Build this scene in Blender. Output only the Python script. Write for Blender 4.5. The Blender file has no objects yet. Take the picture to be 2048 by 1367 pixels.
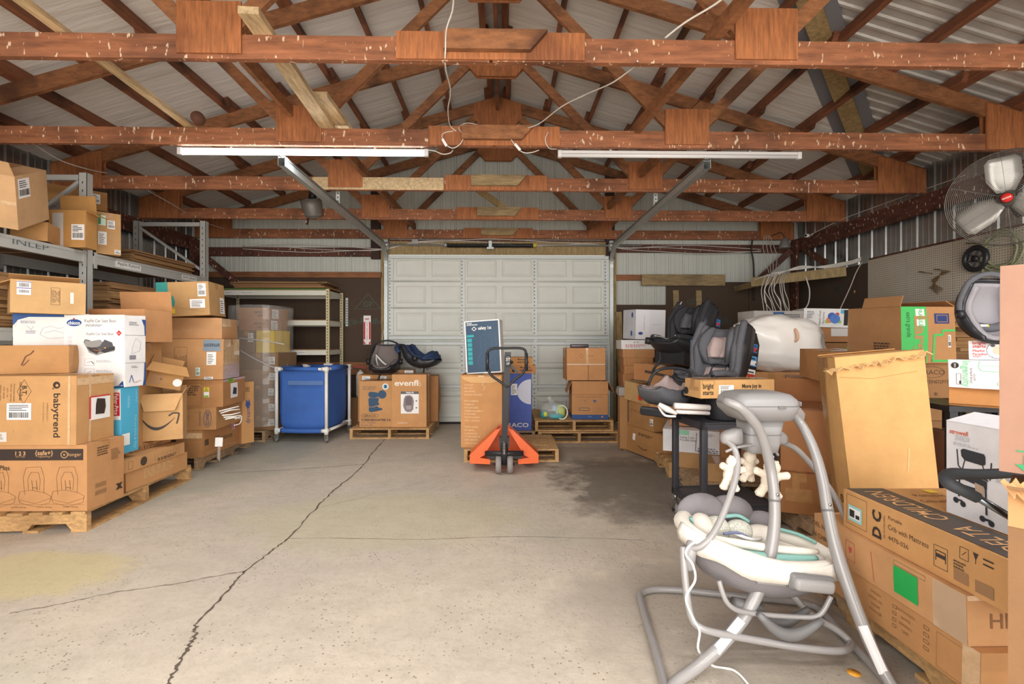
import bpy, bmesh, math, random
from mathutils import Vector, Matrix, noise
R = math.radians
C = bpy.context.scene.collection
scene = bpy.context.scene

# ---------------------------------------------------------------- camera, light, exposure
F_PX, CAM_H, YAW = 967.0, 1.3, R(1.1)
cam_data = bpy.data.cameras.new('camera'); cam = bpy.data.objects.new('camera', cam_data); C.objects.link(cam)
cam_data.sensor_width = 36; cam_data.lens = 36 * F_PX / 2048; cam_data.clip_start = 0.05; cam_data.clip_end = 200
cam.location = (0, 0, CAM_H); cam.rotation_euler = (R(90), 0, -YAW)
scene.camera = cam
scene.view_settings.view_transform = 'Standard'; scene.view_settings.look = 'None'
scene.view_settings.exposure = 0.15; scene.view_settings.gamma = 1.0; scene.view_settings.use_curve_mapping = False
try:
    scene.cycles.use_denoising = True
    scene.cycles.max_bounces = 8; scene.cycles.transparent_max_bounces = 16
    scene.cycles.sample_clamp_indirect = 8
except Exception: pass
world = bpy.data.worlds.new('sky'); scene.world = world; world.use_nodes = True
wn = world.node_tree.nodes['Background']; wn.inputs[0].default_value = (0.85, 0.93, 1.0, 1); wn.inputs[1].default_value = 1.6

def area(name, loc, rot, sx, sy, power, color):
    d = bpy.data.lights.new(name, 'AREA'); d.shape = 'RECTANGLE'; d.size = sx; d.size_y = sy; d.energy = power; d.color = color
    o = bpy.data.objects.new(name, d); o.location = loc; o.rotation_euler = rot; C.objects.link(o); return o
# daylight through the open front bay behind the photographer
area('daylight_front_bay', (0.2, -2.6, 1.7), (R(90), 0, 0), 8.0, 3.0, 400, (1.0, 0.94, 0.87))
# first is the lit lamp in view; the other four are unseen, added for light
LIT = [(-1.68, 4.12, 2.885), (-1.8, 0.3, 2.885), (1.7, 0.3, 2.885), (-1.8, -1.3, 2.885), (1.7, -1.3, 2.885)]
for i, (x, y, z) in enumerate(LIT):
    area('tube_or_added_light', (x, y, z - 0.035), (0, 0, 0), 2.05, 0.03, 26 if i == 0 else 42, (0.93, 0.97, 1.0))
    # upward fill added to brighten the ceiling, strongest at the unseen lamps
    d = area('ceiling_fill_light', (x, y, z + 0.03), (R(180), 0, 0), 2.05, 0.03, 26 if i == 0 else 320, (0.95, 0.96, 1.0))

# ---------------------------------------------------------------- helpers
def at(px, py, Y):
    k = (px - 1024) / F_PX
    t = Y / (math.cos(YAW) - k * math.sin(YAW))
    return Vector((t * (math.sin(YAW) + k * math.cos(YAW)), Y, CAM_H - (py - 683.5) / F_PX * t))
def onz(px, py, z):
    t = (CAM_H - z) * F_PX / (py - 683.5)
    k = (px - 1024) / F_PX
    return Vector((t * (math.sin(YAW) + k * math.cos(YAW)), t * (math.cos(YAW) - k * math.sin(YAW)), z))

def lin(c):
    if isinstance(c, str): c = tuple(int(c[i:i+2], 16) for i in (0, 2, 4))
    r = []
    for v in c[:3]:
        v = v / 255.0
        r.append(v / 12.92 if v <= 0.04045 else ((v + 0.055) / 1.055) ** 2.4)
    return (r[0], r[1], r[2], 1)
MATS = {}
def mat(name, col='888888', rough=0.6, metal=0.0, emit=0, noise_amt=0.0, nscale=8, bump=0, bscale=60, stretch=(1,1,1), alpha=1.0, trans=0, col2=None, coat=0):
    if name in MATS: return MATS[name]
    m = bpy.data.materials.new(name); m.use_nodes = True; MATS[name] = m
    nt = m.node_tree; b = nt.nodes['Principled BSDF']
    b.inputs['Base Color'].default_value = lin(col); b.inputs['Roughness'].default_value = rough; b.inputs['Metallic'].default_value = metal
    b.inputs['Coat Weight'].default_value = coat
    if alpha < 1: b.inputs['Alpha'].default_value = alpha
    if trans: b.inputs['Transmission Weight'].default_value = trans
    if emit:
        b.inputs['Emission Color'].default_value = lin(col); b.inputs['Emission Strength'].default_value = emit
    if noise_amt or bump or col2:
        tc = nt.nodes.new('ShaderNodeTexCoord'); mp = nt.nodes.new('ShaderNodeMapping'); mp.inputs['Scale'].default_value = stretch
        nt.links.new(tc.outputs['Object'], mp.inputs[0])
    if noise_amt or col2:
        n = nt.nodes.new('ShaderNodeTexNoise'); n.inputs['Scale'].default_value = nscale; n.inputs['Detail'].default_value = 6; n.inputs['Roughness'].default_value = 0.65
        nt.links.new(mp.outputs[0], n.inputs['Vector'])
        mx = nt.nodes.new('ShaderNodeMix'); mx.data_type = 'RGBA'
        c = lin(col)
        if col2: c1, c2 = c, lin(col2)
        else: c1 = tuple(min(1, v * (1 + noise_amt)) for v in c[:3]) + (1,); c2 = tuple(v * (1 - noise_amt) for v in c[:3]) + (1,)
        mx.inputs[6].default_value = c1; mx.inputs[7].default_value = c2
        rp = nt.nodes.new('ShaderNodeMapRange'); rp.inputs[1].default_value = 0.3; rp.inputs[2].default_value = 0.7
        nt.links.new(n.outputs[0], rp.inputs[0]); nt.links.new(rp.outputs[0], mx.inputs[0]); nt.links.new(mx.outputs[2], b.inputs['Base Color'])
    if bump:
        n2 = nt.nodes.new('ShaderNodeTexNoise'); n2.inputs['Scale'].default_value = bscale; n2.inputs['Detail'].default_value = 4
        nt.links.new(mp.outputs[0], n2.inputs['Vector'])
        bp = nt.nodes.new('ShaderNodeBump'); bp.inputs['Strength'].default_value = bump; bp.inputs['Distance'].default_value = 0.01
        nt.links.new(n2.outputs[0], bp.inputs['Height']); nt.links.new(bp.outputs[0], b.inputs['Normal'])
    return m

def wood(name, col, dark, stretch, drips=False, stain=0.5):
    """sawn timber: long grain, dark stain patches, optional pale paint drips"""
    if name in MATS: return MATS[name]
    m = bpy.data.materials.new(name); m.use_nodes = True; MATS[name] = m
    nt = m.node_tree; N = nt.nodes.new; L = nt.links.new; b = nt.nodes['Principled BSDF']; b.inputs['Roughness'].default_value = 0.72
    tc = N('ShaderNodeTexCoord'); mp = N('ShaderNodeMapping'); mp.inputs['Scale'].default_value = stretch; L(tc.outputs['Object'], mp.inputs[0])
    g = N('ShaderNodeTexNoise'); g.inputs['Scale'].default_value = 14; g.inputs['Detail'].default_value = 8; g.inputs['Roughness'].default_value = 0.7; L(mp.outputs[0], g.inputs['Vector'])
    s = N('ShaderNodeTexNoise'); s.inputs['Scale'].default_value = 2.3; s.inputs['Detail'].default_value = 3; L(tc.outputs['Object'], s.inputs['Vector'])
    r1 = N('ShaderNodeMapRange'); r1.inputs[1].default_value = 0.3; r1.inputs[2].default_value = 0.75; L(g.outputs[0], r1.inputs[0])
    m1 = N('ShaderNodeMix'); m1.data_type = 'RGBA'; c = lin(col)
    m1.inputs[6].default_value = tuple(min(1, v * 1.3) for v in c[:3]) + (1,); m1.inputs[7].default_value = tuple(v * 0.38 for v in c[:3]) + (1,); L(r1.outputs[0], m1.inputs[0])
    r2 = N('ShaderNodeMapRange'); r2.inputs[1].default_value = 0.52; r2.inputs[2].default_value = 0.68; r2.inputs[4].default_value = stain; L(s.outputs[0], r2.inputs[0])
    m2 = N('ShaderNodeMix'); m2.data_type = 'RGBA'; m2.inputs[7].default_value = lin(dark); L(r2.outputs[0], m2.inputs[0]); L(m1.outputs[2], m2.inputs[6])
    out = m2.outputs[2]
    if drips:
        mp2 = N('ShaderNodeMapping'); mp2.inputs['Scale'].default_value = (1, 1, 0.4); L(tc.outputs['Object'], mp2.inputs[0])
        d = N('ShaderNodeTexNoise'); d.inputs['Scale'].default_value = 42; d.inputs['Detail'].default_value = 1; L(mp2.outputs[0], d.inputs['Vector'])
        r3 = N('ShaderNodeMapRange'); r3.inputs[1].default_value = 0.66; r3.inputs[2].default_value = 0.71; r3.inputs[4].default_value = 0.7; L(d.outputs[0], r3.inputs[0])
        m3 = N('ShaderNodeMix'); m3.data_type = 'RGBA'; m3.inputs[7].default_value = lin('E8D3B4'); L(r3.outputs[0], m3.inputs[0]); L(out, m3.inputs[6]); out = m3.outputs[2]
    L(out, b.inputs['Base Color'])
    bp = N('ShaderNodeBump'); bp.inputs['Strength'].default_value = 0.25; bp.inputs['Distance'].default_value = 0.004; L(g.outputs[0], bp.inputs['Height']); L(bp.outputs[0], b.inputs['Normal'])
    return m
TRUSS = wood('truss_timber', '99603F', '4A2A1C', (.25, 2, 2), True, 0.55)
RAFT = wood('rafter_timber', '94613C', '3E2214', (.7, 1.6, 2), False, 0.75)
PURL = wood('purlin_timber', '8A5539', '331C14', (2, .25, 2), False, 0.85)
PLY = wood('gusset_plywood', 'A8683C', '5A2E18', (4.5, 4, .4), False, 0.5)
PALLET = wood('pallet_wood', 'C49A66', '85603A', (1.5, 1.2, 3), False, 0.5)
PALLETG = wood('grey_pallet_wood', 'B59673', '80684C', (1.5, 1.2, 3), False, 0.5)
YWOOD = wood('yellow_lumber', 'A58C60', '7A6238', (2, 2, .5), False, 0.4)
PALEW = wood('pale_lumber', 'CFB48A', 'A5865A', (2, .3, 2), False, 0.4)
OLDW = wood('weathered_lumber', 'A28A62', '6B5840', (.4, 2, 3), False, 0.6)
BEAM = wood('eave_timber', '62382A', '301911', (2, .3, 2), True, 0.6)
REDW = wood('red_girt', '94603C', '5E3620', (.3, 2, 2), False, 0.4)

class MB:
    def __init__(s): s.v = []; s.f = []; s.mi = []; s.mats = []; s.sm = []
    def m(s, material):
        if material not in s.mats: s.mats.append(material)
        return s.mats.index(material)
    def add(s, vs, fs, material, smooth=False):
        o = len(s.v); s.v += [Vector(p) for p in vs]; k = s.m(material)
        for f in fs: s.f.append([i + o for i in f]); s.mi.append(k); s.sm.append(smooth)
        return s
    def box(s, lo, hi, material, M=None):
        x0, y0, z0 = lo; x1, y1, z1 = hi
        vs = [Vector(p) for p in ((x0,y0,z0),(x1,y0,z0),(x1,y1,z0),(x0,y1,z0),(x0,y0,z1),(x1,y0,z1),(x1,y1,z1),(x0,y1,z1))]
        if M is not None: vs = [M @ p for p in vs]
        return s.add(vs, [(0,3,2,1),(4,5,6,7),(0,1,5,4),(1,2,6,5),(2,3,7,6),(3,0,4,7)], material)
    def rbox(s, lo, hi, r, material, M=None, seg=3, smooth=True):
        """box with rounded edges"""
        bm = bmesh.new(); bmesh.ops.create_cube(bm, size=1)
        c = [(a + b) / 2 for a, b in zip(lo, hi)]; d = [b - a for a, b in zip(lo, hi)]
        for v in bm.verts: v.co = Vector((c[0] + v.co.x * d[0], c[1] + v.co.y * d[1], c[2] + v.co.z * d[2]))
        bmesh.ops.bevel(bm, geom=list(bm.edges) , offset=r, segments=seg, affect='EDGES', profile=0.5)
        bm.verts.index_update()
        vs = [(M @ v.co) if M is not None else v.co.copy() for v in bm.verts]; fs = [[v.index for v in f.verts] for f in bm.faces]; bm.free()
        return s.add(vs, fs, material, smooth)
    def bar(s, a, b, w, h, material, up=(0,0,1)):
        """rectangular bar between two points; w across, h along up"""
        a = Vector(a); b = Vector(b); d = (b - a).normalized(); up = Vector(up); sx = d.cross(up)
        if sx.length < 1e-4: sx = d.cross(Vector((1,0,0)))
        sx.normalize(); u = sx.cross(d).normalized(); sx *= w / 2; u *= h / 2
        vs = [a - sx - u, a + sx - u, a + sx + u, a - sx + u, b - sx - u, b + sx - u, b + sx + u, b - sx + u]
        return s.add(vs, [(0,3,2,1)[::-1],(4,5,6,7)[::-1],(0,1,5,4)[::-1],(1,2,6,5)[::-1],(2,3,7,6)[::-1],(3,0,4,7)[::-1]], material)
    def tube(s, pts, r, material, n=10, closed=False, caps=True, spline=0, radii=None):
        P = [Vector(p) for p in pts]
        if spline: P, radii = catmull(P, spline, closed, radii)
        m = len(P); rings = []; up = None
        for i in range(m):
            if closed: d = (P[(i+1) % m] - P[i-1])
            else: d = (P[min(i+1, m-1)] - P[max(i-1, 0)])
            if d.length < 1e-9: d = Vector((0,0,1))
            d.normalize()
            if up is None: up = d.orthogonal().normalized()
            up = (up - d * up.dot(d)); up = up.normalized() if up.length > 1e-6 else d.orthogonal().normalized()
            w = d.cross(up); rr = radii[i] if radii else r
            rings.append([P[i] + (up * math.cos(2*math.pi*k/n) + w * math.sin(2*math.pi*k/n)) * rr for k in range(n)])
        vs = [p for q in rings for p in q]; fs = []
        for i in range(m if closed else m - 1):
            j = (i + 1) % m
            for k in range(n): fs.append((i*n+k, i*n+(k+1) % n, j*n+(k+1) % n, j*n+k))
        if caps and not closed: fs.append(tuple(range(n))[::-1]); fs.append(tuple((m-1)*n + k for k in range(n)))
        return s.add(vs, fs, material, True)
    def cyl(s, a, b, r, material, n=20, r2=None): return s.tube([a, b], r, material, n, radii=[r, r if r2 is None else r2])
    def ball(s, c, rx, ry, rz, material, n=12, M=None):
        vs = []; fs = []; c = Vector(c)
        for i in range(n + 1):
            th = math.pi * i / n
            for k in range(2 * n):
                ph = math.pi * k / n; p = Vector((math.sin(th)*math.cos(ph)*rx, math.sin(th)*math.sin(ph)*ry, math.cos(th)*rz))
                if M is not None: p = M @ p
                vs.append(c + p)
        for i in range(n):
            for k in range(2*n): fs.append((i*2*n+k, (i+1)*2*n+k, (i+1)*2*n+(k+1) % (2*n), i*2*n+(k+1) % (2*n)))
        return s.add(vs, fs, material, True)
    def loft(s, rings, material, closed_ring=True, caps=True, smooth=True):
        n = len(rings[0]); vs = [p for q in rings for p in q]; fs = []
        for i in range(len(rings) - 1):
            for k in range(n if closed_ring else n - 1): fs.append((i*n+k, i*n+(k+1) % n, (i+1)*n+(k+1) % n, (i+1)*n+k))
        if caps and closed_ring: fs.append(tuple(range(n))[::-1]); fs.append(tuple((len(rings)-1)*n + k for k in range(n)))
        return s.add(vs, fs, material, smooth)
    def prism(s, poly, a, material, M=None):
        """poly: list of 2-D points, extruded by a along +Z, placed by M"""
        n = len(poly); vs = [Vector((x, y, 0)) for x, y in poly] + [Vector((x, y, a)) for x, y in poly]
        if M is not None: vs = [M @ p for p in vs]
        return s.add(vs, [tuple(range(n))[::-1], tuple(range(n, 2*n))] + [(i, (i+1) % n, n+(i+1) % n, n+i) for i in range(n)], material)
    def build(s, name, parent=None, loc=None, fixn=False):
        me = bpy.data.meshes.new(name); org = Vector(loc) if loc is not None else Vector((0,0,0))
        me.from_pydata([tuple(p - org) for p in s.v], [], s.f)
        for mt in s.mats: me.materials.append(mt)
        me.polygons.foreach_set('material_index', s.mi); me.polygons.foreach_set('use_smooth', s.sm)
        me.validate(); me.update()
        if fixn:
            bm = bmesh.new(); bm.from_mesh(me); bmesh.ops.recalc_face_normals(bm, faces=bm.faces); bm.to_mesh(me); bm.free()
        o = bpy.data.objects.new(name, me); C.objects.link(o)
        if loc is not None: o.location = org
        if parent is not None: o.parent = parent
        return o

def catmull(P, sub, closed, radii=None):
    out = []; ro = []; n = len(P)
    for i in range(n if closed else n - 1):
        g = (lambda j: j % n) if closed else (lambda j: max(0, min(n - 1, j)))
        p0, p1, p2, p3 = P[g(i-1)], P[g(i)], P[g(i+1)], P[g(i+2)]
        for k in range(sub):
            t = k / sub
            out.append(0.5 * ((2*p1) + (p2 - p0)*t + (2*p0 - 5*p1 + 4*p2 - p3)*t*t + (3*p1 - p0 - 3*p2 + p3)*t**3))
            if radii: ro.append(radii[g(i)] * (1-t) + radii[g(i+1)] * t)
    if not closed:
        out.append(P[-1].copy())
        if radii: ro.append(radii[-1])
    return out, (ro if radii else None)

def tag(o, label=None, cat=None, group=None, kind=None):
    if label: o['label'] = label
    if cat: o['category'] = cat
    if group: o['group'] = group
    if kind: o['kind'] = kind
    return o
def thing(name, label, cat, loc=(0,0,0), rot=(0,0,0), group=None, M=None):
    o = bpy.data.objects.new(name, None); o.empty_display_size = 0.1; C.objects.link(o)
    if M is not None: o.matrix_world = M
    else: o.location = loc; o.rotation_euler = rot
    return tag(o, label, cat, group)
def copy_tree(o, parent=None):
    c = o.copy(); C.objects.link(c); c.parent = parent
    for ch in list(o.children): copy_tree(ch, c)
    return c

TXT = {}
def text_mesh(s, bold=0.0):
    """flat glyph geometry of a string, 1 unit = cap height approx; returns verts, faces, width"""
    key = (s, bold)
    if key in TXT: return TXT[key]
    cu = bpy.data.curves.new('txt', 'FONT'); cu.body = s; cu.size = 1.0; cu.resolution_u = 2; cu.offset = bold
    o = bpy.data.objects.new('txt', cu); C.objects.link(o)
    dg = bpy.context.evaluated_depsgraph_get(); dg.update(); me = bpy.data.meshes.new_from_object(o.evaluated_get(dg))
    vs = [v.co.copy() for v in me.vertices]; fs = [tuple(p.vertices) for p in me.polygons]
    bpy.data.objects.remove(o); bpy.data.curves.remove(cu); bpy.data.meshes.remove(me)
    if vs:
        x0 = min(v.x for v in vs); x1 = max(v.x for v in vs)
        y0 = min(v.y for v in vs); y1 = max(v.y for v in vs)
    else: x0 = x1 = y0 = 0; y1 = 1
    for v in vs: v.x -= (x0 + x1) / 2; v.y -= (y0 + y1) / 2
    TXT[key] = (vs, fs, x1 - x0, y1 - y0); return TXT[key]

INK = mat('black_print', '2B2622', 0.7); WHT = mat('white_print', 'F2EEE8', 0.6); PAPER = mat('label_paper', 'F1EEEA', 0.55)
def ink(hexc): return mat('print_' + hexc, hexc, 0.6)

def write(mb, s, M, h, material, bold=0.0, width=None):
    """lay flat lettering: M maps the (x, y) text plane to 3-D, h = cap height in metres"""
    vs, fs, w, hh = text_mesh(s, bold)
    k = h / 0.7
    kx = k if width is None or w == 0 else width / w
    mb.add([M @ Vector((v.x * kx, v.y * k, 0)) for v in vs], fs, material)
# ---------------------------------------------------------------- cartons
def card(hexc='C79A6A'):
    return mat('cardboard_' + hexc, hexc, 0.78, noise_amt=0.10, nscale=5, bump=0.12, bscale=25)
INSIDE = mat('cardboard_inner', 'AE8154', 0.85, noise_amt=0.1, nscale=4)
TAPE = mat('packing_tape', 'B98A58', 0.25, coat=0.6, noise_amt=0.12, nscale=20)
CTAPE = mat('clear_tape', 'D9B48A', 0.12, coat=1.0, noise_amt=0.15, nscale=30)

class Carton:
    """a carton: local x along the seen face (left to right), y into the depth, z up; prints follow its slightly bulged faces"""
    def __init__(s, w, d, h, col='C79A6A', amp=None, jit=0.004, seed=0, open_top=False, seam=True, taped=True, top_col=None, face_cols=None):
        s.w, s.d, s.h = w, d, h; s.rng = random.Random(seed); s.mb = MB(); s.kids = []
        s.amp = min(w, d, h) * 0.015 if amp is None else amp
        r = s.rng; j = lambda: Vector((r.uniform(-jit, jit), r.uniform(-jit, jit), 0))
        X, Y, Z = (0, w), (0, d), (0, h)
        s.c = {(i, k, l): Vector((X[i], Y[k], Z[l])) + (j() if l else Vector()) for i in (0,1) for k in (0,1) for l in (0,1)}
        c = s.c
        s.faces = {'F': (c[0,0,0], c[1,0,0], c[1,0,1], c[0,0,1], Vector((0,-1,0)), w, h),
                   'R': (c[1,0,0], c[1,1,0], c[1,1,1], c[1,0,1], Vector((1,0,0)), d, h),
                   'B': (c[1,1,0], c[0,1,0], c[0,1,1], c[1,1,1], Vector((0,1,0)), w, h),
                   'L': (c[0,1,0], c[0,0,0], c[0,0,1], c[0,1,1], Vector((-1,0,0)), d, h),
                   'T': (c[0,0,1], c[1,0,1], c[1,1,1], c[0,1,1], Vector((0,0,1)), w, d),
                   'D': (c[0,1,0], c[1,1,0], c[1,0,0], c[0,0,0], Vector((0,0,-1)), w, d)}
        base = card(col) if isinstance(col, str) else col
        s.base = base
        for k in 'FRBL' + ('' if open_top else 'T') + 'D':
            fm = (face_cols or {}).get(k, base)
            s.grid(k, 0, 0, 1, 1, fm, 0.0, 6)
        if open_top:
            # wall thickness seen from above, and the inside
            t = 0.005; z1 = h; m = INSIDE
            for k in 'FRBL':
                A, B, Cc, D, nrm, W, H = s.faces[k]; q = [p - nrm * t for p in (B, A, D, Cc)]
                s.mb.add(q, [(0,1,2,3)], m); s.mb.add([D, Cc, Cc - nrm*t, D - nrm*t], [(0,1,2,3)], m)
            A, B, Cc, D, nrm, W, H = s.faces['D']; s.mb.add([p + Vector((0,0,.006)) for p in (A, B, Cc, D)], [(3,2,1,0)], m)
        elif seam:
            along_w = w >= d
            if along_w: s.rect('T', 0, .496, 1, .504, ink('6E5034'))
            else: s.rect('T', .496, 0, .504, 1, ink('6E5034'))
            if taped:
                tw = 0.03
                if along_w:
                    s.rect('T', 0, .5 - tw/d, 1, .5 + tw/d, TAPE, 0.0022)
                    for k in 'RL': s.rect(k, .5 - tw/d, max(0.0, 1 - .06/h), .5 + tw/d, 1, TAPE)
                else:
                    s.rect('T', .5 - tw/w, 0, .5 + tw/w, 1, TAPE, 0.0022)
                    s.rect('F', .5 - tw/w, max(0.0, 1 - .06/h), .5 + tw/w, 1, TAPE); s.rect('B', .5 - tw/w, max(0.0, 1 - .06/h), .5 + tw/w, 1, TAPE)
    def P(s, k, u, v, off=0.0):
        A, B, Cc, D, nrm, W, H = s.faces[k]; uu = min(1, max(0, u)); vv = min(1, max(0, v))
        bul = s.amp * math.sin(math.pi * uu) * math.sin(math.pi * vv)
        if k in 'D': bul = 0
        if k == 'T': bul = -bul * 0.3
        return A.lerp(B, u).lerp(D.lerp(Cc, u), v) + nrm * (bul + off)
    def grid(s, k, u0, v0, u1, v1, m, off, n=5):
        vs = [s.P(k, u0 + (u1-u0)*i/n, v0 + (v1-v0)*j/n, off) for j in range(n+1) for i in range(n+1)]
        fs = [(j*(n+1)+i, j*(n+1)+i+1, (j+1)*(n+1)+i+1, (j+1)*(n+1)+i) for j in range(n) for i in range(n)]
        s.mb.add(vs, fs, m)
    def rect(s, k, u0, v0, u1, v1, m, off=0.0012): s.grid(k, u0, v0, u1, v1, m, off, 5); return s
    def poly(s, k, pts, m, off=0.0016):
        us = [min(1, max(0, p[0])) for p in pts]; vs_ = [min(1, max(0, p[1])) for p in pts]
        cu = min(max(.5, min(us)), max(us)); cv = min(max(.5, min(vs_)), max(vs_)); A, B, Cc, D, nrm, W, H = s.faces[k]
        bul = 0 if k in 'TD' else s.amp * math.sin(math.pi * cu) * math.sin(math.pi * cv)
        s.mb.add([A.lerp(B, u).lerp(D.lerp(Cc, u), v) + nrm * (bul + off) for u, v in pts], [tuple(range(len(pts)))], m); return s
    def line(s, k, pts, wd, m=None, off=0.0016, closed=False):
        """drawn outline; wd in metres"""
        m = m or INK; W, H = s.faces[k][5], s.faces[k][6]; n = len(pts)
        for i in range(n if closed else n - 1):
            a = Vector((pts[i][0]*W, pts[i][1]*H)); b = Vector((pts[(i+1) % n][0]*W, pts[(i+1) % n][1]*H)); d = b - a
            if d.length < 1e-6: continue
            if d.length > .09:
                q = int(d.length / .06) + 1; s.line(k, [((a.x + d.x*j/q)/W, (a.y + d.y*j/q)/H) for j in range(q + 1)], wd, m, off); continue
            p = Vector((-d.y, d.x)).normalized() * wd / 2
            s.poly(k, [((q.x)/W, (q.y)/H) for q in (a-p, b-p, b+p, a+p)], m, off)
        return s
    def frame(s, k, u0, v0, u1, v1, wd=0.002, m=None): return s.line(k, [(u0,v0),(u1,v0),(u1,v1),(u0,v1)], wd, m, closed=True)
    def disc(s, k, u, v, r, m, off=0.0018, ry=None, n=24):
        W, H = s.faces[k][5], s.faces[k][6]; ry = r if ry is None else ry
        return s.poly(k, [(u + math.cos(2*math.pi*i/n)*r/W, v + math.sin(2*math.pi*i/n)*ry/H) for i in range(n)], m, off)
    def ring(s, k, u, v, r, wd, m=None, ry=None, n=24):
        W, H = s.faces[k][5], s.faces[k][6]; ry = r if ry is None else ry
        return s.line(k, [(u + math.cos(2*math.pi*i/n)*r/W, v + math.sin(2*math.pi*i/n)*ry/H) for i in range(n)], wd, m, closed=True)
    def text(s, k, t, u, v, h, m=None, rot=0, bold=0.0, width=None, off=0.002, align='C'):
        """h = cap height in metres; rot in degrees counter-clockwise; align L keeps the left end at u"""
        m = m or INK; W, H = s.faces[k][5], s.faces[k][6]; vs, fs, w, hh = text_mesh(t, bold)
        kk = h / 0.7; kx = kk if (width is None or w == 0) else width / w; ca, sa = math.cos(R(rot)), math.sin(R(rot)); sh = w * kx / 2 if align == 'L' else 0
        s.mb.add([s.P(k, u + ((q.x*kx + sh)*ca - q.y*kk*sa)/W, v + ((q.x*kx + sh)*sa + q.y*kk*ca)/H, off) for q in vs], fs, m); return s
    def lines(s, k, u0, u1, v, h, n, m=None, gap=1.7, vary=True):
        """n rows of tiny illegible print"""
        H = s.faces[k][6]
        for i in range(n):
            e = u1 - (s.rng.uniform(0, .3) * (u1 - u0) if vary else 0); x = u0
            while x < e:
                q = min(e, x + s.rng.uniform(.06, .2) * (u1 - u0)); s.rect1(k, x, v - i*h*gap/H, q - .012*(u1-u0), v - i*h*gap/H + h/H, m or INK); x = q + .025 * (u1 - u0)
        return s
    def rect1(s, k, u0, v0, u1, v1, m, off=0.0018):
        if abs(u1 - u0) > .15 or abs(v1 - v0) > .15: s.grid(k, u0, v0, u1, v1, m, off, 6); return s
        return s.poly(k, [(u0,v0),(u1,v0),(u1,v1),(u0,v1)], m, off)
    def label(s, k, u0, v0, u1, v1, style=0, m=None, name='shipping_label'):
        """a stuck-on paper label with bars and print, a part of its own"""
        keep = s.mb; s.mb = MB(); s.rect(k, u0, v0, u1, v1, m or PAPER, 0.0026); W, H = s.faces[k][5], s.faces[k][6]
        du, dv = u1 - u0, v1 - v0; r = s.rng; o = 0.0036
        def R1(a, b, c, d, mm=INK): s.poly(k, [(u0+a*du, v0+b*dv), (u0+c*du, v0+b*dv), (u0+c*du, v0+d*dv), (u0+a*du, v0+d*dv)], mm, o)
        if style in (0, 1):
            x = .1
            while x < (.9 if style == 0 else .55):
                bw = r.choice((.012, .02, .03)); R1(x, .12 if style == 0 else .55, x + bw, .45 if style == 0 else .88); x += bw + r.choice((.015, .025))
            for i in range(4):
                vv = (.55 if style == 0 else .1) + i * .1; R1(.1, vv, .1 + r.uniform(.4, .8), vv + .04)
        elif style == 2:
            for i in range(6): R1(.12, .12 + i*.13, .12 + r.uniform(.4, .76), .16 + i*.13)
        elif style == 3:   # purple-barred store label
            pp = ink('6A5AA0'); R1(.0, .46, 1, .52, pp); R1(.0, .92, 1, .97, pp); x = .15
            while x < .85:
                bw = r.choice((.02, .035)); R1(x, .58, x + bw, .86); R1(x, .15, x + bw, .36); x += bw + .03
        s.kids.append((name, s.mb)); s.mb = keep; return s
    def part(s, name):
        """collect what follows into a child part"""
        keep = s.mb; s.mb = MB(); s.kids.append((name, s.mb)); s._keep = keep; return s
    def end(s): s.mb = s._keep; return s
    def flap(s, side, length, ang, m=None, frac=(0, 1), skew=0.0, bend=None):
        """an open top flap hinged on a top edge; ang 0 = flat across the top, 90 = upright, 180 = folded flat outwards, 250 hangs"""
        A, B, Cc, D, nrm, W, H = s.faces[side]; t = 0.004
        a = D.lerp(Cc, frac[0]); b = D.lerp(Cc, frac[1]); inw = -nrm; dr = inw * math.cos(R(ang)) + Vector((0,0,1)) * math.sin(R(ang))
        nn = (b - a).normalized().cross(dr).normalized() * t; al = (b - a).normalized() * skew
        mb = MB(); n = 4; rows = []
        bend = bend or 0.0
        for i in range(n + 1):
            f = i / n; an = R(ang + bend * f * f); dd = (inw * math.cos(an) + Vector((0,0,1)) * math.sin(an)) * length * f
            rows.append((a + dd + al * f, b + dd - al * f))
        vs = []; fs = []
        for p, q in rows: vs += [p, q, q + nn, p + nn]
        for i in range(n):
            o = i * 4; q = o + 4
            fs += [(o, o+1, q+1, q), (o+1, o+2, q+2, q+1), (o+2, o+3, q+3, q+2), (o+3, o, q, q+3)]
        fs += [(0, 3, 2, 1), (n*4, n*4+1, n*4+2, n*4+3)]
        mb.add(vs, fs, m or s.base); s.kids.append(('flap', mb)); return s
    def build(s, name, label, cat='box', M=None, group=None):
        o = s.mb.build(name); o.matrix_world = M if M is not None else Matrix(); tag(o, label, cat, group)
        for n, mb in s.kids:
            if mb.f: mb.build(n, o)
        s.obj = o; return o

def frame_px(x0, Y0, x1, Y1, z, roll=0, tilt=0):
    """a frame standing between two sight lines: origin left bottom, x axis to the right end; returns (matrix, width)"""
    a = at(x0, 683.5, Y0); b = at(x1, 683.5, Y1); a.z = b.z = z
    d = b - a; w = d.length; ang = math.atan2(d.y, d.x)
    M = Matrix.Translation(a) @ Matrix.Rotation(ang, 4, 'Z') @ Matrix.Rotation(R(roll), 4, 'Y') @ Matrix.Rotation(R(tilt), 4, 'X')
    return M, w
def carton(label, x0, Y0, x1, Y1, z, h, d, name='cardboard_box', cat='box', roll=0, tilt=0, group=None, deco=None, build=True, **kw):
    M, w = frame_px(x0, Y0, x1, Y1, z, roll, tilt)
    c = Carton(w, d, h, **kw)
    if deco: deco(c)
    if build: c.build(name, label, cat, M, group)
    return c

# ---------------------------------------------------------------- the room
XL, XR, YB, YF, XC = -4.95, 4.80, 7.80, -2.40, -0.07
RZ, SL = 4.70, 0.2917
def roofz(x): return RZ - SL * abs(x - XC)
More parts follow.
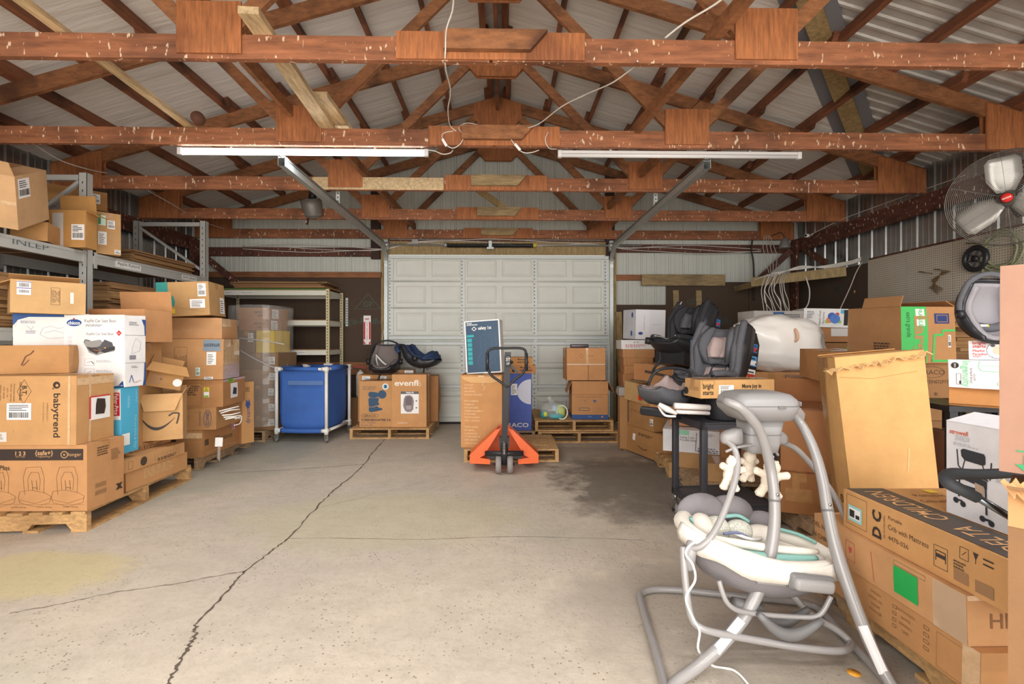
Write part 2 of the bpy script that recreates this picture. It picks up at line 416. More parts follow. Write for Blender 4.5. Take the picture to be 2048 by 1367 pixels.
# floor
def floor_material():
    m = bpy.data.materials.new('concrete_floor'); m.use_nodes = True; nt = m.node_tree; N = nt.nodes.new; L = nt.links.new; b = nt.nodes['Principled BSDF']
    tc = N('ShaderNodeTexCoord')
    def nz(scale, det=5, stretch=None, rough=.6):
        n = N('ShaderNodeTexNoise'); n.inputs['Scale'].default_value = scale; n.inputs['Detail'].default_value = det; n.inputs['Roughness'].default_value = rough
        if stretch:
            mp = N('ShaderNodeMapping'); mp.inputs['Scale'].default_value = stretch; L(tc.outputs['Object'], mp.inputs[0]); L(mp.outputs[0], n.inputs['Vector'])
        else: L(tc.outputs['Object'], n.inputs['Vector'])
        return n.outputs[0]
    def rng(x, a, b_, lo=0.0, hi=1.0):
        r = N('ShaderNodeMapRange'); r.inputs[1].default_value = a; r.inputs[2].default_value = b_; r.inputs[3].default_value = lo; r.inputs[4].default_value = hi; L(x, r.inputs[0]); return r.outputs[0]
    def mix(f, a, b_):
        x = N('ShaderNodeMix'); x.data_type = 'RGBA'; L(f, x.inputs[0])
        for i, c in ((6, a), (7, b_)):
            if isinstance(c, str): x.inputs[i].default_value = lin(c)
            else: L(c, x.inputs[i])
        return x.outputs[2]
    def mul(a, b_, op='MULTIPLY'):
        x = N('ShaderNodeMath'); x.operation = op
        for i, c in enumerate((a, b_)):
            if isinstance(c, (int, float)): x.inputs[i].default_value = c
            else: L(c, x.inputs[i])
        x.use_clamp = True; return x.outputs[0]
    col = mix(rng(nz(0.9, 4), .35, .65), 'CBBDAA', 'BEB2A4')
    col = mix(rng(nz(5, 8, (1, 1.6, 1), .75), .45, .72, 0, .5), col, 'A89C8A')
    col = mix(rng(nz(22, 6, None, .8), .5, .75, 0, .45), col, '8F8373')
    col = mix(rng(nz(9, 5, (1, .6, 1), .8), .55, .8, 0, .5), col, 'D8CDBB')
    col = mix(rng(nz(0.55, 3, (1.0, .8, 1)), .55, .72, 0, .5), col, 'A9A791')      # greenish grey patches
    # small dark pits and pebbles
    vo = N('ShaderNodeTexVoronoi'); vo.inputs['Scale'].default_value = 38; L(tc.outputs['Object'], vo.inputs['Vector'])
    pits = mul(rng(vo.outputs['Distance'], .12, .22, 1, 0), rng(nz(3, 3), .45, .56)); col = mix(mul(pits, .8), col, '6E6254')
    # shaped stains and tone patches: (x, y, rx, ry, colour, strength)
    sep = N('ShaderNodeSeparateXYZ'); L(tc.outputs['Object'], sep.inputs[0])
    edge = nz(3.2, 6, None, .7)
    def spot(x, y, rx, ry, color, k, col, wob=1.2):
        dx = mul(mul(sep.outputs[0], x, 'SUBTRACT'), 1/rx); 
        def pw(o, c, r_):
            s_ = N('ShaderNodeMath'); s_.operation = 'SUBTRACT'; L(sep.outputs[o], s_.inputs[0]); s_.inputs[1].default_value = c
            d_ = N('ShaderNodeMath'); d_.operation = 'DIVIDE'; L(s_.outputs[0], d_.inputs[0]); d_.inputs[1].default_value = r_
            p_ = N('ShaderNodeMath'); p_.operation = 'MULTIPLY'; L(d_.outputs[0], p_.inputs[0]); L(d_.outputs[0], p_.inputs[1]); return p_.outputs[0]
        a_ = N('ShaderNodeMath'); a_.operation = 'ADD'; L(pw(0, x, rx), a_.inputs[0]); L(pw(1, y, ry), a_.inputs[1])
        e_ = N('ShaderNodeMath'); e_.operation = 'MULTIPLY_ADD'; L(edge, e_.inputs[0]); e_.inputs[1].default_value = wob * 2; L(a_.outputs[0], e_.inputs[2])
        return mix(rng(e_.outputs[0], .55 + wob, 1.15 + wob, k, 0), col, color)
    col = spot(1.25, 4.55, .75, 1.0, '5F564C', .8, col, 1.6)
    col = spot(1.25, 3.8, .75, .45, '7A7064', .7, col, 1.8)
    col = spot(0.9, 5.6, .9, .5, '857B6E', .6, col, 1.5)
    col = spot(-2.75, 2.75, .65, .32, 'CDBC7C', .5, col, 1.1)
    col = spot(-0.9, 3.6, 1.1, .6, 'B9B285', .3, col, .9)
    col = spot(.95, 2.35, .75, .55, '9A8F84', .5, col, 1.3)  # greyer floor patches around the swing
    col = spot(1.3, 1.9, .6, .5, '8F857A', .55, col, 1.2)
    col = spot(-3.0, 5.5, .8, 1.8, '9A9C8C', .5, col, .9)
    L(col, b.inputs['Base Color'])
    L(rng(nz(4, 5), .3, .7, .5, .8), b.inputs['Roughness'])
    bp = N('ShaderNodeBump'); bp.inputs['Strength'].default_value = .35; bp.inputs['Distance'].default_value = .01; L(nz(30, 8, None, .7), bp.inputs['Height']); L(bp.outputs[0], b.inputs['Normal'])
    return m
FLOOR = floor_material()
mb = MB(); mb.box((XL - .2, YF - 4, -.15), (XR + .2, YB + .2, 0), FLOOR); tag(mb.build('floor'), kind='structure')
# cracks: shallow dark grit-filled seams lying in the slab surface
CRK = mat('crack_grit', '5E5144', 0.95, noise_amt=.35, nscale=60)
CRKL = mat('hairline_crack', '7F7466', 0.95, noise_amt=.2, nscale=60)
def crack(name, px, w, m, seed, label):
    rng = random.Random(seed); P = [onz(x, y, 0) for x, y in px]; pts, _ = catmull(P, 10, False); rows = []
    mb = MB(); vs = []
    for i, p in enumerate(pts):
        d = (pts[min(i+1, len(pts)-1)] - pts[max(i-1, 0)]); d.z = 0; d.normalize(); n = Vector((-d.y, d.x, 0))
        ww = w * rng.uniform(.35, 1.5); o = n * rng.uniform(-.5, .5) * w * 1.4
        vs += [p + o - n * ww / 2 + Vector((0,0,.0012)), p + o + n * ww / 2 + Vector((0,0,.0012))]
    mb.add(vs, [(2*i, 2*i+1, 2*i+3, 2*i+2) for i in range(len(pts)-1)], m); o = mb.build(name); tag(o, label, kind='structure')
crack('trim_1', [(772, 876), (745, 905), (722, 935), (668, 980), (632, 1016), (580, 1072), (545, 1100), (490, 1143), (455, 1182), (392, 1248)], .011, CRK, 3, 'long dark crack along the concrete floor')
crack('trim_2', [(392, 1248), (388, 1275), (370, 1305), (352, 1340), (330, 1372)], .013, CRK, 4, 'crumbling wide end of the floor crack')
crack('trim_3', [(492, 1141), (420, 1154), (330, 1170), (220, 1186), (130, 1205), (20, 1226)], .008, CRKL, 5, 'thin crack branching across the floor to the left')
crack('trim_4', [(450, 945), (520, 942), (620, 936), (725, 928)], .009, CRKL, 6, 'thin crack crossing the floor beside the blue bin')
crack('trim_5', [(580, 1076), (700, 1076), (850, 1078), (1000, 1073), (1150, 1075), (1290, 1080)], .005, CRKL, 7, 'pale thin crack across the middle of the floor')
crack('trim_6', [(725, 928), (790, 920), (860, 905), (935, 900)], .004, CRKL, 8, 'faint crack running to the pallet truck')
crack('trim_7', [(632, 1016), (700, 1000), (800, 975), (900, 950)], .003, CRKL, 9, 'faint curved crack across the mid floor')

# ribbed steel sheet wall in a plane; axis u horizontal from a to b, with ribs of given pitch
WMET = mat('white_ribbed_steel', 'C3C5BC', 0.55, noise_amt=.04, nscale=2)
GALV = mat('galvanised_sheet', 'AFAFAD', 0.28, metal=.85, noise_amt=.15, nscale=5, bump=.1, bscale=8)
GALVR = mat('galvanised_roof', 'C4C0BA', 0.45, metal=.3, noise_amt=.2, nscale=3)
def rib_profile(length, pitch=.2286, depth=.017, double=True, phase=0.0):
    """(u, offset) points of the sheet's cross-section"""
    pts = [(0, 0)]; u = phase
    while u < length:
        for du, h in ((-.022, 0), (-.012, depth), (.012, depth), (.022, 0)):
            if 0 < u + du < length: pts.append((u + du, h))
        if double:
            for k in (1/3, 2/3):
                for du, h in ((-.012, 0), (-.005, depth*.25), (.005, depth*.25), (.012, 0)):
                    q = u + pitch * k + du
                    if 0 < q < length: pts.append((q, h))
        u += pitch
    pts.append((length, 0)); pts = sorted(set(pts)); return pts
def sheet(mb, a, b, nrm, zlo, zhi, m, **kw):
    a = Vector(a); b = Vector(b); L_ = (b - a).length; d = (b - a) / L_; n = Vector(nrm); vs = []
    pr = rib_profile(L_, **kw)
    for u, h in pr:
        p = a + d * u + n * h; z0 = zlo(p) if callable(zlo) else zlo; z1 = zhi(p) if callable(zhi) else zhi
        vs += [Vector((p.x, p.y, z0)), Vector((p.x, p.y, z1))]
    mb.add(vs, [(2*i, 2*i+2, 2*i+3, 2*i+1) for i in range(len(pr)-1)], m)
DXL, DXR, DZ = -1.80, 1.69, 2.70   # garage door opening
mb = MB()
sheet(mb, (XL, YB, 0), (DXL - .1, YB, 0), (0,-1,0), 2.2, lambda p: roofz(p.x) , WMET)
sheet(mb, (DXL - .1, YB, 0), (DXR + .1, YB, 0), (0,-1,0), DZ + .05, lambda p: roofz(p.x), WMET)
sheet(mb, (DXR + .1, YB, 0), (XR, YB, 0), (0,-1,0), 1.8, lambda p: roofz(p.x), WMET)
mb.box((XL - .1, YB + .04, 0), (DXL, YB + .1, 2.4), WMET); mb.box((DXR, YB + .04, 0), (XR + .1, YB + .1, 2.4), WMET)
tag(mb.build('wall_back'), kind='structure')
# brown asphalt-coated sheathing board with its faint green print
def board_mat():
    m = mat('brown_sheathing', '4E3E31', 0.9, noise_amt=.3, nscale=90, bump=.2, bscale=120); return m
BROWN = board_mat(); GREENP = ink('3F4B40')
mb = MB()
mb.box((XL + .02, YB - .045, .02), (DXL - .13, YB - .03, 2.33), BROWN)
T = Matrix.Translation
def wallM(x, z, off=.001): return T((x, YB - .045 - off, z)) @ Matrix.Rotation(R(90), 4, 'X')
write(mb, 'Georgia-Pacific', wallM(-2.35, 1.62), .1, GREENP, .01)
write(mb, 'GP', wallM(-2.15, 1.9), .09, GREENP, .02)
mb.add([wallM(-2.15, 1.9) @ Vector(p) for p in ((-.22,-.08,0),(.22,-.08,0),(0,.18,0),(-.19,-.07,0),(.19,-.07,0),(0,.16,0))], [(0,1,4,3),(1,2,5,4),(2,0,3,5)], GREENP)
for x in (-3.3,): mb.box((x - .003, YB - .047, .05), (x + .003, YB - .045, 2.3), INK)
# right of the door: lower board, with an uncovered patch of white sheet beside the jamb
mb.box((DXR + .13, YB - .045, .02), (3.98, YB - .03, 1.90), BROWN); mb.box((2.64, YB - .045, 1.90), (3.98, YB - .03, 2.27), BROWN)
mb.box((3.99, YB - .045, .02), (XR - .04, YB - .03, 2.27), BROWN)
write(mb, 'Georgia-Pacific', wallM(3.25, 1.62), .11, GREENP, .015); write(mb, 'GP', wallM(3.05, 1.95), .09, GREENP, .02)
write(mb, 'Georgia', wallM(4.35, 1.7), .11, GREENP, .015)
tag(mb.build('trim_8'), 'brown sheathing board fixed to the lower back wall', kind='structure')
# rails on the back wall
mb = MB(); mb.box((XL + .1, YB - .09, 2.32), (DXL - .12, YB - .02, 2.41), REDW); tag(mb.build('trim_9'), 'reddish timber rail along the back wall left of the garage door', kind='structure')
mb = MB(); mb.box((XL + .1, YB - .09, .78), (DXL - .12, YB - .046, .98), REDW); tag(mb.build('trim_10'), 'low reddish timber rail behind the blue bin', kind='structure')
mb = MB(); mb.box((DXR + .13, YB - .08, 2.29), (2.3, YB - .02, 2.38), REDW); tag(mb.build('trim_11'), 'short orange timber rail right of the garage door', kind='structure')
mb = MB(); mb.box((2.22, YB - .13, 2.20), (3.56, YB - .091, 2.38), OLDW); tag(mb.build('weathered_plank'), 'grey weathered plank nailed level on the back wall right of the garage door', 'plank')
for x, zz, lab in ((2.80, .42, 'upright pale batten on the brown board, nearer the garage door'), (3.17, .42, 'upright pale batten on the brown board, farther from the garage door')):
    mb = MB(); mb.bar((x + .03, YB - .07, zz), (x - .02, YB - .07, 2.13), .09, .04, OLDW, up=(0,1,0)); tag(mb.build('batten'), lab, 'batten', None)
# left wall: galvanised sheet above, posts
mb = MB(); sheet(mb, (XL, YF, 0), (XL, YB, 0), (1,0,0), 0, 3.35, GALV, pitch=.2286); mb.box((XL - .12, YF, 0), (XL - .06, YB, 3.35), GALV); tag(mb.build('wall_left'), kind='structure')
mb = MB(); mb.box((XL + .03, YF, .05), (XL + .045, YB - .05, 1.9), BROWN); tag(mb.build('trim_12'), 'brown sheathing board low on the left wall', kind='structure')
mb = MB(); sheet(mb, (XR, YB, 0), (XR, YF, 0), (-1,0,0), 0, 3.35, GALV, pitch=.2286); mb.box((XR + .06, YF, 0), (XR + .12, YB, 3.35), GALV); tag(mb.build('wall_right'), kind='structure')
mb = MB(); mb.box((XR - .045, 6.22, .05), (XR - .03, YB - .05, 2.33), BROWN)
def rwM(y, z): return Matrix.Translation((XR - .047, y, z)) @ Matrix.Rotation(R(-90), 4, 'Z') @ Matrix.Rotation(R(90), 4, 'X')
write(mb, 'Georgia-Pacific', rwM(6.95, 1.68), .12, GREENP, .015); write(mb, 'GP', rwM(6.75, 2.05), .1, GREENP, .02)
mb.cyl((XR - .049, 6.45, 1.98), (XR - .046, 6.45, 1.98), .022, ink('B98A4A'))
tag(mb.build('trim_13'), 'brown sheathing board low on the right wall', kind='structure')
# front wall with an open bay (daylight side, behind the photographer)
mb = MB(); mb.box((XL - .1, YF - .1, 0), (-4.1, YF, 3.3), WMET); mb.box((4.3, YF - .1, 0), (XR + .1, YF, 3.3), WMET); mb.box((-4.1, YF - .1, 3.0), (4.3, YF, 3.3), WMET)
n = 24
vs = [(XL - .1 + (XR - XL + .2) * i / n, YF - .05, 3.2) for i in range(n+1)] + [(XL - .1 + (XR - XL + .2) * i / n, YF - .05, roofz(XL - .1 + (XR - XL + .2) * i / n)) for i in range(n+1)]
mb.add(vs, [(i, i+1, n+2+i, n+1+i) for i in range(n)], WMET); tag(mb.build('wall_front'), kind='structure')

# roof: white insulation facing on both slopes; right of a valley line bare ribbed metal
FAB = mat('white_roof_facing', 'B9B3AC', 0.8, noise_amt=.06, nscale=3, stretch=(1, .3, 1), bump=.5, bscale=9)
def fabric_mat():
    m = bpy.data.materials.new('roof_blanket'); m.use_nodes = True; nt = m.node_tree; N = nt.nodes.new; L = nt.links.new; b = nt.nodes['Principled BSDF']
    b.inputs['Roughness'].default_value = .75
    tc = N('ShaderNodeTexCoord'); mp = N('ShaderNodeMapping'); mp.inputs['Scale'].default_value = (.5, 5, .5); L(tc.outputs['Object'], mp.inputs[0])
    n = N('ShaderNodeTexNoise'); n.inputs['Scale'].default_value = 2.2; n.inputs['Detail'].default_value = 5; L(mp.outputs[0], n.inputs['Vector'])
    mx = N('ShaderNodeMix'); mx.data_type = 'RGBA'; mx.inputs[6].default_value = lin('EDE9E3'); mx.inputs[7].default_value = lin('D8D2CA'); L(n.outputs[0], mx.inputs[0]); L(mx.outputs[2], b.inputs['Base Color'])
    bp = N('ShaderNodeBump'); bp.inputs['Strength'].default_value = .6; bp.inputs['Distance'].default_value = .03; L(n.outputs[0], bp.inputs['Height']); L(bp.outputs[0], b.inputs['Normal']); return m
FAB = fabric_mat()
def slope_patch(name, pts, m, dz=0.0):
    mb = MB(); vs = [Vector((x, y, roofz(x) + dz)) for x, y in pts]; n = len(vs)
    mb.add(vs + [v + Vector((0,0,.02)) for v in vs], [tuple(range(n))[::-1], tuple(range(n, 2*n))] + [(i, (i+1) % n, n+(i+1) % n, n+i) for i in range(n)], m)
    o = mb.build(name, fixn=True); tag(o, kind='structure'); return o
VA = lambda y: y - 1.36          # valley line x(y) on the right slope
slope_patch('ceiling', [(XL - .1, YF - .1), (XC, YF - .1), (XC, YB), (XL - .1, YB)], FAB)
slope_patch('ceiling_right', [(XC, YF - .1), (XC, YB), (XR + .1, YB), (XR + .1, XR + .1 + 1.36), (XC, XC + 1.36)], FAB) if False else None
slope_patch('ceiling_right', [(XC, .2), (XC, YB), (XR + .1, YB), (XR + .1, 6.26), (.3, 1.66), (.3, .2)], FAB)
# ribbed bare metal on the right slope, ribs running down the slope
mb = MB(); vs = []; pr = [(u, h) for u, h in rib_profile(6.3 - (YF - .1), pitch=.115, depth=.015, double=False)]
for u, h in pr:
    y = YF - .1 + u; x0 = max(.3, VA(y) - .1); x1 = XR + .1
    if y <= 1.7: x0 = .28
    vs += [Vector((x0, y, roofz(x0) + .018 - h)), Vector((x1, y, roofz(x1) + .018 - h))]
mb.add(vs, [(2*i, 2*i+1, 2*i+3, 2*i+2) for i in range(len(pr)-1)], GALVR); tag(mb.build('ceiling_metal'), kind='structure')
mb = MB(); vs = [Vector((x, y, roofz(x) + .05)) for x, y in ((XC, YF - .1), (XR + .1, YF - .1), (XR + .1, YB), (XC, YB))]; mb.add(vs, [(0,1,2,3)], GALVR); tag(mb.build('ceiling_outer'), kind='structure')
mb = MB(); vs = [Vector((x, y, roofz(x) + .019)) for x, y in ((XC, YF - .1), (.31, YF - .1), (.31, .25), (XC, .25))]; mb.add(vs, [(0,1,2,3)], FAB); tag(mb.build('ceiling_ridge'), kind='structure')
# valley flashing and valley board
mb = MB(); GREYF = mat('grey_flashing', '8F9299', .5, metal=.3)
def onroof(x, y, dz): return Vector((x, y, roofz(x) + dz))
a = (1.35, 2.75); b = (4.75, 6.12)
for o0, o1 in ((-.24, -.05), (.13, .30)):
    mb.add([onroof(a[0] + o0, a[1], -.006), onroof(a[0] + o1, a[1], -.006), onroof(b[0] + o1, b[1], -.006), onroof(b[0] + o0, b[1], -.006)], [(0,1,2,3)], GREYF)
tag(mb.build('trim_14'), 'grey valley flashing on the right roof slope', kind='structure')
mb = MB(); mb.bar(onroof(a[0] + .05, a[1], -.03), onroof(b[0] + .05, b[1], -.03), .15, .038, YWOOD); tag(mb.build('valley_board'), 'yellow plank running diagonally under the roof at the right, along grey flashing', 'plank')

# ---------------------------------------------------------------- roof timbers
# purlins: boards on edge laid over the trusses, each line lapped piece by piece
TY = [0.41, 1.63, 2.85, 4.08, 5.27, 6.52, 7.74]
ordn = ['first', 'second', 'third', 'fourth', 'fifth', 'sixth', 'seventh', 'eighth', 'ninth', 'tenth']
for side, sname in ((-1, 'left'), (1, 'right')):
    for k in range(9):
        xx = XC + side * (.12 + k * .545); mb = MB(); seq = [YF] + TY[1::1] + [YB]
        rng = random.Random(k * 7 + side)
        for i in range(len(TY)):
            y0 = (TY[i-1] if i else YF) - (.14 if i else 0); y1 = TY[i] + .14 if i < len(TY) - 1 else YB
            off = .022 * (1 if i % 2 else -1)
            x = xx + off; z = roofz(x) - .056; sl = -side * SL
            up = Vector((SL * side, 0, 1)).normalized()
            mb.bar((x, y0 if i else YF, z), (x, y1, z), .045, .10, PURL, up=up)
        where = 'nearest the ridge' if k == 0 else ('lowest, by the eave' if k == 8 else '%s from the ridge' % ordn[k])
        tag(mb.build('roof_purlin', loc=(xx, YF, roofz(xx) - .1)), 'dark red timber purlin on the %s roof slope, %s' % (sname, where), 'roof purlin', 'purlins under the %s roof slope' % sname)
mb = MB(); mb.box((XC - .02, YF, RZ - .30), (XC + .02, YB, RZ - .06), PURL); tag(mb.build('ridge_board'), 'dark timber ridge board running under the peak of the roof', 'ridge board')

def web(mb, a, b, y, w, m, t=.038): mb.bar((a[0], y, a[1]), (b[0], y, b[1]), t, w, m, up=(-(b[1]-a[1]), 0, (b[0]-a[0])))
def truss(y, idx, label, pale=False, repair=None):
    o = thing('roof_truss', label, 'roof truss', (XC, y, 2.94), group='timber roof trusses'); org = (XC, y, 2.94)
    def B(mb, n): ob = mb.build(n, o, None); ob.matrix_parent_inverse = Matrix.Translation((-XC, -y, -2.94)); return ob
    mb = MB(); mb.box((XL + .12, y - .019, 2.94), (XC - .01, y + .019, 3.08), TRUSS); mb.box((XC + .01, y - .019, 2.94), (XR - .12, y + .019, 3.08), TRUSS); B(mb, 'bottom_chord')
    rz = lambda x: roofz(x) - .10
    for sd in (-1, 1):
        xe = (XL + .12) if sd < 0 else (XR - .12)
        mb = MB(); vs = []
        for x in (XC, xe):
            for yy in (y - .019, y + .019): vs += [Vector((x, yy, rz(x) - .14)), Vector((x, yy, rz(x)))]
        mb.add(vs, [(0,1,5,4),(2,6,7,3),(1,3,7,5),(0,4,6,2),(0,2,3,1),(4,5,7,6)], RAFT); B(mb, 'rafter')
        xt = XC + sd * 1.625; xm = XC + sd * 2.44
        mb = MB(); web(mb, (xt - sd*.03, 3.03), (XC + sd*.1, rz(XC) - .08), y + .0, .09, RAFT, .037); B(mb, 'web')
        mb = MB(); web(mb, (xt + sd*.03, 3.03), (xm, rz(xm) - .07), y + .0, .09, RAFT, .037); B(mb, 'web')
        for f in (-1, 1):
            yy = y + f * .026
            mb = MB(); mb.box((xt - .185, yy - .006, 2.965), (xt + .185, yy + .006, 3.265), PLY); B(mb, 'gusset_plate')
            mb = MB(); xa = xe - sd * .02; xb = xe - sd * .55
            poly = [(xa, 2.945), (xb, 2.945), (xb, rz(xb) - .03), (xa, rz(xa) - .02)]
            vs = [Vector((p[0], yy - .006, p[1])) for p in poly] + [Vector((p[0], yy + .006, p[1])) for p in poly]
            mb.add(vs, [(0,1,2,3),(7,6,5,4),(0,4,5,1),(1,5,6,2),(2,6,7,3),(3,7,4,0)], PLY); B(mb, 'gusset_plate')
    for f in (-1, 1):
        yy = y + f * .026
        mb = MB(); poly = [(-.21, -.42), (.21, -.42), (.32, -.30), (.32, -.10), (0, -.01), (-.32, -.10), (-.32, -.30)]
        vs = [Vector((XC + p[0], yy - .006, rz(XC) + p[1])) for p in poly]; n = len(vs); vs += [v + Vector((0, .012, 0)) for v in vs]
        mb.add(vs, [tuple(range(n)), tuple(range(n, 2*n))[::-1]] + [(i, n+i, n+(i+1) % n, (i+1) % n) for i in range(n)], PLY); B(mb, 'gusset_plate')
        mb = MB(); mb.box((XC - .55, yy - .006, 2.945), (XC + .55, yy + .006, 3.105), PLY); B(mb, 'splice_plate')
    mb = MB(); X0 = XC - .27
    poly = [(X0, 2.985), (X0 + .5, 2.985), (X0 + .60, 3.10), (X0, 3.10)]
    vs = [Vector((p[0], y - .07, p[1])) for p in poly] + [Vector((p[0], y - .033, p[1])) for p in poly]
    mb.add(vs, [(0,1,2,3),(7,6,5,4),(0,4,5,1),(1,5,6,2),(2,6,7,3),(3,7,4,0)], OLDW if repair else RAFT); B(mb, 'splice_block')
    return o
tl = ['nearest timber roof truss, its red bottom chord crossing the top of the view', 'second roof truss from the front, with the two long tube lamps under its chord',
      'third roof truss from the front, its chord paler left of the middle', 'fourth roof truss from the front, hung just before the garage door', 'last roof truss, standing against the back wall over the garage door']
for i, (y, l) in enumerate(zip([2.85, 4.08, 5.27, 6.52, 7.70], tl)): truss(y, i, l, repair=i >= 2)
truss(0.41, 9, 'roof truss overhead behind the photographer')
truss(1.63, 8, 'roof truss right above the photographer')
# pale patch board on truss three
mb = MB(); mb.box((-2.05, 5.27 - .0245, 2.944), (-.64, 5.27 - .0195, 3.076), PALEW); tag(mb.build('pale_board'), 'pale orange board facing the left part of the third roof truss', 'board')
# boards running front to back on top of the bottom chords
def runner(name, label, a, b, w, h, m, cat='board'):
    mb = MB(); mb.bar(a, b, w, h, m); return tag(mb.build(name, loc=a), label, cat)
runner('pale_board', 'long pale board lying across the truss chords over the lit lamp', (-1.38, 2.65, 3.10), (-1.48, 4.3, 3.10), .11, .04, PALEW)
runner('pale_board', 'shorter pale board lying on the long one over the lit lamp', (-1.36, 3.62, 3.14), (-1.36, 4.25, 3.14), .11, .04, PALEW)
runner('pale_strip', 'thin pale strip lying across the chords far left of the lit lamp', (-2.53, 2.5, 3.10), (-2.62, 4.2, 3.10), .06, .03, PALEW)
runner('lateral_brace', 'red timber brace crossing the near chords right of centre, sloping back', (1.33, 2.4, 3.16), (1.12, 4.2, 3.10), .045, .09, RAFT, 'brace')
runner('lateral_brace', 'red timber brace lying on the far chords at the right', (1.56, 4.16, 3.13), (1.36, 7.7, 3.13), .045, .09, RAFT, 'brace')
runner('lateral_brace', 'red timber brace lying on the far chords at the left', (-1.52, 4.4, 3.13), (-1.40, 7.7, 3.13), .045, .09, RAFT, 'brace')
runner('knee_board', 'pale yellow board slanting down to the fourth truss, near the middle', (-.46, 6.45, 3.42), (.02, 6.5, 3.10), .04, .08, YWOOD)
runner('lateral_brace', 'dark timber brace crossing the left end of the near trusses', (-2.1, 2.2, 3.62), (-1.75, 4.1, 3.2), .04, .09, RAFT, 'brace')
# eave girders and posts
for xs, sn in ((XL + .10, 'left'), (XR - .10, 'right')):
    mb = MB(); mb.box((xs - .02, YF, 2.73), (xs + .02, YB - .04, 2.94), BEAM); tag(mb.build('eave_girder', loc=(xs, YF, 2.73)), 'dark red timber girder carrying the trusses along the %s wall' % sn, 'girder')
    for j, y in enumerate((1.3, 4.3, 7.62)):
        if xs > 0 and j == 1: continue
        mb = MB(); mb.box((xs - .07 - (.0 if xs > 0 else 0), y - .07, 0), (xs - .022 if xs > 0 else xs + .07, y + .07, 2.9), BEAM) if xs > 0 else mb.box((xs + .022, y - .07, 0), (xs + .09, y + .07, 2.9), BEAM)
        tag(mb.build('wall_post', loc=(xs, y, 0)), 'dark timber post at the %s wall, %s' % (sn, ['nearest the front', 'midway along it', 'in the back corner'][j]), 'post', 'posts at the %s wall' % sn)
for (a, b, l) in (((XL + .16, 7.6, 2.75), (-3.95, 7.7, 2.05), 'slanted red timber brace in the left back corner'), ((XR - .22, 7.6, 2.75), (4.05, 7.7, 2.24), 'slanted red timber brace in the right back corner'),
                  ((XL + .2, 5.1, 2.2), (XL + .2, 5.6, 2.75), 'short dark brace against the left wall behind the rack'), ((XR - .2, 7.3, 2.72), (XR - .2, 6.8, 2.42), 'short dark brace under the right girder')):
    mb = MB(); mb.bar(a, b, .04, .09, BEAM); tag(mb.build('corner_brace', loc=a), l, 'brace')
# dark beam on the back wall at chord level
mb = MB(); mb.box((XL + .15, YB - .06, 2.66), (DXL - .12, YB - .022, 2.80), BEAM); mb.box((DXL - .12, YB - .06, 2.80), (DXR + .12, YB - .022, 2.93), BEAM); mb.box((DXR + .12, YB - .06, 2.74), (XR - .15, YB - .022, 2.87), BEAM)
tag(mb.build('trim_15'), 'dark timber beam along the back wall under the last truss', kind='structure')
# tall posts either side of the door going up the gable
for x, l in ((-2.02, 'dark upright gable post left of the garage door'), (1.72, 'dark upright gable post right of the garage door')):
    mb = MB(); mb.box((x - .07, YB - .1, 2.62), (x + .07, YB - .02, roofz(x) - .12), mat('dark_post', '3A2620', .8)); tag(mb.build('gable_post', loc=(x, YB, 2.62)), l, 'post')

# ---------------------------------------------------------------- garage door
DM = mat('door_paint', 'DCDDD4', 0.5, noise_amt=.03, nscale=4, bump=.15, bscale=140); ST = mat('galvanised_steel', 'B9BEBC', 0.42, metal=.6, noise_amt=.08, nscale=10); STW = mat('galvanised_stile', 'CDD0CD', .5, metal=.15)
DARK = mat('dark_hole', '2A2826', .8)
DY = YB - .10
door = thing('door_1', 'white sectional garage door closed in the back wall', None, (-.055, DY, 0)); tag(door, kind='structure')
def DB(mb, n): ob = mb.build(n, door); ob.matrix_parent_inverse = Matrix.Translation((.055, -DY, 0)); return ob
secs = [0.03, .445, .89, 1.40, 1.84, 2.26, 2.67]
for i in range(6):
    z0, z1 = secs[i] + .004, secs[i+1] - .004; mb = MB(); W = DXR - DXL
    mb.box((DXL, DY, z0), (DXR, DY + .03, z1), DM)
    for j in range(6):
        cx = DXL + .07 + (W - .14) * (j + .5) / 6; hw = .235; zc0, zc1 = z0 + .07, z1 - .07
        # raised-panel relief as sloping frame
        o = [(cx - hw, zc0), (cx + hw, zc0), (cx + hw, zc1), (cx - hw, zc1)]; q = [(cx - hw + .012, zc0 + .012), (cx + hw - .012, zc0 + .012), (cx + hw - .012, zc1 - .012), (cx - hw + .012, zc1 - .012)]
        t = [(cx - hw + .05, zc0 + .05), (cx + hw - .05, zc0 + .05), (cx + hw - .05, zc1 - .05), (cx - hw + .05, zc1 - .05)]
        vs = [Vector((x, DY - .001, z)) for x, z in o] + [Vector((x, DY - .011, z)) for x, z in q] + [Vector((x, DY - .003, z)) for x, z in t]
        mb.add(vs, [(k, (k+1) % 4, 4+(k+1) % 4, 4+k) for k in range(4)] + [(4+k, 4+(k+1) % 4, 8+(k+1) % 4, 8+k) for k in range(4)] + [(8,9,10,11)], DM)
    DB(mb, 'door_section')
for i in range(6):
    z0, z1 = secs[i], secs[i+1]
    for j, (x, w) in enumerate(((DXL + .035, .075), (DXL + 1.17, .06), (DXL + 2.32, .06), (DXR - .035, .075))):
        mb = MB(); mb.box((x - w/2, DY - .022, z0 + .01), (x + w/2, DY - .012, z1 - .01), STW)
        n = 7
        for k in range(n):
            z = z0 + .04 + (z1 - z0 - .08) * k / (n-1); hx = x - w*.25
            mb.box((hx - .006, DY - .0235, z - .01), (hx + .006, DY - .0215, z + .01), DARK)
        DB(mb, 'stile')
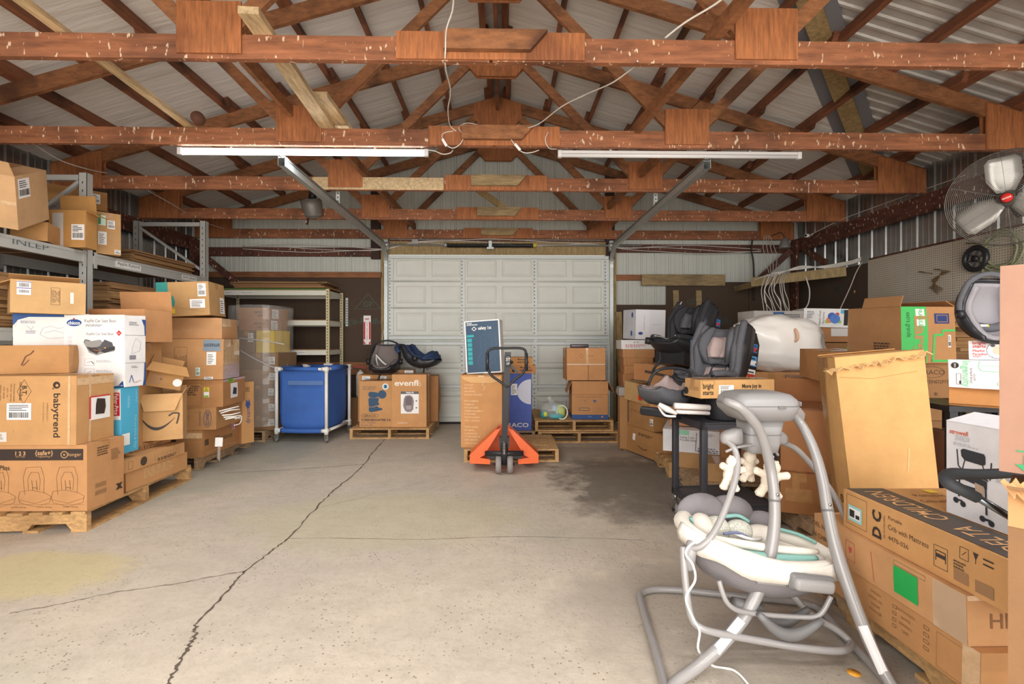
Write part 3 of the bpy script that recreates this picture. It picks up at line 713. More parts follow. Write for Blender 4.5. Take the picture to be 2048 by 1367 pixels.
for i in range(1, 6):
    mb = MB(); z = secs[i]; mb.cyl((DXL, DY - .016, z), (DXR, DY - .016, z), .012, DM, 8); mb.box((DXL + .01, DY - .02, z + .012), (DXR - .01, DY - .008, z + .024), DM); DB(mb, 'section_seam')
for z in (2.64, 1.28, 1.37, .60):
    mb = MB(); mb.box((DXL + .0, DY - .055, z - .025), (DXR, DY - .022, z - .022), STW); mb.box((DXL, DY - .055, z + .022), (DXR, DY - .022, z + .025), STW); mb.box((DXL, DY - .026, z - .025), (DXR, DY - .022, z + .025), STW); DB(mb, 'strut')
mb = MB(); mb.box((DXL, DY - .01, 0), (DXR, DY + .03, .03), DARK); DB(mb, 'bottom_seal')
# frame timber round the door
for nm, lo, hi in (('trim_16', (DXL - .13, YB - .09, 0), (DXL - .02, YB - .03, 2.95)), ('trim_17', (DXR + .02, YB - .09, 0), (DXR + .13, YB - .03, 2.8)), ('trim_18', (DXL - .06, YB - .085, 2.69), (DXR + .1, YB - .03, 2.90))):
    mb = MB(); mb.box(lo, hi, YWOOD); tag(mb.build(nm), {'trim_16': 'left', 'trim_17': 'right', 'trim_18': 'top'}[nm] + ' yellow timber framing the garage door', kind='structure')
# torsion bar and spring
o = thing('torsion_spring_bar', 'steel bar with a black coil spring above the garage door', 'spring bar', (0, YB - .16, 2.83))
def put(mb, n, par):
    ob = mb.build(n, par); ob.matrix_parent_inverse = par.matrix_basis.inverted(); return ob
zb = 2.83; yb = YB - .16
mb = MB(); mb.cyl((DXL - .02, yb, zb), (2.2, yb, zb), .013, ST, 12); put(mb, 'shaft', o)
mb = MB(); pts = [(-.88 + 1.36 * i / 900, yb + .03 * math.cos(i * .42 * math.pi / 2.2), zb - .008 + .03 * math.sin(i * .42 * math.pi / 2.2)) for i in range(900)]; mb.tube(pts, .006, mat('spring_black', '2B2B28', .45, metal=.4), 5); put(mb, 'coil_spring', o)
mb = MB(); mb.cyl((-.92, yb, zb), (-.88, yb, zb), .034, ST, 16); mb.cyl((.48, yb, zb), (.54, yb, zb), .034, ink('C9B34A'), 16); put(mb, 'winding_cone', o)
mb = MB(); mb.box((-.22, yb - .04, zb - .05), (-.17, YB - .09, zb + .06), ST); mb.box((-.25, yb - .045, zb - .07), (-.14, yb - .035, zb - .04), ST); put(mb, 'centre_bracket', o)
for x in (DXL - .03, DXR + .03):
    mb = MB(); mb.box((x - .03, yb - .03, zb - .09), (x + .03, YB - .09, zb + .07), ST); mb.cyl((x - .04, yb, zb), (x + .04, yb, zb), .05, ST, 18); put(mb, 'cable_drum', o)
# tracks
for sd, x, l in ((-1, DXL - .035, 'left'), (1, DXR + .035, 'right')):
    o = thing('door_track', 'galvanised garage door track on the %s, running out under the roof' % l, 'door track', (x, YB - .13, 0), group='garage door tracks')
    yt = YB - .15
    def chan(mb, P):
        """C-channel swept along a path in the y-z plane"""
        pr = [(-.022, .014), (-.026, .028), (.026, .028), (.026, -.028), (-.026, -.028), (-.022, -.014)]
        vs = []; n = len(P)
        for i, p in enumerate(P):
            d = (P[min(i+1, n-1)] - P[max(i-1, 0)]).normalized(); nn = Vector((0, d.z, -d.y))
            for a_, b_ in pr: vs.append(p + Vector((-sd * a_, 0, 0)) + nn * b_)
        k = len(pr); mb.add(vs, [(i*k+j, i*k+j+1, (i+1)*k+j+1, (i+1)*k+j) for i in range(n-1) for j in range(k-1)], ST)
    mb = MB(); chan(mb, [Vector((x, yt, .05)), Vector((x, yt, 2.48))]); put(mb, 'vertical_track', o)
    mb = MB(); chan(mb, [Vector((x, yt, 2.48))] + [Vector((x, yt - .3 * (1 - math.cos(R(a))), 2.48 + .3 * math.sin(R(a)))) for a in range(10, 91, 10)] + [Vector((x, 4.05, 2.79))]); put(mb, 'horizontal_track', o)
    mb = MB(); mb.box((x - .032 if sd < 0 else x + .028, 4.05, 2.765), (x - .028 if sd < 0 else x + .032, yt - .2, 2.845), ST); mb.box((x - .03, 4.05, 2.825), (x + .03, yt - .2, 2.829), ST); mb.box((x - .02, 4.05, 2.845), (x + .02, yt - .2, 2.848), ST); put(mb, 'angle_stiffener', o)
    for y in (5.42,) + (() if sd < 0 else ()):
        mb = MB(); mb.box((x - .02, y, 2.83), (x + .02, y + .003, 3.22), STW); mb.box((x - .022, y, 2.83), (x - .019, y + .03, 3.22), STW)
        for k in range(9): mb.box((x - .006, y - .002, 2.86 + k*.042), (x + .006, y - .0005, 2.875 + k*.042), DARK)
        put(mb, 'hanger', o)
    for z in (.5, 1.1, 1.7, 2.3):
        mb = MB(); mb.box((x - .02, yt + .02, z - .03), (x + .02, YB - .09, z + .03), ST); put(mb, 'bracket', o)

# ---------------------------------------------------------------- tube lamps
TUBEON = mat('lit_tube', 'F4FAFF', 0.4, emit=9); TUBEOFF = mat('tube_housing', 'CFCBC8', 0.4)
def lamp(label, x, y, z, on):
    o = thing('tube_lamp', label, 'tube lamp', (x, y, z), group='long tube lamps under the trusses')
    mb = MB(); mb.rbox((-1.03, -.013, .016), (1.03, .013, .04), .004, TUBEOFF); mb.build('housing', o)
    mb = MB(); mb.tube([(-1.02, 0, 0), (1.02, 0, 0)], .017, TUBEON if on else mat('tube_diffuser', 'D9D6D4', .35), 12); mb.build('diffuser', o)
    for sx in (-1, 1):
        mb = MB(); mb.rbox((min(sx*1.015, sx*1.05), -.02, -.02), (max(sx*1.015, sx*1.05), .02, .04), .005, TUBEOFF); mb.build('end_cap', o)
    for sx in (-.6, .6):
        mb = MB(); mb.box((sx - .01, -.015, .04), (sx + .01, .015, .062), ST); mb.build('clip', o)
    return o
lamp('lit white tube lamp under the second truss on the left', -1.68, 4.12, 2.893, True)
lamp('unlit grey tube lamp under the second truss on the right', 1.52, 4.12, 2.893, False)
for i, (x, y, z) in enumerate(LIT[1:]): lamp('added unseen lit tube lamp %s the photographer on the %s' % ('just above' if y > 0 else 'behind', 'left' if x < 0 else 'right'), x, y, 2.893, True)  # fixtures for the unseen lamps, added to light the room
# ---------------------------------------------------------------- pallets
def pallet(label, x, y, z=0.0, rot=0, w=1.02, d=1.22, m=None, notch_front=False, name='wooden_pallet', long_boards='x', h=.14):
    """w along local x, d along local y, origin front left bottom corner; stringers run along x (three), deck boards cross them unless notch_front"""
    m = m or PALLET; o = thing(name, label, 'pallet', (x, y, z), (0, 0, R(rot)), group='wooden pallets'); rng = random.Random(int(abs(x * 100) + abs(y * 37)))
    t = .018
    if notch_front:      # stringers seen from the side at the front: run along x, boards run along y
        L_, W_ = w, d; sw = lambda a, b: (a, b)
        for k in range(3):
            mb = MB(); yy = (W_ - .045) * k / 2; zz0, zz1 = t, h - t
            prof = [(0, zz0), (.10*L_, zz0), (.13*L_, zz0 + .04), (.34*L_, zz0 + .04), (.37*L_, zz0), (.63*L_, zz0), (.66*L_, zz0 + .04), (.87*L_, zz0 + .04), (.9*L_, zz0), (L_, zz0), (L_, zz1), (0, zz1)]
            mb.prism(prof, .04, m, Matrix.Translation((0, yy + .04, 0)) @ Matrix.Rotation(R(90), 4, 'X')); mb.build('stringer', o)
        n = 8
        for k in range(n):
            bw = .09 + rng.uniform(-.01, .015); xx = (L_ - .1) * k / (n - 1); mb = MB(); mb.box((xx, rng.uniform(-.01, .005), h - t), (min(L_, xx + bw), W_, h + rng.uniform(-.001, .002)), m); mb.build('deck_board', o)
        for k in range(4):
            xx = (L_ - .1) * k / 3; mb = MB(); mb.box((xx, 0, 0), (xx + .1, W_, t), m); mb.build('bottom_board', o)
    else:                # open ends at the front: stringers run along y, boards along x
        for k in range(3):
            xx = (w - .04) * k / 2; mb = MB(); zz0, zz1 = t, h - t
            prof = [(0, zz0), (.1*d, zz0), (.13*d, zz0 + .035), (.34*d, zz0 + .035), (.37*d, zz0), (.63*d, zz0), (.66*d, zz0 + .035), (.87*d, zz0 + .035), (.9*d, zz0), (d, zz0), (d, zz1), (0, zz1)]
            mb.prism(prof, .038, m, Matrix.Translation((xx, 0, 0)) @ Matrix(((0,0,1,0),(1,0,0,0),(0,1,0,0),(0,0,0,1)))); mb.build('stringer', o)
        n = 8
        for k in range(n):
            bw = .092 + rng.uniform(-.012, .012); yy = (d - .1) * k / (n - 1); mb = MB(); mb.box((rng.uniform(-.006, .004), yy, h - t), (w + rng.uniform(-.004, .006), min(d, yy + bw), h + rng.uniform(-.001, .002)), m); mb.build('deck_board', o)
        for k in range(4):
            yy = (d - .1) * k / 3; mb = MB(); mb.box((0, yy, 0), (w, yy + .1, t), m); mb.build('bottom_board', o)
    return o
PZ = .143
pallet('front left wooden pallet under the largest stroller cartons', -3.87, 3.30, rot=4, notch_front=True, d=1.26)
pallet('wooden pallet under the second stack on the left, with an inverted grey store carton', -4.1, 4.9, rot=3, m=PALLETG, d=1.15)
pallet('wooden pallet under the shrink-wrapped stack behind the blue bin', -4.10, 6.37, rot=0, m=PALLETG, d=.66, w=1.0)
pallet('wooden pallet under the booster seat and convertible seat cartons', -2.05, 6.52, d=1.05, w=1.06)
pallet('low pallet behind the orange pallet truck, under the tall brown carton', -.42, 5.24, m=PALLET, w=1.03, d=.84)
pallet('wooden pallet behind it carrying the violet carton', -.10, 6.28, m=PALLETG, w=.52, d=1.0)
pallet('lower of the two stacked pallets at the right of the garage door', .46, 6.22, m=PALLET, w=1.06, d=1.1)
pallet('upper of the two stacked pallets, carrying the carton with hanging flaps', .42, 6.26, z=PZ, m=PALLET, w=1.02, d=1.08)
pallet('wooden pallet under the crushed cartons right of the floor stain', 1.60, 4.62, rot=-4, m=PALLET, w=1.02, d=1.2)
pallet('wooden pallet in shade behind the black cart', 1.62, 3.92, m=PALLETG, w=1.02, d=.75, rot=-3)
pallet('wooden pallet under the big plain carton', 2.0, 2.95, m=PALLETG, w=1.02, d=.85)
pallet('front right wooden pallet under the long crib cartons', 1.60, 1.0, m=PALLET, w=1.02, d=1.22, rot=0)
pallet('rear right wooden pallet under the far ends of the crib cartons', 1.62, 2.24, m=PALLETG, w=1.02, d=.62)

# ---------------------------------------------------------------- left front stack
def seat_outline(c, k, u, v, s, m, wd=.002):
    """line drawing of a booster seat"""
    W, H = c.faces[k][5], c.faces[k][6]; q = lambda pts: [(u + a*s/W, v + b*s/H) for a, b in pts]
    c.line(k, q([(-.3,-.35),(-.34,.2),(-.25,.5),(.2,.52),(.3,.2),(.28,-.3)]), wd, m); c.line(k, q([(-.18,-.2),(-.2,.15),(-.1,.35),(.12,.35),(.18,.1),(.15,-.2)]), wd, m)
    c.line(k, q([(-.5,-.45),(-.45,-.25),(-.1,-.2),(.3,-.28),(.5,-.4),(.45,-.6),(0,-.72),(-.45,-.6)]), wd, m, closed=True); c.line(k, q([(-.48,-.5),(0,-.62),(.48,-.46)]), wd, m)
    c.line(k, q([(-.05,-.2),(-.08,.1)]), wd*1.6, m); c.line(k, q([(.08,-.2),(.06,.1)]), wd*1.6, m); c.line(k, q([(-.06,-.12),(.1,-.14)]), wd*2, m)
BR = ink('5A432F'); DK = ink('3A2E28')
def d(c):
    c.rect1('F', .0, .77, .97, .94, DK, .0016); w = ink('C99B6B')
    c.text('F', '1O', .17, .855, .045, w, bold=.02, off=.0026); c.text('F', '1 2 3', .44, .875, .026, w, bold=.03, off=.0026); c.text('F', 'ride 3 ways', .44, .825, .010, w, off=.0026)
    c.text('F', '{safe+}', .64, .875, .03, w, bold=.02, off=.0026); c.text('F', 'engineering', .64, .825, .012, w, off=.0026)
    c.ring('F', .81, .855, .022, .005, w); c.text('F', 'longer', .90, .85, .024, w, off=.0026); c.text('F', 'v', .81, .85, .02, w, bold=.04, off=.0026)
    c.text('F', 'SafePlus', .26, .66, .032, DK, bold=.01)
    for u in (.12, .26, .56, .84): seat_outline(c, 'F', u, .42, .22, ink('7A5738'), .0022)
    c.line('F', [(0, .11), (.98, .10)], .0015, ink('7A5738'))
    for u in (.2, .42, .64, .86): c.text('F', '22-50 lb / 10-22 kg', u, .06, .009, BR)
    c.lines('R', .25, .55, .9, .01, 4, BR); c.text('R', 'x', .86, .2, .05, DK, bold=.1); c.lines('R', .2, .6, .3, .03, 2, ink('9A744E')); c.lines('R', .62, .9, .82, .008, 6, ink('8A6644'))
carton('large brown carton at the bottom left, with a dark banner and seat drawings', -62, 3.37, 174, 3.37, PZ, .452, .32, deco=d, col='BD8A5A', seed=1)
def d(c):
    c.text('F', 'babytrend', .795, .43, .045, DK, rot=-90, bold=.012, width=.30)
    c.disc('F', .80, .87, .024, DK); c.disc('F', .805, .865, .010, ink('C3935F'), .0026); c.disc('F', .765, .82, .005, DK)
    c.line('F', [(.47, .60), (.40, .78), (.47, .95), (.545, .78)], .002, BR, closed=True)
    c.text('F', 'B.T.', .475, .79, .03, DK, rot=-90, bold=.02); c.text('F', 'LOS ANGELES', .435, .78, .014, DK, rot=-90, bold=.02)
    for i in range(5): c.text('F', ['PURCHASE ORDER', 'ITEM NO: TJ79C52A', 'QTY: 1 PC', 'N.W. 18 KGS', 'MADE IN CHINA'][i], .37 - i*.035, .76, .010, BR, rot=-90)
    c.text('F', 'SUPERIOR QUALITY', .71, .48, .010, ink('8A6644'), rot=-90); c.text('F', 'Expedition Travel System', .67, .48, .009, ink('8A6644'), rot=-90)
    c.label('F', .30, .37, .55, .61, 0); c.label('F', .14, .05, .30, .19, 2, ink('D9CFC6'))
    c.text('F', '...', .37, .2, .02, BR, rot=-90)
    c.rect('F', .915, 0, .94, 1, CTAPE, .0022); c.rect('R', 0, .86, 1, .97, CTAPE, .0016)
    c.label('R', .32, .32, .88, .68, 9, PAPER, 'picture_label'); r = ink('C8322D')
    c.rect1('R', .32, .66, .88, .68, r, .0042); c.rect1('R', .30, .34, .34, .67, r, .0042); c.poly('R', [(.46,.40),(.7,.39),(.74,.5),(.72,.62),(.5,.64),(.47,.55)], DK, .0042)
    c.rect('R', .30, 0, .36, 1, CTAPE, .002)
carton('brown stroller carton with a lower case brand running down it, on the drawing-covered carton', -45, 3.36, 152, 3.36, .597, .47, .32, deco=d, col='C3935F', seed=2)
def d(c):
    c.rect('L', .2, 0, .9, 1, CTAPE, .0022); c.line('F', [(.40, .3), (.46, .62), (.52, .7), (.56, .82)], .008, ink('6B4426')); c.line('F', [(.42, .28), (.5, .5)], .005, ink('6B4426'))
carton('sagging brown carton with a tear, squeezed over the stroller carton at the far left', -20, 3.5, 138, 3.66, 1.070, .205, .34, deco=d, col='BE8C58', seed=3, amp=.012, jit=.014)
def d(c):
    b = ink('24508E'); gl = ink('8A8FA0'); lt = ink('CFD2DC'); c.poly('F', [(.0, .62), (.08, .80), (.25, .90), (1, .93), (1, 1), (0, 1)], b)
    c.poly('F', [(.0, .52), (.02,.62),(.08, .77), (.25, .86), (1, .89),(1,.93),(.25,.9),(.08,.8)], WHT, .002)
    c.line('F', [(.42,.35),(.47,.55),(.6,.62),(.72,.55),(.86,.6),(.95,.4),(.8,.25),(.55,.22)], .002, gl, closed=True); c.line('F', [(.5,.4),(.66,.48),(.8,.4),(.9,.45)], .002, gl); c.line('F', [(.22,.62),(.28,.5),(.32,.6)], .002, gl)
    c.lines('F', .12, .42, .76, .004, 3, gl); c.lines('F', .2, .38, .46, .004, 4, gl)
    c.disc('L', .8, .2, .04, b, ry=.02); c.text('L', 'chicco', .8, .2, .015, WHT, off=.0028); c.line('L', [(.6,.8),(.72,.72),(.86,.86)], .003, ink('6A5AA0')); c.lines('L', .55, .95, .5, .006, 3, gl)
carton('white and blue carton lying on its side at the far left under an open one', 26, 3.62, 150, 3.85, 1.275, .235, .34, deco=d, col='E6E1DE', seed=4, seam=False)
def d(c):
    c.label('F', .08, .55, .26, .97, 3); c.label('F', .78, .34, .83, .70, 9, ink('E8DDD0'), 'paper_strip')
    c.frame('F', .52, .28, .64, .82, .002, BR)
    for i in range(4): c.text('F', ['GTIN 0049796', 'WT. 16.5 LBS', 'QTY 1 PC', 'PO NUMBER'][i], .545 + i*.028, .55, .011, BR, rot=90)
    c.flap('L', .2, 205); c.flap('F', .02, 0); c.flap('B', .17, 20)
carton('open brown carton with a purple-barred label, topmost of the far left stack', 20, 3.52, 171, 3.82, 1.512, .236, .35, deco=d, col='C9A06C', seed=5, open_top=False, seam=False)
def d(c):
    b = ink('1F4C92'); g = ink('8C8A92'); lg = ink('D9D6DC'); k = ink('3F3D42')
    c.disc('F', .17, .895, .060, b, ry=.027); c.ring('F', .17, .895, .058, .003, WHT, ry=.025); c.text('F', 'chicco', .17, .893, .026, WHT, bold=.03, off=.003, width=.10); c.disc('F', .165, .95, .007, ink('C8322D'), .003)
    c.text('F', 'KeyFit Car Seat Base', .60, .915, .024, g, width=.25); c.lines('F', .36, .68, .86, .005, 2, g)
    c.text('F', 'KeyFit Car Seat Base', .60, .735, .020, g, width=.215); c.poly('F', [(.91,.71),(.955,.75),(.91,.79),(.865,.75)], ink('CE2A33')); c.text('F', 'AIR', .91, .748, .010, WHT, off=.003)
    # the seat base picture
    c.poly('F', [(.33,.62),(.36,.66),(.46,.64),(.6,.66),(.66,.62),(.80,.58),(.85,.56),(.84,.50),(.66,.47),(.55,.44),(.42,.48),(.37,.56)], ink('9A9894')); c.poly('F', [(.38,.56),(.44,.5),(.55,.46),(.6,.5),(.58,.56),(.48,.55)], k, .0024)
    c.poly('F', [(.52,.55),(.60,.57),(.68,.66),(.80,.62),(.82,.57),(.70,.53),(.6,.51)], ink('57555B'), .003); c.poly('F', [(.6,.5),(.7,.54),(.84,.57),(.85,.52),(.68,.475)], k, .0034)
    c.line('F', [(.34,.62),(.36,.66),(.44,.645)], .006, ink('57555B'), .003); c.line('F', [(.5,.52),(.58,.505),(.6,.53)], .003, ink('E08A2E'), .004); c.disc('F', .69, .545, .006, ink('E0B03E'), .0045)
    for v in (.35, .21): c.frame('F', .355, v - .05, .51, v + .045, .002, ink('A8A6AC')); c.line('F', [(.39, v-.01), (.46, v+.01)], .003, g); c.lines('F', .54, .80, v + .02, .004, 3, ink('B8B6BC'))
    c.line('F', [(.46,.36),(.50,.32)], .005, k); c.text('F', 'KeyFit Base', .10, .42, .05, lg, rot=90)
    c.poly('F', [(.80,0),(.90,.03),(.97,.09),(.985,.0)], b); c.text('F', 'KeyFit 30', .9, .02, .012, WHT, off=.003)
    c.rect1('R', .0, .33, 1, .335, g); c.rect1('R', .0, .72, 1, .725, g); c.line('R', [(.3,.46),(.7,.5),(.75,.62),(.5,.68),(.35,.56)], .002, g, closed=True); c.rect1('R', .2, .38, .5, .44, g); c.lines('R', .3, .6, .28, .006, 2, g)
    c.poly('R', [(.86,0),(1,0),(1,.33),(.94,.33),(.92,.1)], b); c.poly('R', [(.8,.95),(1,.95),(1,.72),(.95,.72),(.93,.86)], b); c.line('R', [(.2,.06),(.3,.16),(.4,.06)], .006, b); c.lines('R', .2, .7, .9, .006, 3, g); c.text('R', 'KeyFit 30', .6, .06, .012, ink('C8322D'), rot=10)
    c.flap('L', .03, 30); c.flap('F', .0, 0); c.flap('B', .03, 0)
carton('tall white carton with a blue oval logo and a car seat base pictured', 127, 3.80, 250, 3.78, .952, .555, .20, deco=d, col='EFECEA', seed=6, jit=.005, seam=False)
def d(c): c.flap('F', .02, 0); c.flap('B', .18, 84)
carton('brown carton with an upright back flap, behind the tall white carton', 178, 4.08, 289, 4.08, 1.30, .27, .34, deco=d, col='C68F5E', seed=7, open_top=True)
carton('brown carton hidden under the one with an upright flap', 186, 4.1, 272, 4.1, PZ, 1.15, .30, col='B98956', seed=77)
def d(c):
    w = WHT; c.rect1('F', -.0, .0, .0, .0, w); bl = ink('9ED8EE')
    c.rect1('F', .0, .28, .12, 1, ink('CFE9F2')); c.rect1('F', .38, .52, .98, .98, PAPER); c.rect1('F', .44, .58, .92, .93, ink('C8202C'), .002); c.text('F', 'Fisher-Price', .68, .755, .033, WHT, rot=-90, bold=.02, width=.16, off=.003)
    c.text('R', 'Deluxe Kick & Play', .78, .30, .024, bl, rot=-90, width=.26); c.text('R', 'Fisher-Price', .86, .85, .014, bl, rot=-90); c.lines('R', .35, .5, .85, .008, 7, bl); c.text('F', 'Piano', .2, .22, .02, bl, rot=-90)
    c.label('R', .04, .12, .46, .30, 9, PAPER, 'picture_label')
    for a, b_ in ((.16, .17), (.34, .17), (.16, .25), (.34, .25)): c.ring('R', a, b_, .009, .002)
carton('bright blue toy carton with a red logo block, under the tall white carton', 214, 3.76, 243, 3.76, .440, .508, .17, deco=d, col='56B7DA', seed=8, seam=False, face_cols={'R': ink('4BAACD')})
# three long flat cartons on the pallet
def d(c):
    c.lines('R', .25, .75, .82, .008, 6, ink('CFA878')); c.rect('F', 0, 0, 1, 1, ink('AE7A48'))
def flat_long(label, x, y0, y1, z, h, w, col, deco=None, seed=0, rot=0, **kw):
    """a long carton whose right side faces the aisle: origin front right corner at (x, y0)"""
    dd = y1 - y0; M = Matrix.Translation((x, y0, z)) @ Matrix.Rotation(R(rot), 4, 'Z') @ Matrix.Translation((-w, 0, 0)); c = Carton(w, dd, h, col=col, seed=seed, **kw)
    if deco: deco(c)
    c.build('cardboard_box', label, 'box', M); return c
flat_long('lowest long brown carton on the front left pallet, with faint print rows', -2.90, 3.78, 4.50, PZ, .150, .55, 'C08D5B', d, 9)
def d(c):
    c.disc('F', .80, .5, .035, DK); c.text('F', '123', .80, .5, .016, ink('BD8A5A'), off=.003); c.disc('R', .34, .5, .036, ink('4A3A2E')); c.frame('R', .13, .2, .19, .8, .002, BR)
    for i in range(9): c.rect1('R', .5 + i*.05, .12 + (i % 3)*.02, .502 + i*.05, .8, BR)
    c.lines('R', .55, .9, .25, .008, 2, BR)
flat_long('slim brown carton with a round black mark, on the lowest long carton', -2.885, 3.68, 4.44, .296, .098, .36, 'C39260', d, 10)
def d(c): c.text('R', 'MODEL: 0722 DS', .55, .66, .028, BR, rot=180, width=.27); c.text('R', 'LX800Y: 72 X 8 X 60.5 CM', .62, .3, .026, BR, rot=180, width=.38)
flat_long('flat brown carton with upside-down model lettering, under the blue carton', -3.02, 3.66, 4.46, .397, .042, .5, 'BC8A58', d, 11, taped=False)
def d(c):
    n = 26; up = []; lo = []
    for i in range(n + 1):
        t = i / n; x = .02 + .80*t; y = .60 - .36*math.sin(math.pi*(t**.8)*.86) + .03*t; wd = .052*math.sin(math.pi*min(1, t*.92 + .1)) + .012; up.append((x, y + wd/2)); lo.append((x, y - wd/2))
    for i in range(n): c.poly('F', [up[i], lo[i], lo[i+1], up[i+1]], DK, .0024)
    c.line('F', [(.68,.52),(.78,.58),(.92,.57),(.90,.46),(.86,.34)], .012, DK, .0028)
    c.flap('F', .15, 250, skew=.05); c.flap('R', .05, 120); c.flap('L', .04, 60); c.flap('B', .05, 80)
carton('open brown carton with a black smile arrow, right of the bright blue carton', 276, 4.16, 366, 4.30, .452, .40, .26, deco=d, col='C79A66', seed=12, open_top=True, roll=0)
def d(c):
    c.rect1('F', .1, .12, .4, .5, ink('A97D4F')); c.ring('F', .35, .80, .034, .003, BR, ry=.012); c.text('F', 'GRACO', .35, .8, .012, BR); c.label('R', .1, .3, .5, .6, 2)
    c.disc('F', .86, .30, .034, PAPER, .003); c.ring('F', .86, .30, .02, .002, ink('9A9894'), ry=.012); c.disc('F', .38, .35, .01, BR, ry=.005)
    c.flap('F', .13, 215, skew=-.03); c.flap('L', .06, 80); c.flap('B', .05, 95)
carton('tipped open brown carton with a round white sticker, above the smile carton', 290, 4.2, 362, 4.36, .93, .21, .25, deco=d, col='B68650', seed=13, open_top=True, roll=14)
# ---------------------------------------------------------------- second left stack
yellow = ink('D9C93A'); green = ink('8FBF3A')
def warn(c, k, u, v, s):
    W, H = c.faces[k][5], c.faces[k][6]; c.label(k, u - s*.5/W, v - s/H, u + s*.5/W, v + s/H, 9, PAPER, 'warning_label'); c.rect1(k, u - s*.5/W, v + .1*s/H, u + s*.5/W, v + s/H, yellow, .004); c.poly(k, [(u - s*.35/W, v + .2*s/H), (u + s*.35/W, v + .2*s/H), (u, v + .9*s/H)], INK, .005); c.poly(k, [(u - s*.25/W, v + .27*s/H), (u + s*.25/W, v + .27*s/H), (u, v + .75*s/H)], yellow, .0056)
    c.rect1(k, u - s*.45/W, v - .95*s/H, u + s*.4/W, v - .6*s/H, green, .004)
def d(c): c.rect('F', 0, .7, 1, .9, CTAPE, .0018); c.text('R', 'norelco', .35, .6, .02, BR, rot=180); c.rect1('R', .05, .4, .14, .62, BR); c.lines('R', .4, .8, .5, .012, 2, BR); c.label('R', .75, .68, .84, .95, 2, ink('D89AB8'), 'pink_sticker'); c.line('R', [(.1,.1),(.6,.2),(.9,.1)], .004, CTAPE)
carton('lowest brown carton of the second left stack, slumping at its front corner', 352, 4.90, 405, 4.90, PZ, .275, .68, deco=d, col='A97849', seed=14, amp=.01)
def d(c):
    bl = ink('3D4A6B'); c.ring('F', .78, .5, .034, .005, bl, ry=.085); c.text('F', 'GRACO', .78, .5, .03, bl, rot=-90, bold=.02, width=.13); c.text('F', 'TRANSITIONS', .58, .5, .016, bl, rot=-90, width=.14); c.text('F', '3-in-1', .3, .55, .012, ink('8A6644'), rot=-90)
    c.flap('F', .03, 20)
carton('carton with a sideways navy oval logo, second up in the second left stack', 355, 4.88, 432, 4.92, .42, .225, .60, deco=d, col='B68553', seed=15)
# torn end flap with white plastic sticking out
mb = MB(); rng = random.Random(5); P0 = at(440, 852, 4.86)
def crumple(P, sx, sy, sz, m, name, label, cat, seed=0, amp=.3, n=14, flat=1.0):
    mb = MB(); mb.ball((0, 0, 0), sx, sy, sz, m, n); out = []
    for v in mb.v:
        q = noise.noise_vector(Vector((v.x/sx, v.y/sy, v.z/sz)) * 1.6 + Vector((seed, 0, 0))); out.append(Vector((v.x * (1 + amp*q.x), v.y * (1 + amp*q.y), v.z * (1 + amp*q.z)*flat)))
    mb.v = out; mb.sm = [False] * len(mb.sm) if amp > .45 else mb.sm; o = mb.build(name); o.location = P; return tag(o, label, cat)
def d(c): c.frame('F', .0, .05, .5, .9, .002, BR); c.lines('F', .04, .46, .75, .012, 5, BR); warn(c, 'F', .62, .55, .05); c.label('R', .3, .25, .62, .82, 9, PAPER, 'picture_label'); c.poly('R', [(.38,.4),(.55,.36),(.57,.6),(.42,.66)], DK, .0045); c.label('R', .2, .86, .45, 1.0, 2, green, 'green_label'); c.rect('R', 0, .92, 1, 1, CTAPE, .0018)
carton('brown carton with a yellow warning label, third up in the second left stack', 360, 4.87, 446, 4.92, .648, .27, .55, deco=d, col='B07D4C', seed=16)
def d(c):
    gb = ink('7F8E9B'); c.rect1('F', .72, .70, .96, .98, gb); c.text('F', 'amazon', .84, .85, .042, ink('3B3B42'), rot=180, bold=.015, width=.14, off=.003)
    c.label('F', .77, .36, .90, .68, 2); c.label('F', .62, .10, .68, .30, 0, ink('D9EFE0')); c.label('F', .74, .0, .86, .07, 0)
    c.frame('F', .33, .12, .50, .80, .002, BR)
    for i in range(6): c.text('F', ['ITEM: CHILD SEAT', 'QTY: 1 PC', 'N.W: 6.9 KGS', 'G.W: 8.2 KGS', 'MEAS: 48.5X46', 'MADE IN CHINA'][i], .352 + i*.027, .46, .012, BR, rot=90)
    warn(c, 'F', .12, .42, .055); c.rect1('F', .0, .4, .035, .52, ink('D98A3A')); c.rect('R', 0, .0, 1, 1, CTAPE, .001)
carton('wide brown carton with an inverted grey store label, midway in the second left stack', 300, 4.80, 446, 4.90, .925, .405, .42, deco=d, col='BE8C5B', seed=17, jit=.01)
def d(c): c.label('F', .12, .32, .26, .92, 3); c.rect('R', 0, .6, .5, 1, CTAPE, .002); c.flap('F', .05, 8, skew=.1)
carton('sagging brown carton with a purple-barred label, under the teal-printed carton', 296, 4.86, 444, 4.96, 1.334, .205, .40, deco=d, col='BF8F61', seed=18, amp=.012, jit=.012)
def d(c):
    t = ink('2E8C83'); c.poly('F', [(.0,.0),(.22,.0),(.22,1),(.0,1)], t); c.rect1('F', .09, .12, .16, .88, ink('B98A55'), .0026); c.text('F', 'SAMPLE PACK', .055, .5, .018, ink('57A79E'), rot=90, off=.003)
    c.poly('F', [(.27,.32),(.33,.28),(.35,.42),(.33,.55),(.3,.62),(.27,.5)], t); c.rect1('F', .28, .08, .34, .22, ink('E3C02C'))
    c.label('F', .79, .56, .95, .94, 0); c.label('F', .63, .22, .92, .48, 2); c.label('R', .62, .08, .92, .58, 2); c.line('F', [(.4,.25),(.9,.1)], .0015, BR)
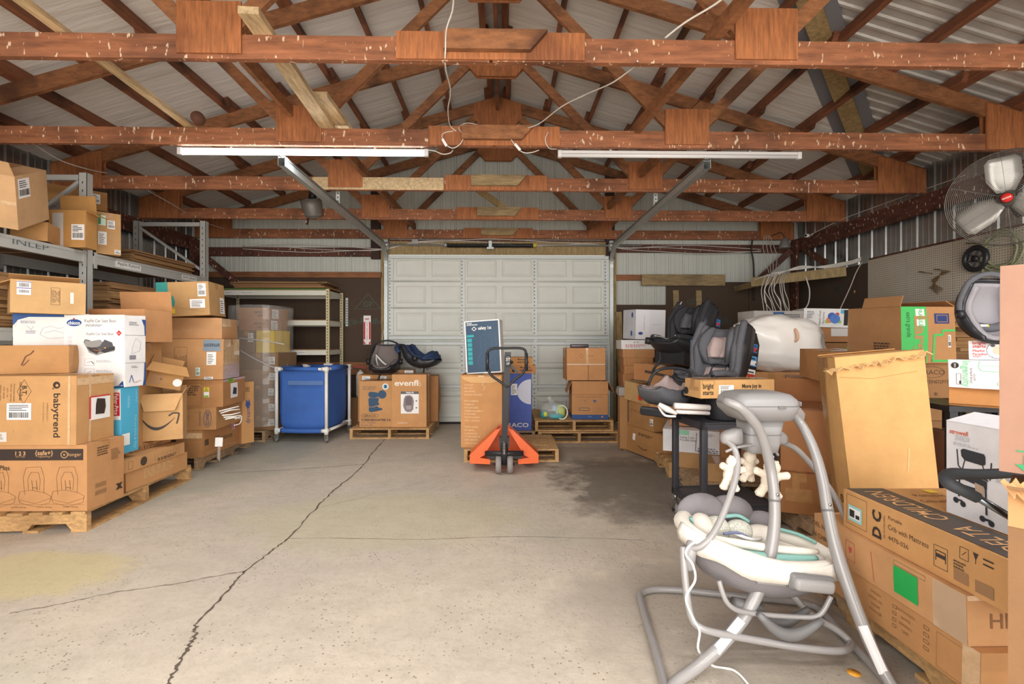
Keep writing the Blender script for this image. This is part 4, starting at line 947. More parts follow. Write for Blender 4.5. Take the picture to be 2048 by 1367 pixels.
carton('brown carton with a teal printed edge, topmost of the second left stack', 315, 4.78, 420, 4.86, 1.545, .335, .40, deco=d, col='B98F5C', seed=19, roll=-3)
def d(c): b = ink('2F4A86'); c.poly('F', [(.3,.62),(.5,.55),(.7,.62),(.62,.72),(.5,.67),(.38,.72)], b); c.text('F', 'dream', .5, .45, .05, b, rot=90); c.lines('F', .3, .7, .9, .008, 4, BR)
carton('tall narrow brown carton with a small blue logo, right of the second left stack', 483, 5.55, 508, 5.66, PZ, .70, .14, deco=d, col='B98955', seed=20, seam=False)
mb = MB()
# white plastic sheet poking out of the torn carton
WPL = mat('white_plastic', 'E9E6E0', .35)
P = at(447, 836, 4.82)
mb = MB(); ribs = []
for i in range(5):
    a = at(438 + i*3, 822 + i*4, 4.80 - i*.005); b = at(478 + i*1.5, 812 + i*6, 4.92 - i*.005); mb.tube([a, (a + b)/2 + Vector((0, 0, .012*math.sin(i*2))), b], .006, WPL, 6)
mb.tube([at(470, 838, 4.9), at(483, 832, 4.95), at(480, 846, 4.93), at(468, 850, 4.88)], .004, WPL, 6, spline=4)
tag(mb.build('torn_plastic_packing', loc=at(440, 850, 4.82)), 'white plastic slats poking out of the torn carton in the second left stack', 'plastic')
mb = MB(); q = [at(432, 874, 4.86), at(447, 874, 4.87), at(446, 892, 4.87), at(431, 892, 4.86)]; mb.add([p + Vector((0, -.012, 0)) for p in q] + [p + Vector((0, -.009, 0)) for p in q], [(0,1,2,3),(7,6,5,4)], PAPER)
FILM = mat('shrink_film_scrap', 'DCD8D2', .15, alpha=.3, coat=1)
q = [at(437, 890, 4.86), at(443, 890, 4.86), at(441, 922, 4.84), at(436, 916, 4.84)]; mb.add([p + Vector((0, -.012, 0)) for p in q], [(0,1,2,3)], FILM); tag(mb.build('hanging_label', loc=at(432, 892, 4.86)), 'crumpled paper label hanging from wrap on the second left stack', 'label')

# ---------------------------------------------------------------- shrink-wrapped stack behind the bin
def fl(x0, y0, x1, y1, Y0, Y1, **kw): return None
def d(c):
    c.text('F', 'GRACO', .74, .62, .03, BR, bold=.02); c.text('F', '1000', .74, .3, .025, BR, bold=.02); c.label('R', .2, .1, .5, .9, 2)
carton('upper of two wrapped brown cartons on the stack behind the blue bin', 476, 6.42, 535, 6.40, 1.60, .15, .55, deco=d, col='B07C50', seed=21)
carton('lower of two wrapped brown cartons on the stack behind the blue bin', 478, 6.43, 533, 6.41, 1.45, .15, .55, deco=d, col='AA774C', seed=22)
carton('yellow carton under film in the wrapped stack behind the blue bin', 512, 6.43, 548, 6.41, 1.16, .29, .40, col='D9B62E', seed=23, seam=False)
carton('dark brown carton left of the yellow one in the wrapped stack', 476, 6.44, 510, 6.43, 1.16, .285, .45, col='8A6A4E', seed=24, deco=lambda c: c.label('F', .6, .5, .9, .9, 0))
for i, (z, h, x0, x1, col) in enumerate(((PZ, .19, 478, 555, '97724D'), (.335, .20, 476, 556, '9C7650'), (.538, .20, 478, 554, '8E6C4A'), (.742, .20, 476, 556, '9A744C'), (.946, .21, 478, 556, '8F6E4D'))):
    carton('wrapped dull brown carton in the stack behind the blue bin, %s' % ['lowest', 'second from the pallet', 'third from the pallet', 'fourth from the pallet', 'fifth from the pallet'][i], x0, 6.45, x1, 6.43, z, h, .52, col=col, seed=30+i, deco=lambda c: c.label('F', .78, .3, .92, .75, 0))
FILMM = mat('shrink_film', 'E6E2DC', .12, alpha=.24, coat=1.0, bump=1.0, bscale=7)
def film(label, pts, z0, z1, seed, n=26, flare=.02, loc=None):
    """wrinkled transparent wrap round a footprint"""
    P, _ = catmull([Vector((p[0], p[1], 0)) for p in pts], 6, True); mb = MB(); rings = []
    cx = sum(p.x for p in P)/len(P); cy = sum(p.y for p in P)/len(P)
    for i in range(n + 1):
        z = z0 + (z1 - z0) * i / n; ring = []
        for p in P:
            q = noise.noise(Vector((p.x*7, p.y*7, z*11 + seed))); k = 1 + flare*q + .012*noise.noise(Vector((p.x*2, z*25, seed)))
            ring.append(Vector((cx + (p.x-cx)*k, cy + (p.y-cy)*k, z + .006*q)))
        rings.append(ring)
    mb.loft(rings, FILMM, True, False, False)
    return tag(mb.build('shrink_wrap', loc=(cx, cy, z0)), label, 'plastic wrap')
film('clear shrink wrap round the stack behind the blue bin', [(-3.58, 6.38), (-3.04, 6.36), (-3.0, 6.98), (-3.56, 6.99)], .20, 1.78, 3)
# a rolled rope of film slanting over it
mb = MB(); mb.tube([at(478, 676, 6.36), at(520, 680, 6.34), at(568, 688, 6.36)], .008, mat('film_rope', 'CFC9C2', .3), 6, spline=6); mb.tube([at(480, 700, 6.36), at(515, 720, 6.34), at(556, 738, 6.34)], .008, MATS['film_rope'], 6, spline=6); tag(mb.build('twisted_film', loc=at(480, 700, 6.36)), 'twisted strands of film slanting across the wrapped stack', 'plastic wrap')

# ---------------------------------------------------------------- grey pallet rack on the left
GR = mat('grey_rack_paint', 'B2B1AB', .5, metal=.0, noise_amt=.06, nscale=6)
rk = thing('pallet_rack', 'grey steel pallet rack along the left wall with cartons on its shelf', 'rack', (-3.86, 4.56, 0))
def RB(mb, n): return put(mb, n, rk)
XRK = -3.87; XRB = -4.72; RTOP = 2.86; SH = 2.13
for y in (2.75, 4.56, 6.34):
    for x in (XRK, XRB):
        mb = MB(); mb.box((x - .038, y - .03, 0), (x + .038, y - .026, RTOP), GR); mb.box((x - .038, y - .03, 0), (x - .034, y + .035, RTOP), GR); mb.box((x + .034, y - .03, 0), (x + .038, y + .035, RTOP), GR); mb.box((x - .06, y - .05, 0), (x + .06, y + .05, .008), GR)
        for k in range(36): mb.box((x - .004, y - .0315, .1 + k*.076), (x + .004, y - .0295, .12 + k*.076), DARK)
        RB(mb, 'upright')
    for z in (RTOP - .04, 1.3, .3): mb = MB(); mb.box((XRB + .03, y - .015, z - .025), (XRK - .03, y + .015, z + .025), GR); RB(mb, 'frame_strut')
    mb = MB()
    if y > 5: mb.bar((XRB + .03, y, RTOP - .08), (XRK - .03, y, SH + .1), .03, .03, GR)
    else: mb.bar((XRK - .03, y, RTOP - .06), (XRB + .25, y, 2.36), .03, .03, GR)
    RB(mb, 'diagonal_brace')
    mb = MB(); mb.bar((XRB + .03, y, .4), (XRK - .03, y, 1.2), .03, .03, GR); RB(mb, 'diagonal_brace')
for (ya, yb_) in ((2.79, 4.52), (4.60, 6.30)):
    for x in (XRK + .02, XRB - .0):
        for z in (SH - .05, 1.36):
            mb = MB(); mb.box((x - .02, ya, z - .05), (x + .022, yb_, z + .05), GR); mb.box((x - .02, ya, z + .025), (x + .028, yb_, z + .05), GR)
            for ye in (ya, yb_ - .035): mb.box((x + .022, ye, z - .09), (x + .026, ye + .035, z + .06), GR)
            RB(mb, 'load_beam')
    for z in (SH - .001, 1.41):
        mb = MB(); mb.box((XRB + .02, ya - .02, z), (XRK + .0, yb_ + .02, z + .012), mat('shelf_deck', '8E6B49', .8, noise_amt=.2)); RB(mb, 'shelf_board')
TAPEW = mat('beam_label', 'E7E4DF', .6)
def beam_label(s, y, hgt, wdt, x=XRK + .0435, z=SH - .05, part='beam_label'):
    mb = MB(); mb.box((x, y - wdt/2, z - hgt/2), (x + .001, y + wdt/2, z + hgt/2), TAPEW); write(mb, s, Matrix.Translation((x + .0018, y, z)) @ Matrix.Rotation(R(90), 4, 'Z') @ Matrix.Rotation(R(90), 4, 'X'), hgt*.45, INK, 0, wdt*.85); RB(mb, part)
beam_label('Apple Kylord', 5.02, .07, .34); beam_label('Jon Jean', 5.98, .06, .28)
mb = MB(); write(mb, 'INLEP', Matrix.Translation((XRK + .0435, 4.0, SH - .04)) @ Matrix.Rotation(R(90), 4, 'Z') @ Matrix.Rotation(R(90), 4, 'X'), .045, ink('5E6468'), 0, .3); RB(mb, 'beam_marking')
SZ = SH + .012
def d(c): c.label('F', .63, .62, .98, .96, 2); c.rect('F', .0, .62, .62, .67, CTAPE, .002); c.flap('F', .12, 60)
# tilted carton at far left
def d(c): c.label('R', .06, .58, .44, .96, 0); c.rect('F', .3, .45, 1, .52, CTAPE, .002); c.flap('F', .16, 105, frac=(0, .98)); c.flap('R', .0, 10); c.flap('L', .1, 80)
M = Matrix.Translation(Vector((-3.99, 3.62, SZ + .05))) @ Matrix.Rotation(R(18), 4, 'Z') @ Matrix.Rotation(R(24), 4, 'X') @ Matrix.Rotation(R(8), 4, 'Y')
c = Carton(.34, .44, .40, col='C9A074', seed=41, seam=True); c.label('R', .06, .58, .40, .94, 0); c.rect('F', .3, .45, 1, .52, CTAPE, .002); c.flap('F', .12, 120); c.build('cardboard_box', 'tipped brown carton with a white label on the rack shelf, top left', 'box', M)
carton('brown carton hidden beneath the tipped carton on the rack shelf', 20, 4.02, 95, 4.12, SZ, .16, .35, col='B98852', seed=42)
def d(c): c.label('F', .62, .2, .97, .62, 0); c.label('F', .1, .0, .4, .92, 9, mat('cloudy_plastic', 'D8D4CE', .2, alpha=.8), 'torn_plastic'); c.flap('B', .16, 84); c.flap('R', .12, 205); c.flap('L', .1, 200)
carton('open brown carton with torn plastic on its face, on the rack shelf', 98, 4.36, 171, 4.38, SZ, .33, .13, deco=d, col='BD8B4E', seed=43, open_top=True)
def d(c): g = ink('2E8B4A'); c.label('F', .10, .68, .38, .92, 9, ink('CFEBD9'), 'green_label'); c.rect1('F', .10, .70, .19, .93, g, .0045); c.label('F', .45, .62, .75, .82, 0); c.label('F', .08, .22, .42, .53, 2, ink('E3DED8')); c.label('F', .74, .03, .98, .13, 0); c.text('F', '157', .62, .42, .05, ink('B59468'))
carton('tall brown carton with a green and white label on the rack shelf', 192, 4.66, 242, 4.80, SZ, .40, .38, deco=d, col='BB8F5C', seed=44)
carton('brown carton standing behind the wrapped bundle on the rack shelf', 80, 5.1, 168, 5.2, SZ, .55, .4, col='A4743F', seed=45)
def d(c): c.label('F', .74, .35, .88, .85, 0); c.rect('F', .55, 0, .66, 1, CTAPE, .002)
carton('flat long brown carton lying high behind the near rack upright', 88, 4.95, 215, 5.3, SZ + .562, .20, .35, deco=d, col='A87842', seed=46)
crumple(Vector((-4.35, 4.72, SZ + .42)), .30, .14, .10, mat('plastic_bundle', 'AFA59B', .12, alpha=.55, coat=1), 'plastic_bundle', 'crumpled clear plastic bundle above the open carton on the rack shelf', 'plastic', 3, .5, 12)

# flattened cartons
FLATC = [card('A67C50'), card('96704A'), card('B08A5C'), card('8E6844')]
def flats(label0, P, w, dd, n, rot=0, t=.014, jit=.03, group=None, names=None, seed=0, cat='flattened carton'):
    """stack of flattened cartons, each sheet a thing of its own"""
    rng = random.Random(seed); z = P[2]; out = []
    for i in range(n):
        mb = MB(); ww = w * rng.uniform(.93, 1.0); d2 = dd * rng.uniform(.93, 1.0); tt = t * rng.uniform(.85, 1.1)
        m = FLATC[rng.randrange(4)]
        sag = rng.uniform(-.004, .004)
        k = 6; lo = []; up = []
        for a in range(k + 1):
            for b in range(2):
                x = ww * (a / k - .5); y = d2 * (b - .5); lo.append(Vector((x, y, 0))); up.append(Vector((x, y, tt*.9)))
        vs = lo + up; N_ = len(lo); fs = []
        for a in range(k): fs += [(2*a, 2*a+1, 2*a+3, 2*a+2), (N_+2*a, N_+2*a+2, N_+2*a+3, N_+2*a+1), (2*a, 2*a+2, N_+2*a+2, N_+2*a), (2*a+1, N_+2*a+1, N_+2*a+3, 2*a+3)]
        fs += [(0, N_, N_+1, 1), (2*k, 2*k+1, N_+2*k+1, N_+2*k)]
        mb.add(vs, fs, m)
        mb.box((-ww/2, -d2/2 - .0005, tt*.42), (ww/2, -d2/2, tt*.5), ink('5E432B')); 
        o = mb.build('flattened_carton'); o.location = (P[0] + rng.uniform(-jit, jit), P[1] + rng.uniform(-jit, jit), z); o.rotation_euler = (0, 0, R(rot + rng.uniform(-2.5, 2.5)))
        pos = 'topmost' if i == n - 1 else ('lowest' if i == 0 else ('%s from the bottom' % (ordn[i] if i < 10 else str(i + 1) + 'th')))
        tag(o, '%s, %s' % (label0, pos), cat, group or label0 + ' stack'); z += tt; out.append(o)
    return z
flats('flattened carton on the rack top shelf at its far end', (-4.28, 5.72, SZ), .70, 1.05, 9, t=.016, seed=1, group='flattened cartons on the rack top shelf')
flats('flattened carton on the lower rack shelf at the left edge', (-4.15, 3.75, 1.425), .62, .7, 15, t=.028, seed=2, group='flattened cartons at the left edge')
flats('flattened carton in the tall pile behind the near upright', (-4.2, 5.32, 1.425), .62, .9, 22, t=.022, seed=3, group='flattened cartons behind the upright')
flats('flattened carton in the low pile beside the near upright', (-3.95, 4.95, .9), .45, .5, 20, t=.024, rot=4, seed=4, group='flattened cartons in the low front pile')
flats('flattened carton on top of the cream shelving', (-3.25, 7.38, 2.085), 1.35, .62, 5, t=.020, seed=5, group='flattened cartons on the cream shelving', jit=.06)
carton('brown carton under the low pile of flattened cartons beside the rack', 196, 4.7, 290, 4.78, .02, .87, .42, col='9E7547', seed=49)

# ---------------------------------------------------------------- cream boltless shelving at the back
CR = mat('cream_paint', 'C9BC92', .5); SHB = mat('shelf_beam_cream', 'D6D5C6', .5); SHP = mat('particle_board', '9A6F48', .85, noise_amt=.2, nscale=20)
sv = thing('shelving_unit', 'cream metal shelving against the brown back wall, left of the garage door', 'shelving', (-3.3, 7.35, 0))
X0, X1, Y0, Y1 = -4.15, -2.54, 7.06, 7.66
for x in (X0, X1):
    for y in (Y0, Y1):
        mb = MB(); sx = -1 if x == X1 else 1
        mb.box((x - .022, y - .002, 0), (x + .022, y + .002, 2.07), CR); mb.box((x + (sx * -.022) - .002, y, 0), (x + (sx * -.022) + .002, y + .03, 2.07), CR)
        for k in range(48): mb.box((x - .006, y - .0035, .05 + k*.042), (x + .006, y - .0018, .07 + k*.042), DARK)
        put(mb, 'post', sv)
for z in (2.045, 1.61, 1.18, .62):
    mb = MB(); mb.box((X0 + .02, Y0 + .002, z), (X1 - .02, Y1 - .002, z + .014), SHP); put(mb, 'shelf', sv)
    for y in (Y0 + .004, Y1 - .01): mb = MB(); mb.box((X0 + .02, y - .004, z - .068), (X1 - .02, y + .004, z + (.002)), SHB); put(mb, 'beam', sv)
    for x in (X0, X1): mb = MB(); mb.box((x - .004, Y0 + .02, z - .068), (x + .004, Y1 - .02, z + .002), SHB); put(mb, 'beam', sv)
def sv_label(s, x, z, w, h):
    mb = MB(); mb.box((x - w/2, Y0 - .0012, z - h/2), (x + w/2, Y0 - .0005, z + h/2), TAPEW); write(mb, s, Matrix.Translation((x, Y0 - .0018, z)) @ Matrix.Rotation(R(90), 4, 'X'), h*.5, INK, 0, w*.9); put(mb, 'shelf_label', sv)
sv_label('WATCH', -3.93, 2.012, .17, .045); sv_label('PILLOWS', -3.69, 2.012, .19, .045); sv_label('ESP529541', -2.96, 1.145, .22, .04)
mb = MB(); mb.box((X0 + .02, Y0 - .001, 2.061), (X1 - .02, Y0 + .03, 2.073), ink('4E8A4A')); put(mb, 'green_edge_strip', sv)
mb = MB(); mb.box((-2.50, 7.745, 1.55), (-2.46, 7.749, 2.0), STW); mb.box((-2.46, 7.72, 1.55), (-2.457, 7.749, 2.0), STW)
for k in range(10): mb.box((-2.487, 7.742, 1.58 + k*.04), (-2.473, 7.7445, 1.6 + k*.04), DARK)
tag(mb.build('slotted_bar', loc=(-2.5, 7.62, 1.55)), 'short white slotted bar hooked at the back of the cream shelving', 'bar')
# fire extinguisher sign
mb = MB(); w = .115; x = -2.16; RED = ink('C8242C')
mb.box((x - w/2, YB - .052, 1.26), (x + w/2, YB - .046, 1.72), PAPER)
Mx = lambda X, Z, o=.0535: Matrix.Translation((X, YB - o, Z)) @ Matrix.Rotation(R(90), 4, 'X')
mb.add([Mx(x, 1.49) @ Vector(p) for p in ((-.055,-.225,0),(-.02,-.225,0),(-.055,-.16,0),(.055,-.225,0),(.02,-.225,0),(.055,-.16,0),(-.03,-.15,0),(-.055,-.15,0),(-.055,.12,0),(-.03,.14,0),(.03,-.15,0),(.055,-.15,0),(.055,.12,0),(.03,.14,0),(-.05,.14,0),(.05,.14,0),(.05,.20,0),(-.05,.20,0))],
       [(0,1,2),(3,5,4),(7,6,9,8),(10,11,12,13)], RED)
write(mb, 'FIRE', Mx(x, 1.665, .0545), .026, RED, .03)
for i, ch in enumerate('EXTINGUISHER'): write(mb, ch, Mx(x, 1.60 - i*.0235, .0545), .016, RED, .03)
tag(mb.build('fire_extinguisher_sign'), 'red and white arrow sign reading fire extinguisher on the brown board', 'sign')
# junction box
o = thing('junction_box', 'square white junction box on the left door jamb', 'electrical box', (-1.92, YB - .12, 1.22)); mb = MB(); mb.rbox((-.05, -.03, -.05), (.05, .03, .05), .008, mat('grey_white_plastic', 'D9D8D2', .5)); mb.build('box', o)
mb = MB(); mb.tube([(-.0, 0, .05), (.02, .0, .14), (.05, .0, .3)], .005, MATS['grey_white_plastic'], 6, spline=5); mb.tube([(0, 0, -.05), (-.01, 0, -.2)], .006, MATS['grey_white_plastic'], 6); mb.build('conduit', o)
mb = MB(); mb.rbox((-1.44, YB - .12, 2.83), (-1.34, YB - .06, 2.93), .006, mat('grey_box', 'A6A29B', .5)); tag(mb.build('switch_box', loc=(-1.4, YB - .1, 2.83)), 'small grey electrical box above the garage door', 'electrical box')

# ---------------------------------------------------------------- blue bin
PVC = mat('white_pvc', 'E4E1DA', .35); BLU = mat('blue_mesh_fabric', '3863AE', .7, noise_amt=.10, nscale=6, bump=.25, bscale=260)
p0 = onz(553, 884, 0); bw, bd, bh = .665, .73, .97
bn = thing('laundry_bin', 'blue fabric bin in a white pipe frame on castors', 'bin', p0, (0, 0, R(-5)))
cs = [(0, 0), (bw, 0), (bw, bd), (0, bd)]
for (x, y) in cs: mb = MB(); mb.cyl((x, y, .12), (x, y, bh), .021, PVC, 16); mb.build('frame_pipe', bn)
for z in (.155, bh - .02):
    for i in range(4):
        a = cs[i]; b = cs[(i+1) % 4]; mb = MB(); mb.cyl((*a, z), (*b, z), .019, PVC, 14); mb.build('frame_pipe', bn)
for (x, y) in cs:
    sx = 1 if x == 0 else -1; sy = 1 if y == 0 else -1
    for z in (.155, bh - .02):
        mb = MB(); mb.cyl((x, y, z - .045), (x, y, z + .03), .027, PVC, 16); mb.cyl((x, y, z), (x + sx*.06, y, z), .026, PVC, 16); mb.cyl((x, y, z), (x, y + sy*.06, z), .026, PVC, 16); mb.build('pipe_fitting', bn)
    cst = MB(); cst.cyl((x, y, .10), (x, y, .125), .012, ST, 10); cst.box((x - .016, y - .014, .03), (x - .012, y + .022, .10), ST); cst.box((x + .012, y - .014, .03), (x + .016, y + .022, .10), ST); ca = cst.build('castor', bn)
    mb = MB(); mb.cyl((x - .010, y + .006, .032), (x + .010, y + .006, .032), .032, mat('grey_wheel', '6B6A68', .5), 20); mb.build('wheel', ca)
mb = MB(); rings = []; n = 9
def ringat(z, ins, bow):
    pts = []
    for i in range(4):
        a = Vector((cs[i][0], cs[i][1], z)); b = Vector((cs[(i+1) % 4][0], cs[(i+1) % 4][1], z)); cc = Vector((bw/2, bd/2, z))
        for k in range(n):
            t = k / n; p = a.lerp(b, t); nrm = (p - cc); q = math.sin(math.pi * t)
            c0 = Vector((min(max(p.x, ins), bw - ins), min(max(p.y, ins), bd - ins), z)); dirn = (c0 - cc); dirn.z = 0
            out = Vector(((0, -1), (1, 0), (0, 1), (-1, 0))[i] + (0,)); pts.append(c0 + out * bow * q + Vector((0, 0, noise.noise(Vector((p.x*3, p.y*3, z*4)))*.0)))
    return pts
for z, ins, bow in ((bh + .002, .012, 0), (bh - .05, .022, .0), (.8, .03, -.01), (.6, .03, .004), (.4, .03, .012), (.25, .035, .02), (.19, .05, .03), (.14, .10, .03)): rings.append(ringat(z, ins, bow))
mb.loft(rings, BLU, True, False); 
last = rings[-1]; mb.add(last, [tuple(range(len(last)))], BLU, True); mb.build('fabric_bag', bn)
mb = MB()
for i in range(4):
    a = Vector((*cs[i], bh - .02)); b = Vector((*cs[(i+1) % 4], bh - .02)); dd = (b - a).normalized(); mb.tube([a + dd*.10, b - dd*.10], .027, BLU, 12)
mb.tube([Vector((.06, 0, .155)), Vector((bw/2, 0, .15)), Vector((bw - .06, 0, .155))], .03, BLU, 12, spline=5)
mb.build('fabric_sleeve', bn)
mb = MB(); mb.box((.16, -.0125, .745), (.63, -.0115, .80), mat('mesh_window', '6F8FC4', .6, alpha=.5)); mb.build('mesh_panel', bn)
mb = MB(); mb.box((.30, bd - .03, bh - .005), (.42, bd + .03, bh + .022), PVC); mb.build('pipe_clip', bn)
# ---------------------------------------------------------------- booster / convertible cartons by the door
NAVY = ink('2B4A66'); BLK = ink('26262A'); LW = ink('F0E4D2')
def d(c):
    c.text('F', 'The #1 booster your', .30, .87, .020, NAVY, width=.19); c.text('F', 'child will love!', .28, .83, .018, NAVY, width=.17)
    c.disc('F', .80, .88, .042, PAPER, .003); c.disc('F', .80, .88, .030, ink('6FB4D8'), .004); c.rect1('F', .765, .85, .835, .915, NAVY, .005)
    for pts in ([(.28,.74),(.33,.77),(.50,.76),(.58,.74),(.58,.66),(.48,.635),(.34,.645),(.28,.68)], [(.28,.62),(.33,.64),(.50,.63),(.60,.64),(.58,.54),(.62,.50),(.60,.48),(.52,.47),(.40,.44),(.29,.45)], [(.29,.435),(.42,.43),(.55,.46),(.60,.42),(.70,.41),(.71,.375),(.50,.34),(.35,.325),(.29,.35)]): c.poly('F', pts, NAVY, .002)
    c.disc('F', .70, .71, .057, NAVY, .0024); c.ring('F', .70, .71, .046, .0025, ink('C39260')); c.text('F', '#1', .70, .71, .032, ink('C39260'), bold=.02, off=.003)
    c.ring('F', .32, .245, .12, .004, BLK, ry=.028); c.text('F', 'GRACO', .32, .245, .027, BLK, bold=.01, width=.16); c.text('F', 'TURBOBOOSTER 2.0', .50, .155, .028, BLK, bold=.025, width=.40)
    c.text('F', '2-in-1 Highback', .05, .095, .018, NAVY, width=.20, align='L'); c.text('F', 'Booster Seat', .05, .045, .018, NAVY, width=.16, align='L')
carton('brown carton with a blue booster seat silhouette, left of the garage door', 719, 6.62, 784, 6.62, PZ, .625, .40, deco=d, col='C18E5B', seed=50, top_col='333')
def d(c):
    c.text('F', 'evenfl', .42, .84, .075, LW, bold=.025, width=.32); c.ring('F', .80, .81, .018, .004, LW); c.text('F', '(', .79, .86, .03, LW)
    c.label('F', .26, .26, .78, .68, 9, PAPER, 'picture_label'); g = ink('5D5A5C'); c.rect1('F', .26, .63, .78, .68, g, .0045); c.text('F', 'TRIBUTE', .52, .655, .02, WHT, bold=.03, off=.0055)
    c.poly('F', [(.38,.32),(.33,.40),(.35,.54),(.40,.60),(.52,.61),(.60,.58),(.64,.50),(.62,.34),(.55,.29),(.44,.29)], ink('8A7C7C'), .0046); c.poly('F', [(.40,.42),(.40,.55),(.46,.585),(.54,.585),(.58,.54),(.58,.42)], ink('6E6264'), .0056); c.poly('F', [(.43,.34),(.55,.34),(.57,.41),(.41,.41)], ink('A79A99'), .0056)
    for v in (.37, .50): c.disc('F', .71, v, .010, g, .005)
    c.text('F', 'c', .86, .54, .022, LW); c.text('F', 'CONVERTIBLE SEAT', .30, .08, .014, LW, width=.14)
    c.rect('R', .1, .5, .2, .95, ink('8A7A62')); c.rect('R', .3, 0, .42, 1, CTAPE, .002)
carton('brown carton with large white lettering and a convertible seat picture', 784, 6.60, 853, 6.60, PZ, .715, .38, deco=d, col='C8925E', seed=51)
carton('brown carton behind the booster seat carton, with white paper labels', 716, 7.06, 783, 7.08, PZ, .68, .38, col='C18C57', seed=52, deco=lambda c: (c.label('F', .12, .84, .36, .97, 2), c.label('F', .66, .80, .85, .97, 0)))
def d(c): c.rect('F', .62, 0, .70, 1, CTAPE, .002)
carton('tall brown carton with rounded bulging sides behind the convertible seat carton', 790, 7.02, 876, 7.08, PZ, .66, .42, deco=d, col='B9824F', seed=53, amp=.03)
carton('small brown carton with dark print behind the carriers', 786, 7.02, 828, 7.04, .81, .085, .22, col='9A7048', seed=54, deco=lambda c: (c.text('F', 'UX', .15, .5, .04, BLK, bold=.03), c.label('F', .55, .1, .95, .9, 2)))
# red white and blue bits behind bin: fire extinguisher lying there
mb = MB(); P = Vector((-2.36, 7.50, .55))
o = thing('fire_extinguisher', 'small fire extinguisher with a red handle behind the right corner of the blue bin', 'fire extinguisher', (-2.18, 7.45, 0))
mb.tube([(0, 0, .46), (0, 0, .50), (0, 0, .78), (0, 0, .83), (0, 0, .86)], .06, mat('white_enamel', 'DEDAD2', .4), 16, radii=[.055, .065, .065, .05, .02]); mb.build('cylinder', o)
mb = MB(); mb.tube([(0, 0, .86), (0, 0, .89)], .02, ink('C9A23A'), 12); mb.build('valve', o)
mb = MB(); mb.bar((-.10, -.02, .93), (.10, -.02, .90), .02, .012, ink('B5303A')); mb.bar((-.10, -.02, .90), (.08, -.02, .875), .02, .012, ink('3A3836')); mb.build('handle', o)
mb = MB(); mb.box((-.11, -.10, 0), (.11, .12, .459), mat('stool_wood', '8A5F3C', .7)); tag(mb.build('wooden_crate', loc=(0, 0, 0)), 'brown crate under the fire extinguisher behind the blue bin', 'crate').location = (-2.18, 7.45, 0)

# ---------------------------------------------------------------- child seats
SG = mat('seat_grey_fabric', '55555A', .8, noise_amt=.08, nscale=30); SD = mat('seat_dark_fabric', '2B2B2F', .85, noise_amt=.08, nscale=40); SPK = mat('seat_taupe_fabric', 'B09C97', .85, noise_amt=.05, nscale=30)
SBL = mat('seat_black_plastic', '26262A', .4); SLG = mat('seat_light_grey', '8E8A8E', .8); PIPE = mat('cream_piping', 'D9D2C4', .6); STRAP = mat('seat_strap', '2A2A2C', .7); TAUPE = mat('seat_warm_grey', '7E726E', .85)
NVY = mat('navy_canopy', '26395C', .8, noise_amt=.1, nscale=20); LBL = mat('light_blue_canopy', '6C93B8', .8)
def seat_ring(w, lo, hi, t, n=7, inset=0.0):
    """U cross-section in (x, n): outer then inner outline; w half width, hi wing height, t thickness"""
    out = [(-w, hi), (-w*1.03, hi*.5), (-w*.98, lo + .03), (-w*.7, lo), (0, lo - .01), (w*.7, lo), (w*.98, lo + .03), (w*1.03, hi*.5), (w, hi)]
    q = w - t
    inn = [(q, hi), (q*1.0, hi*.5), (q*.92, lo + t + .02), (q*.65, lo + t), (0, lo + t - .01), (-q*.65, lo + t), (-q*.92, lo + t + .02), (-q, hi*.5), (-q, hi)]
    return out + inn
def sweep_u(mb, spine, m, hw, hi, t, lo=0.0):
    """spine: list of (y, z); hw, hi: per-station half width and wing height"""
    P = [Vector((0, y, z)) for y, z in spine]; n = len(P); rings = []
    for i, p in enumerate(P):
        d = (P[min(i+1, n-1)] - P[max(i-1, 0)]).normalized(); nn = Vector((0, -d.z, d.y))
        rings.append([p + Vector((x, 0, 0)) + nn * h for x, h in seat_ring(hw[i], lo, hi[i], t)])
    mb.loft(rings, m); return P
def interp(xs, n):
    out = []
    for i in range(n):
        t = i / (n - 1) * (len(xs) - 1); k = min(int(t), len(xs) - 2); out.append(xs[k] + (xs[k+1] - xs[k]) * (t - k))
    return out
def smooth_spine(pts, sub=5): P, _ = catmull([Vector((0, y, z)) for y, z in pts], sub, False); return [(p.y, p.z) for p in P]
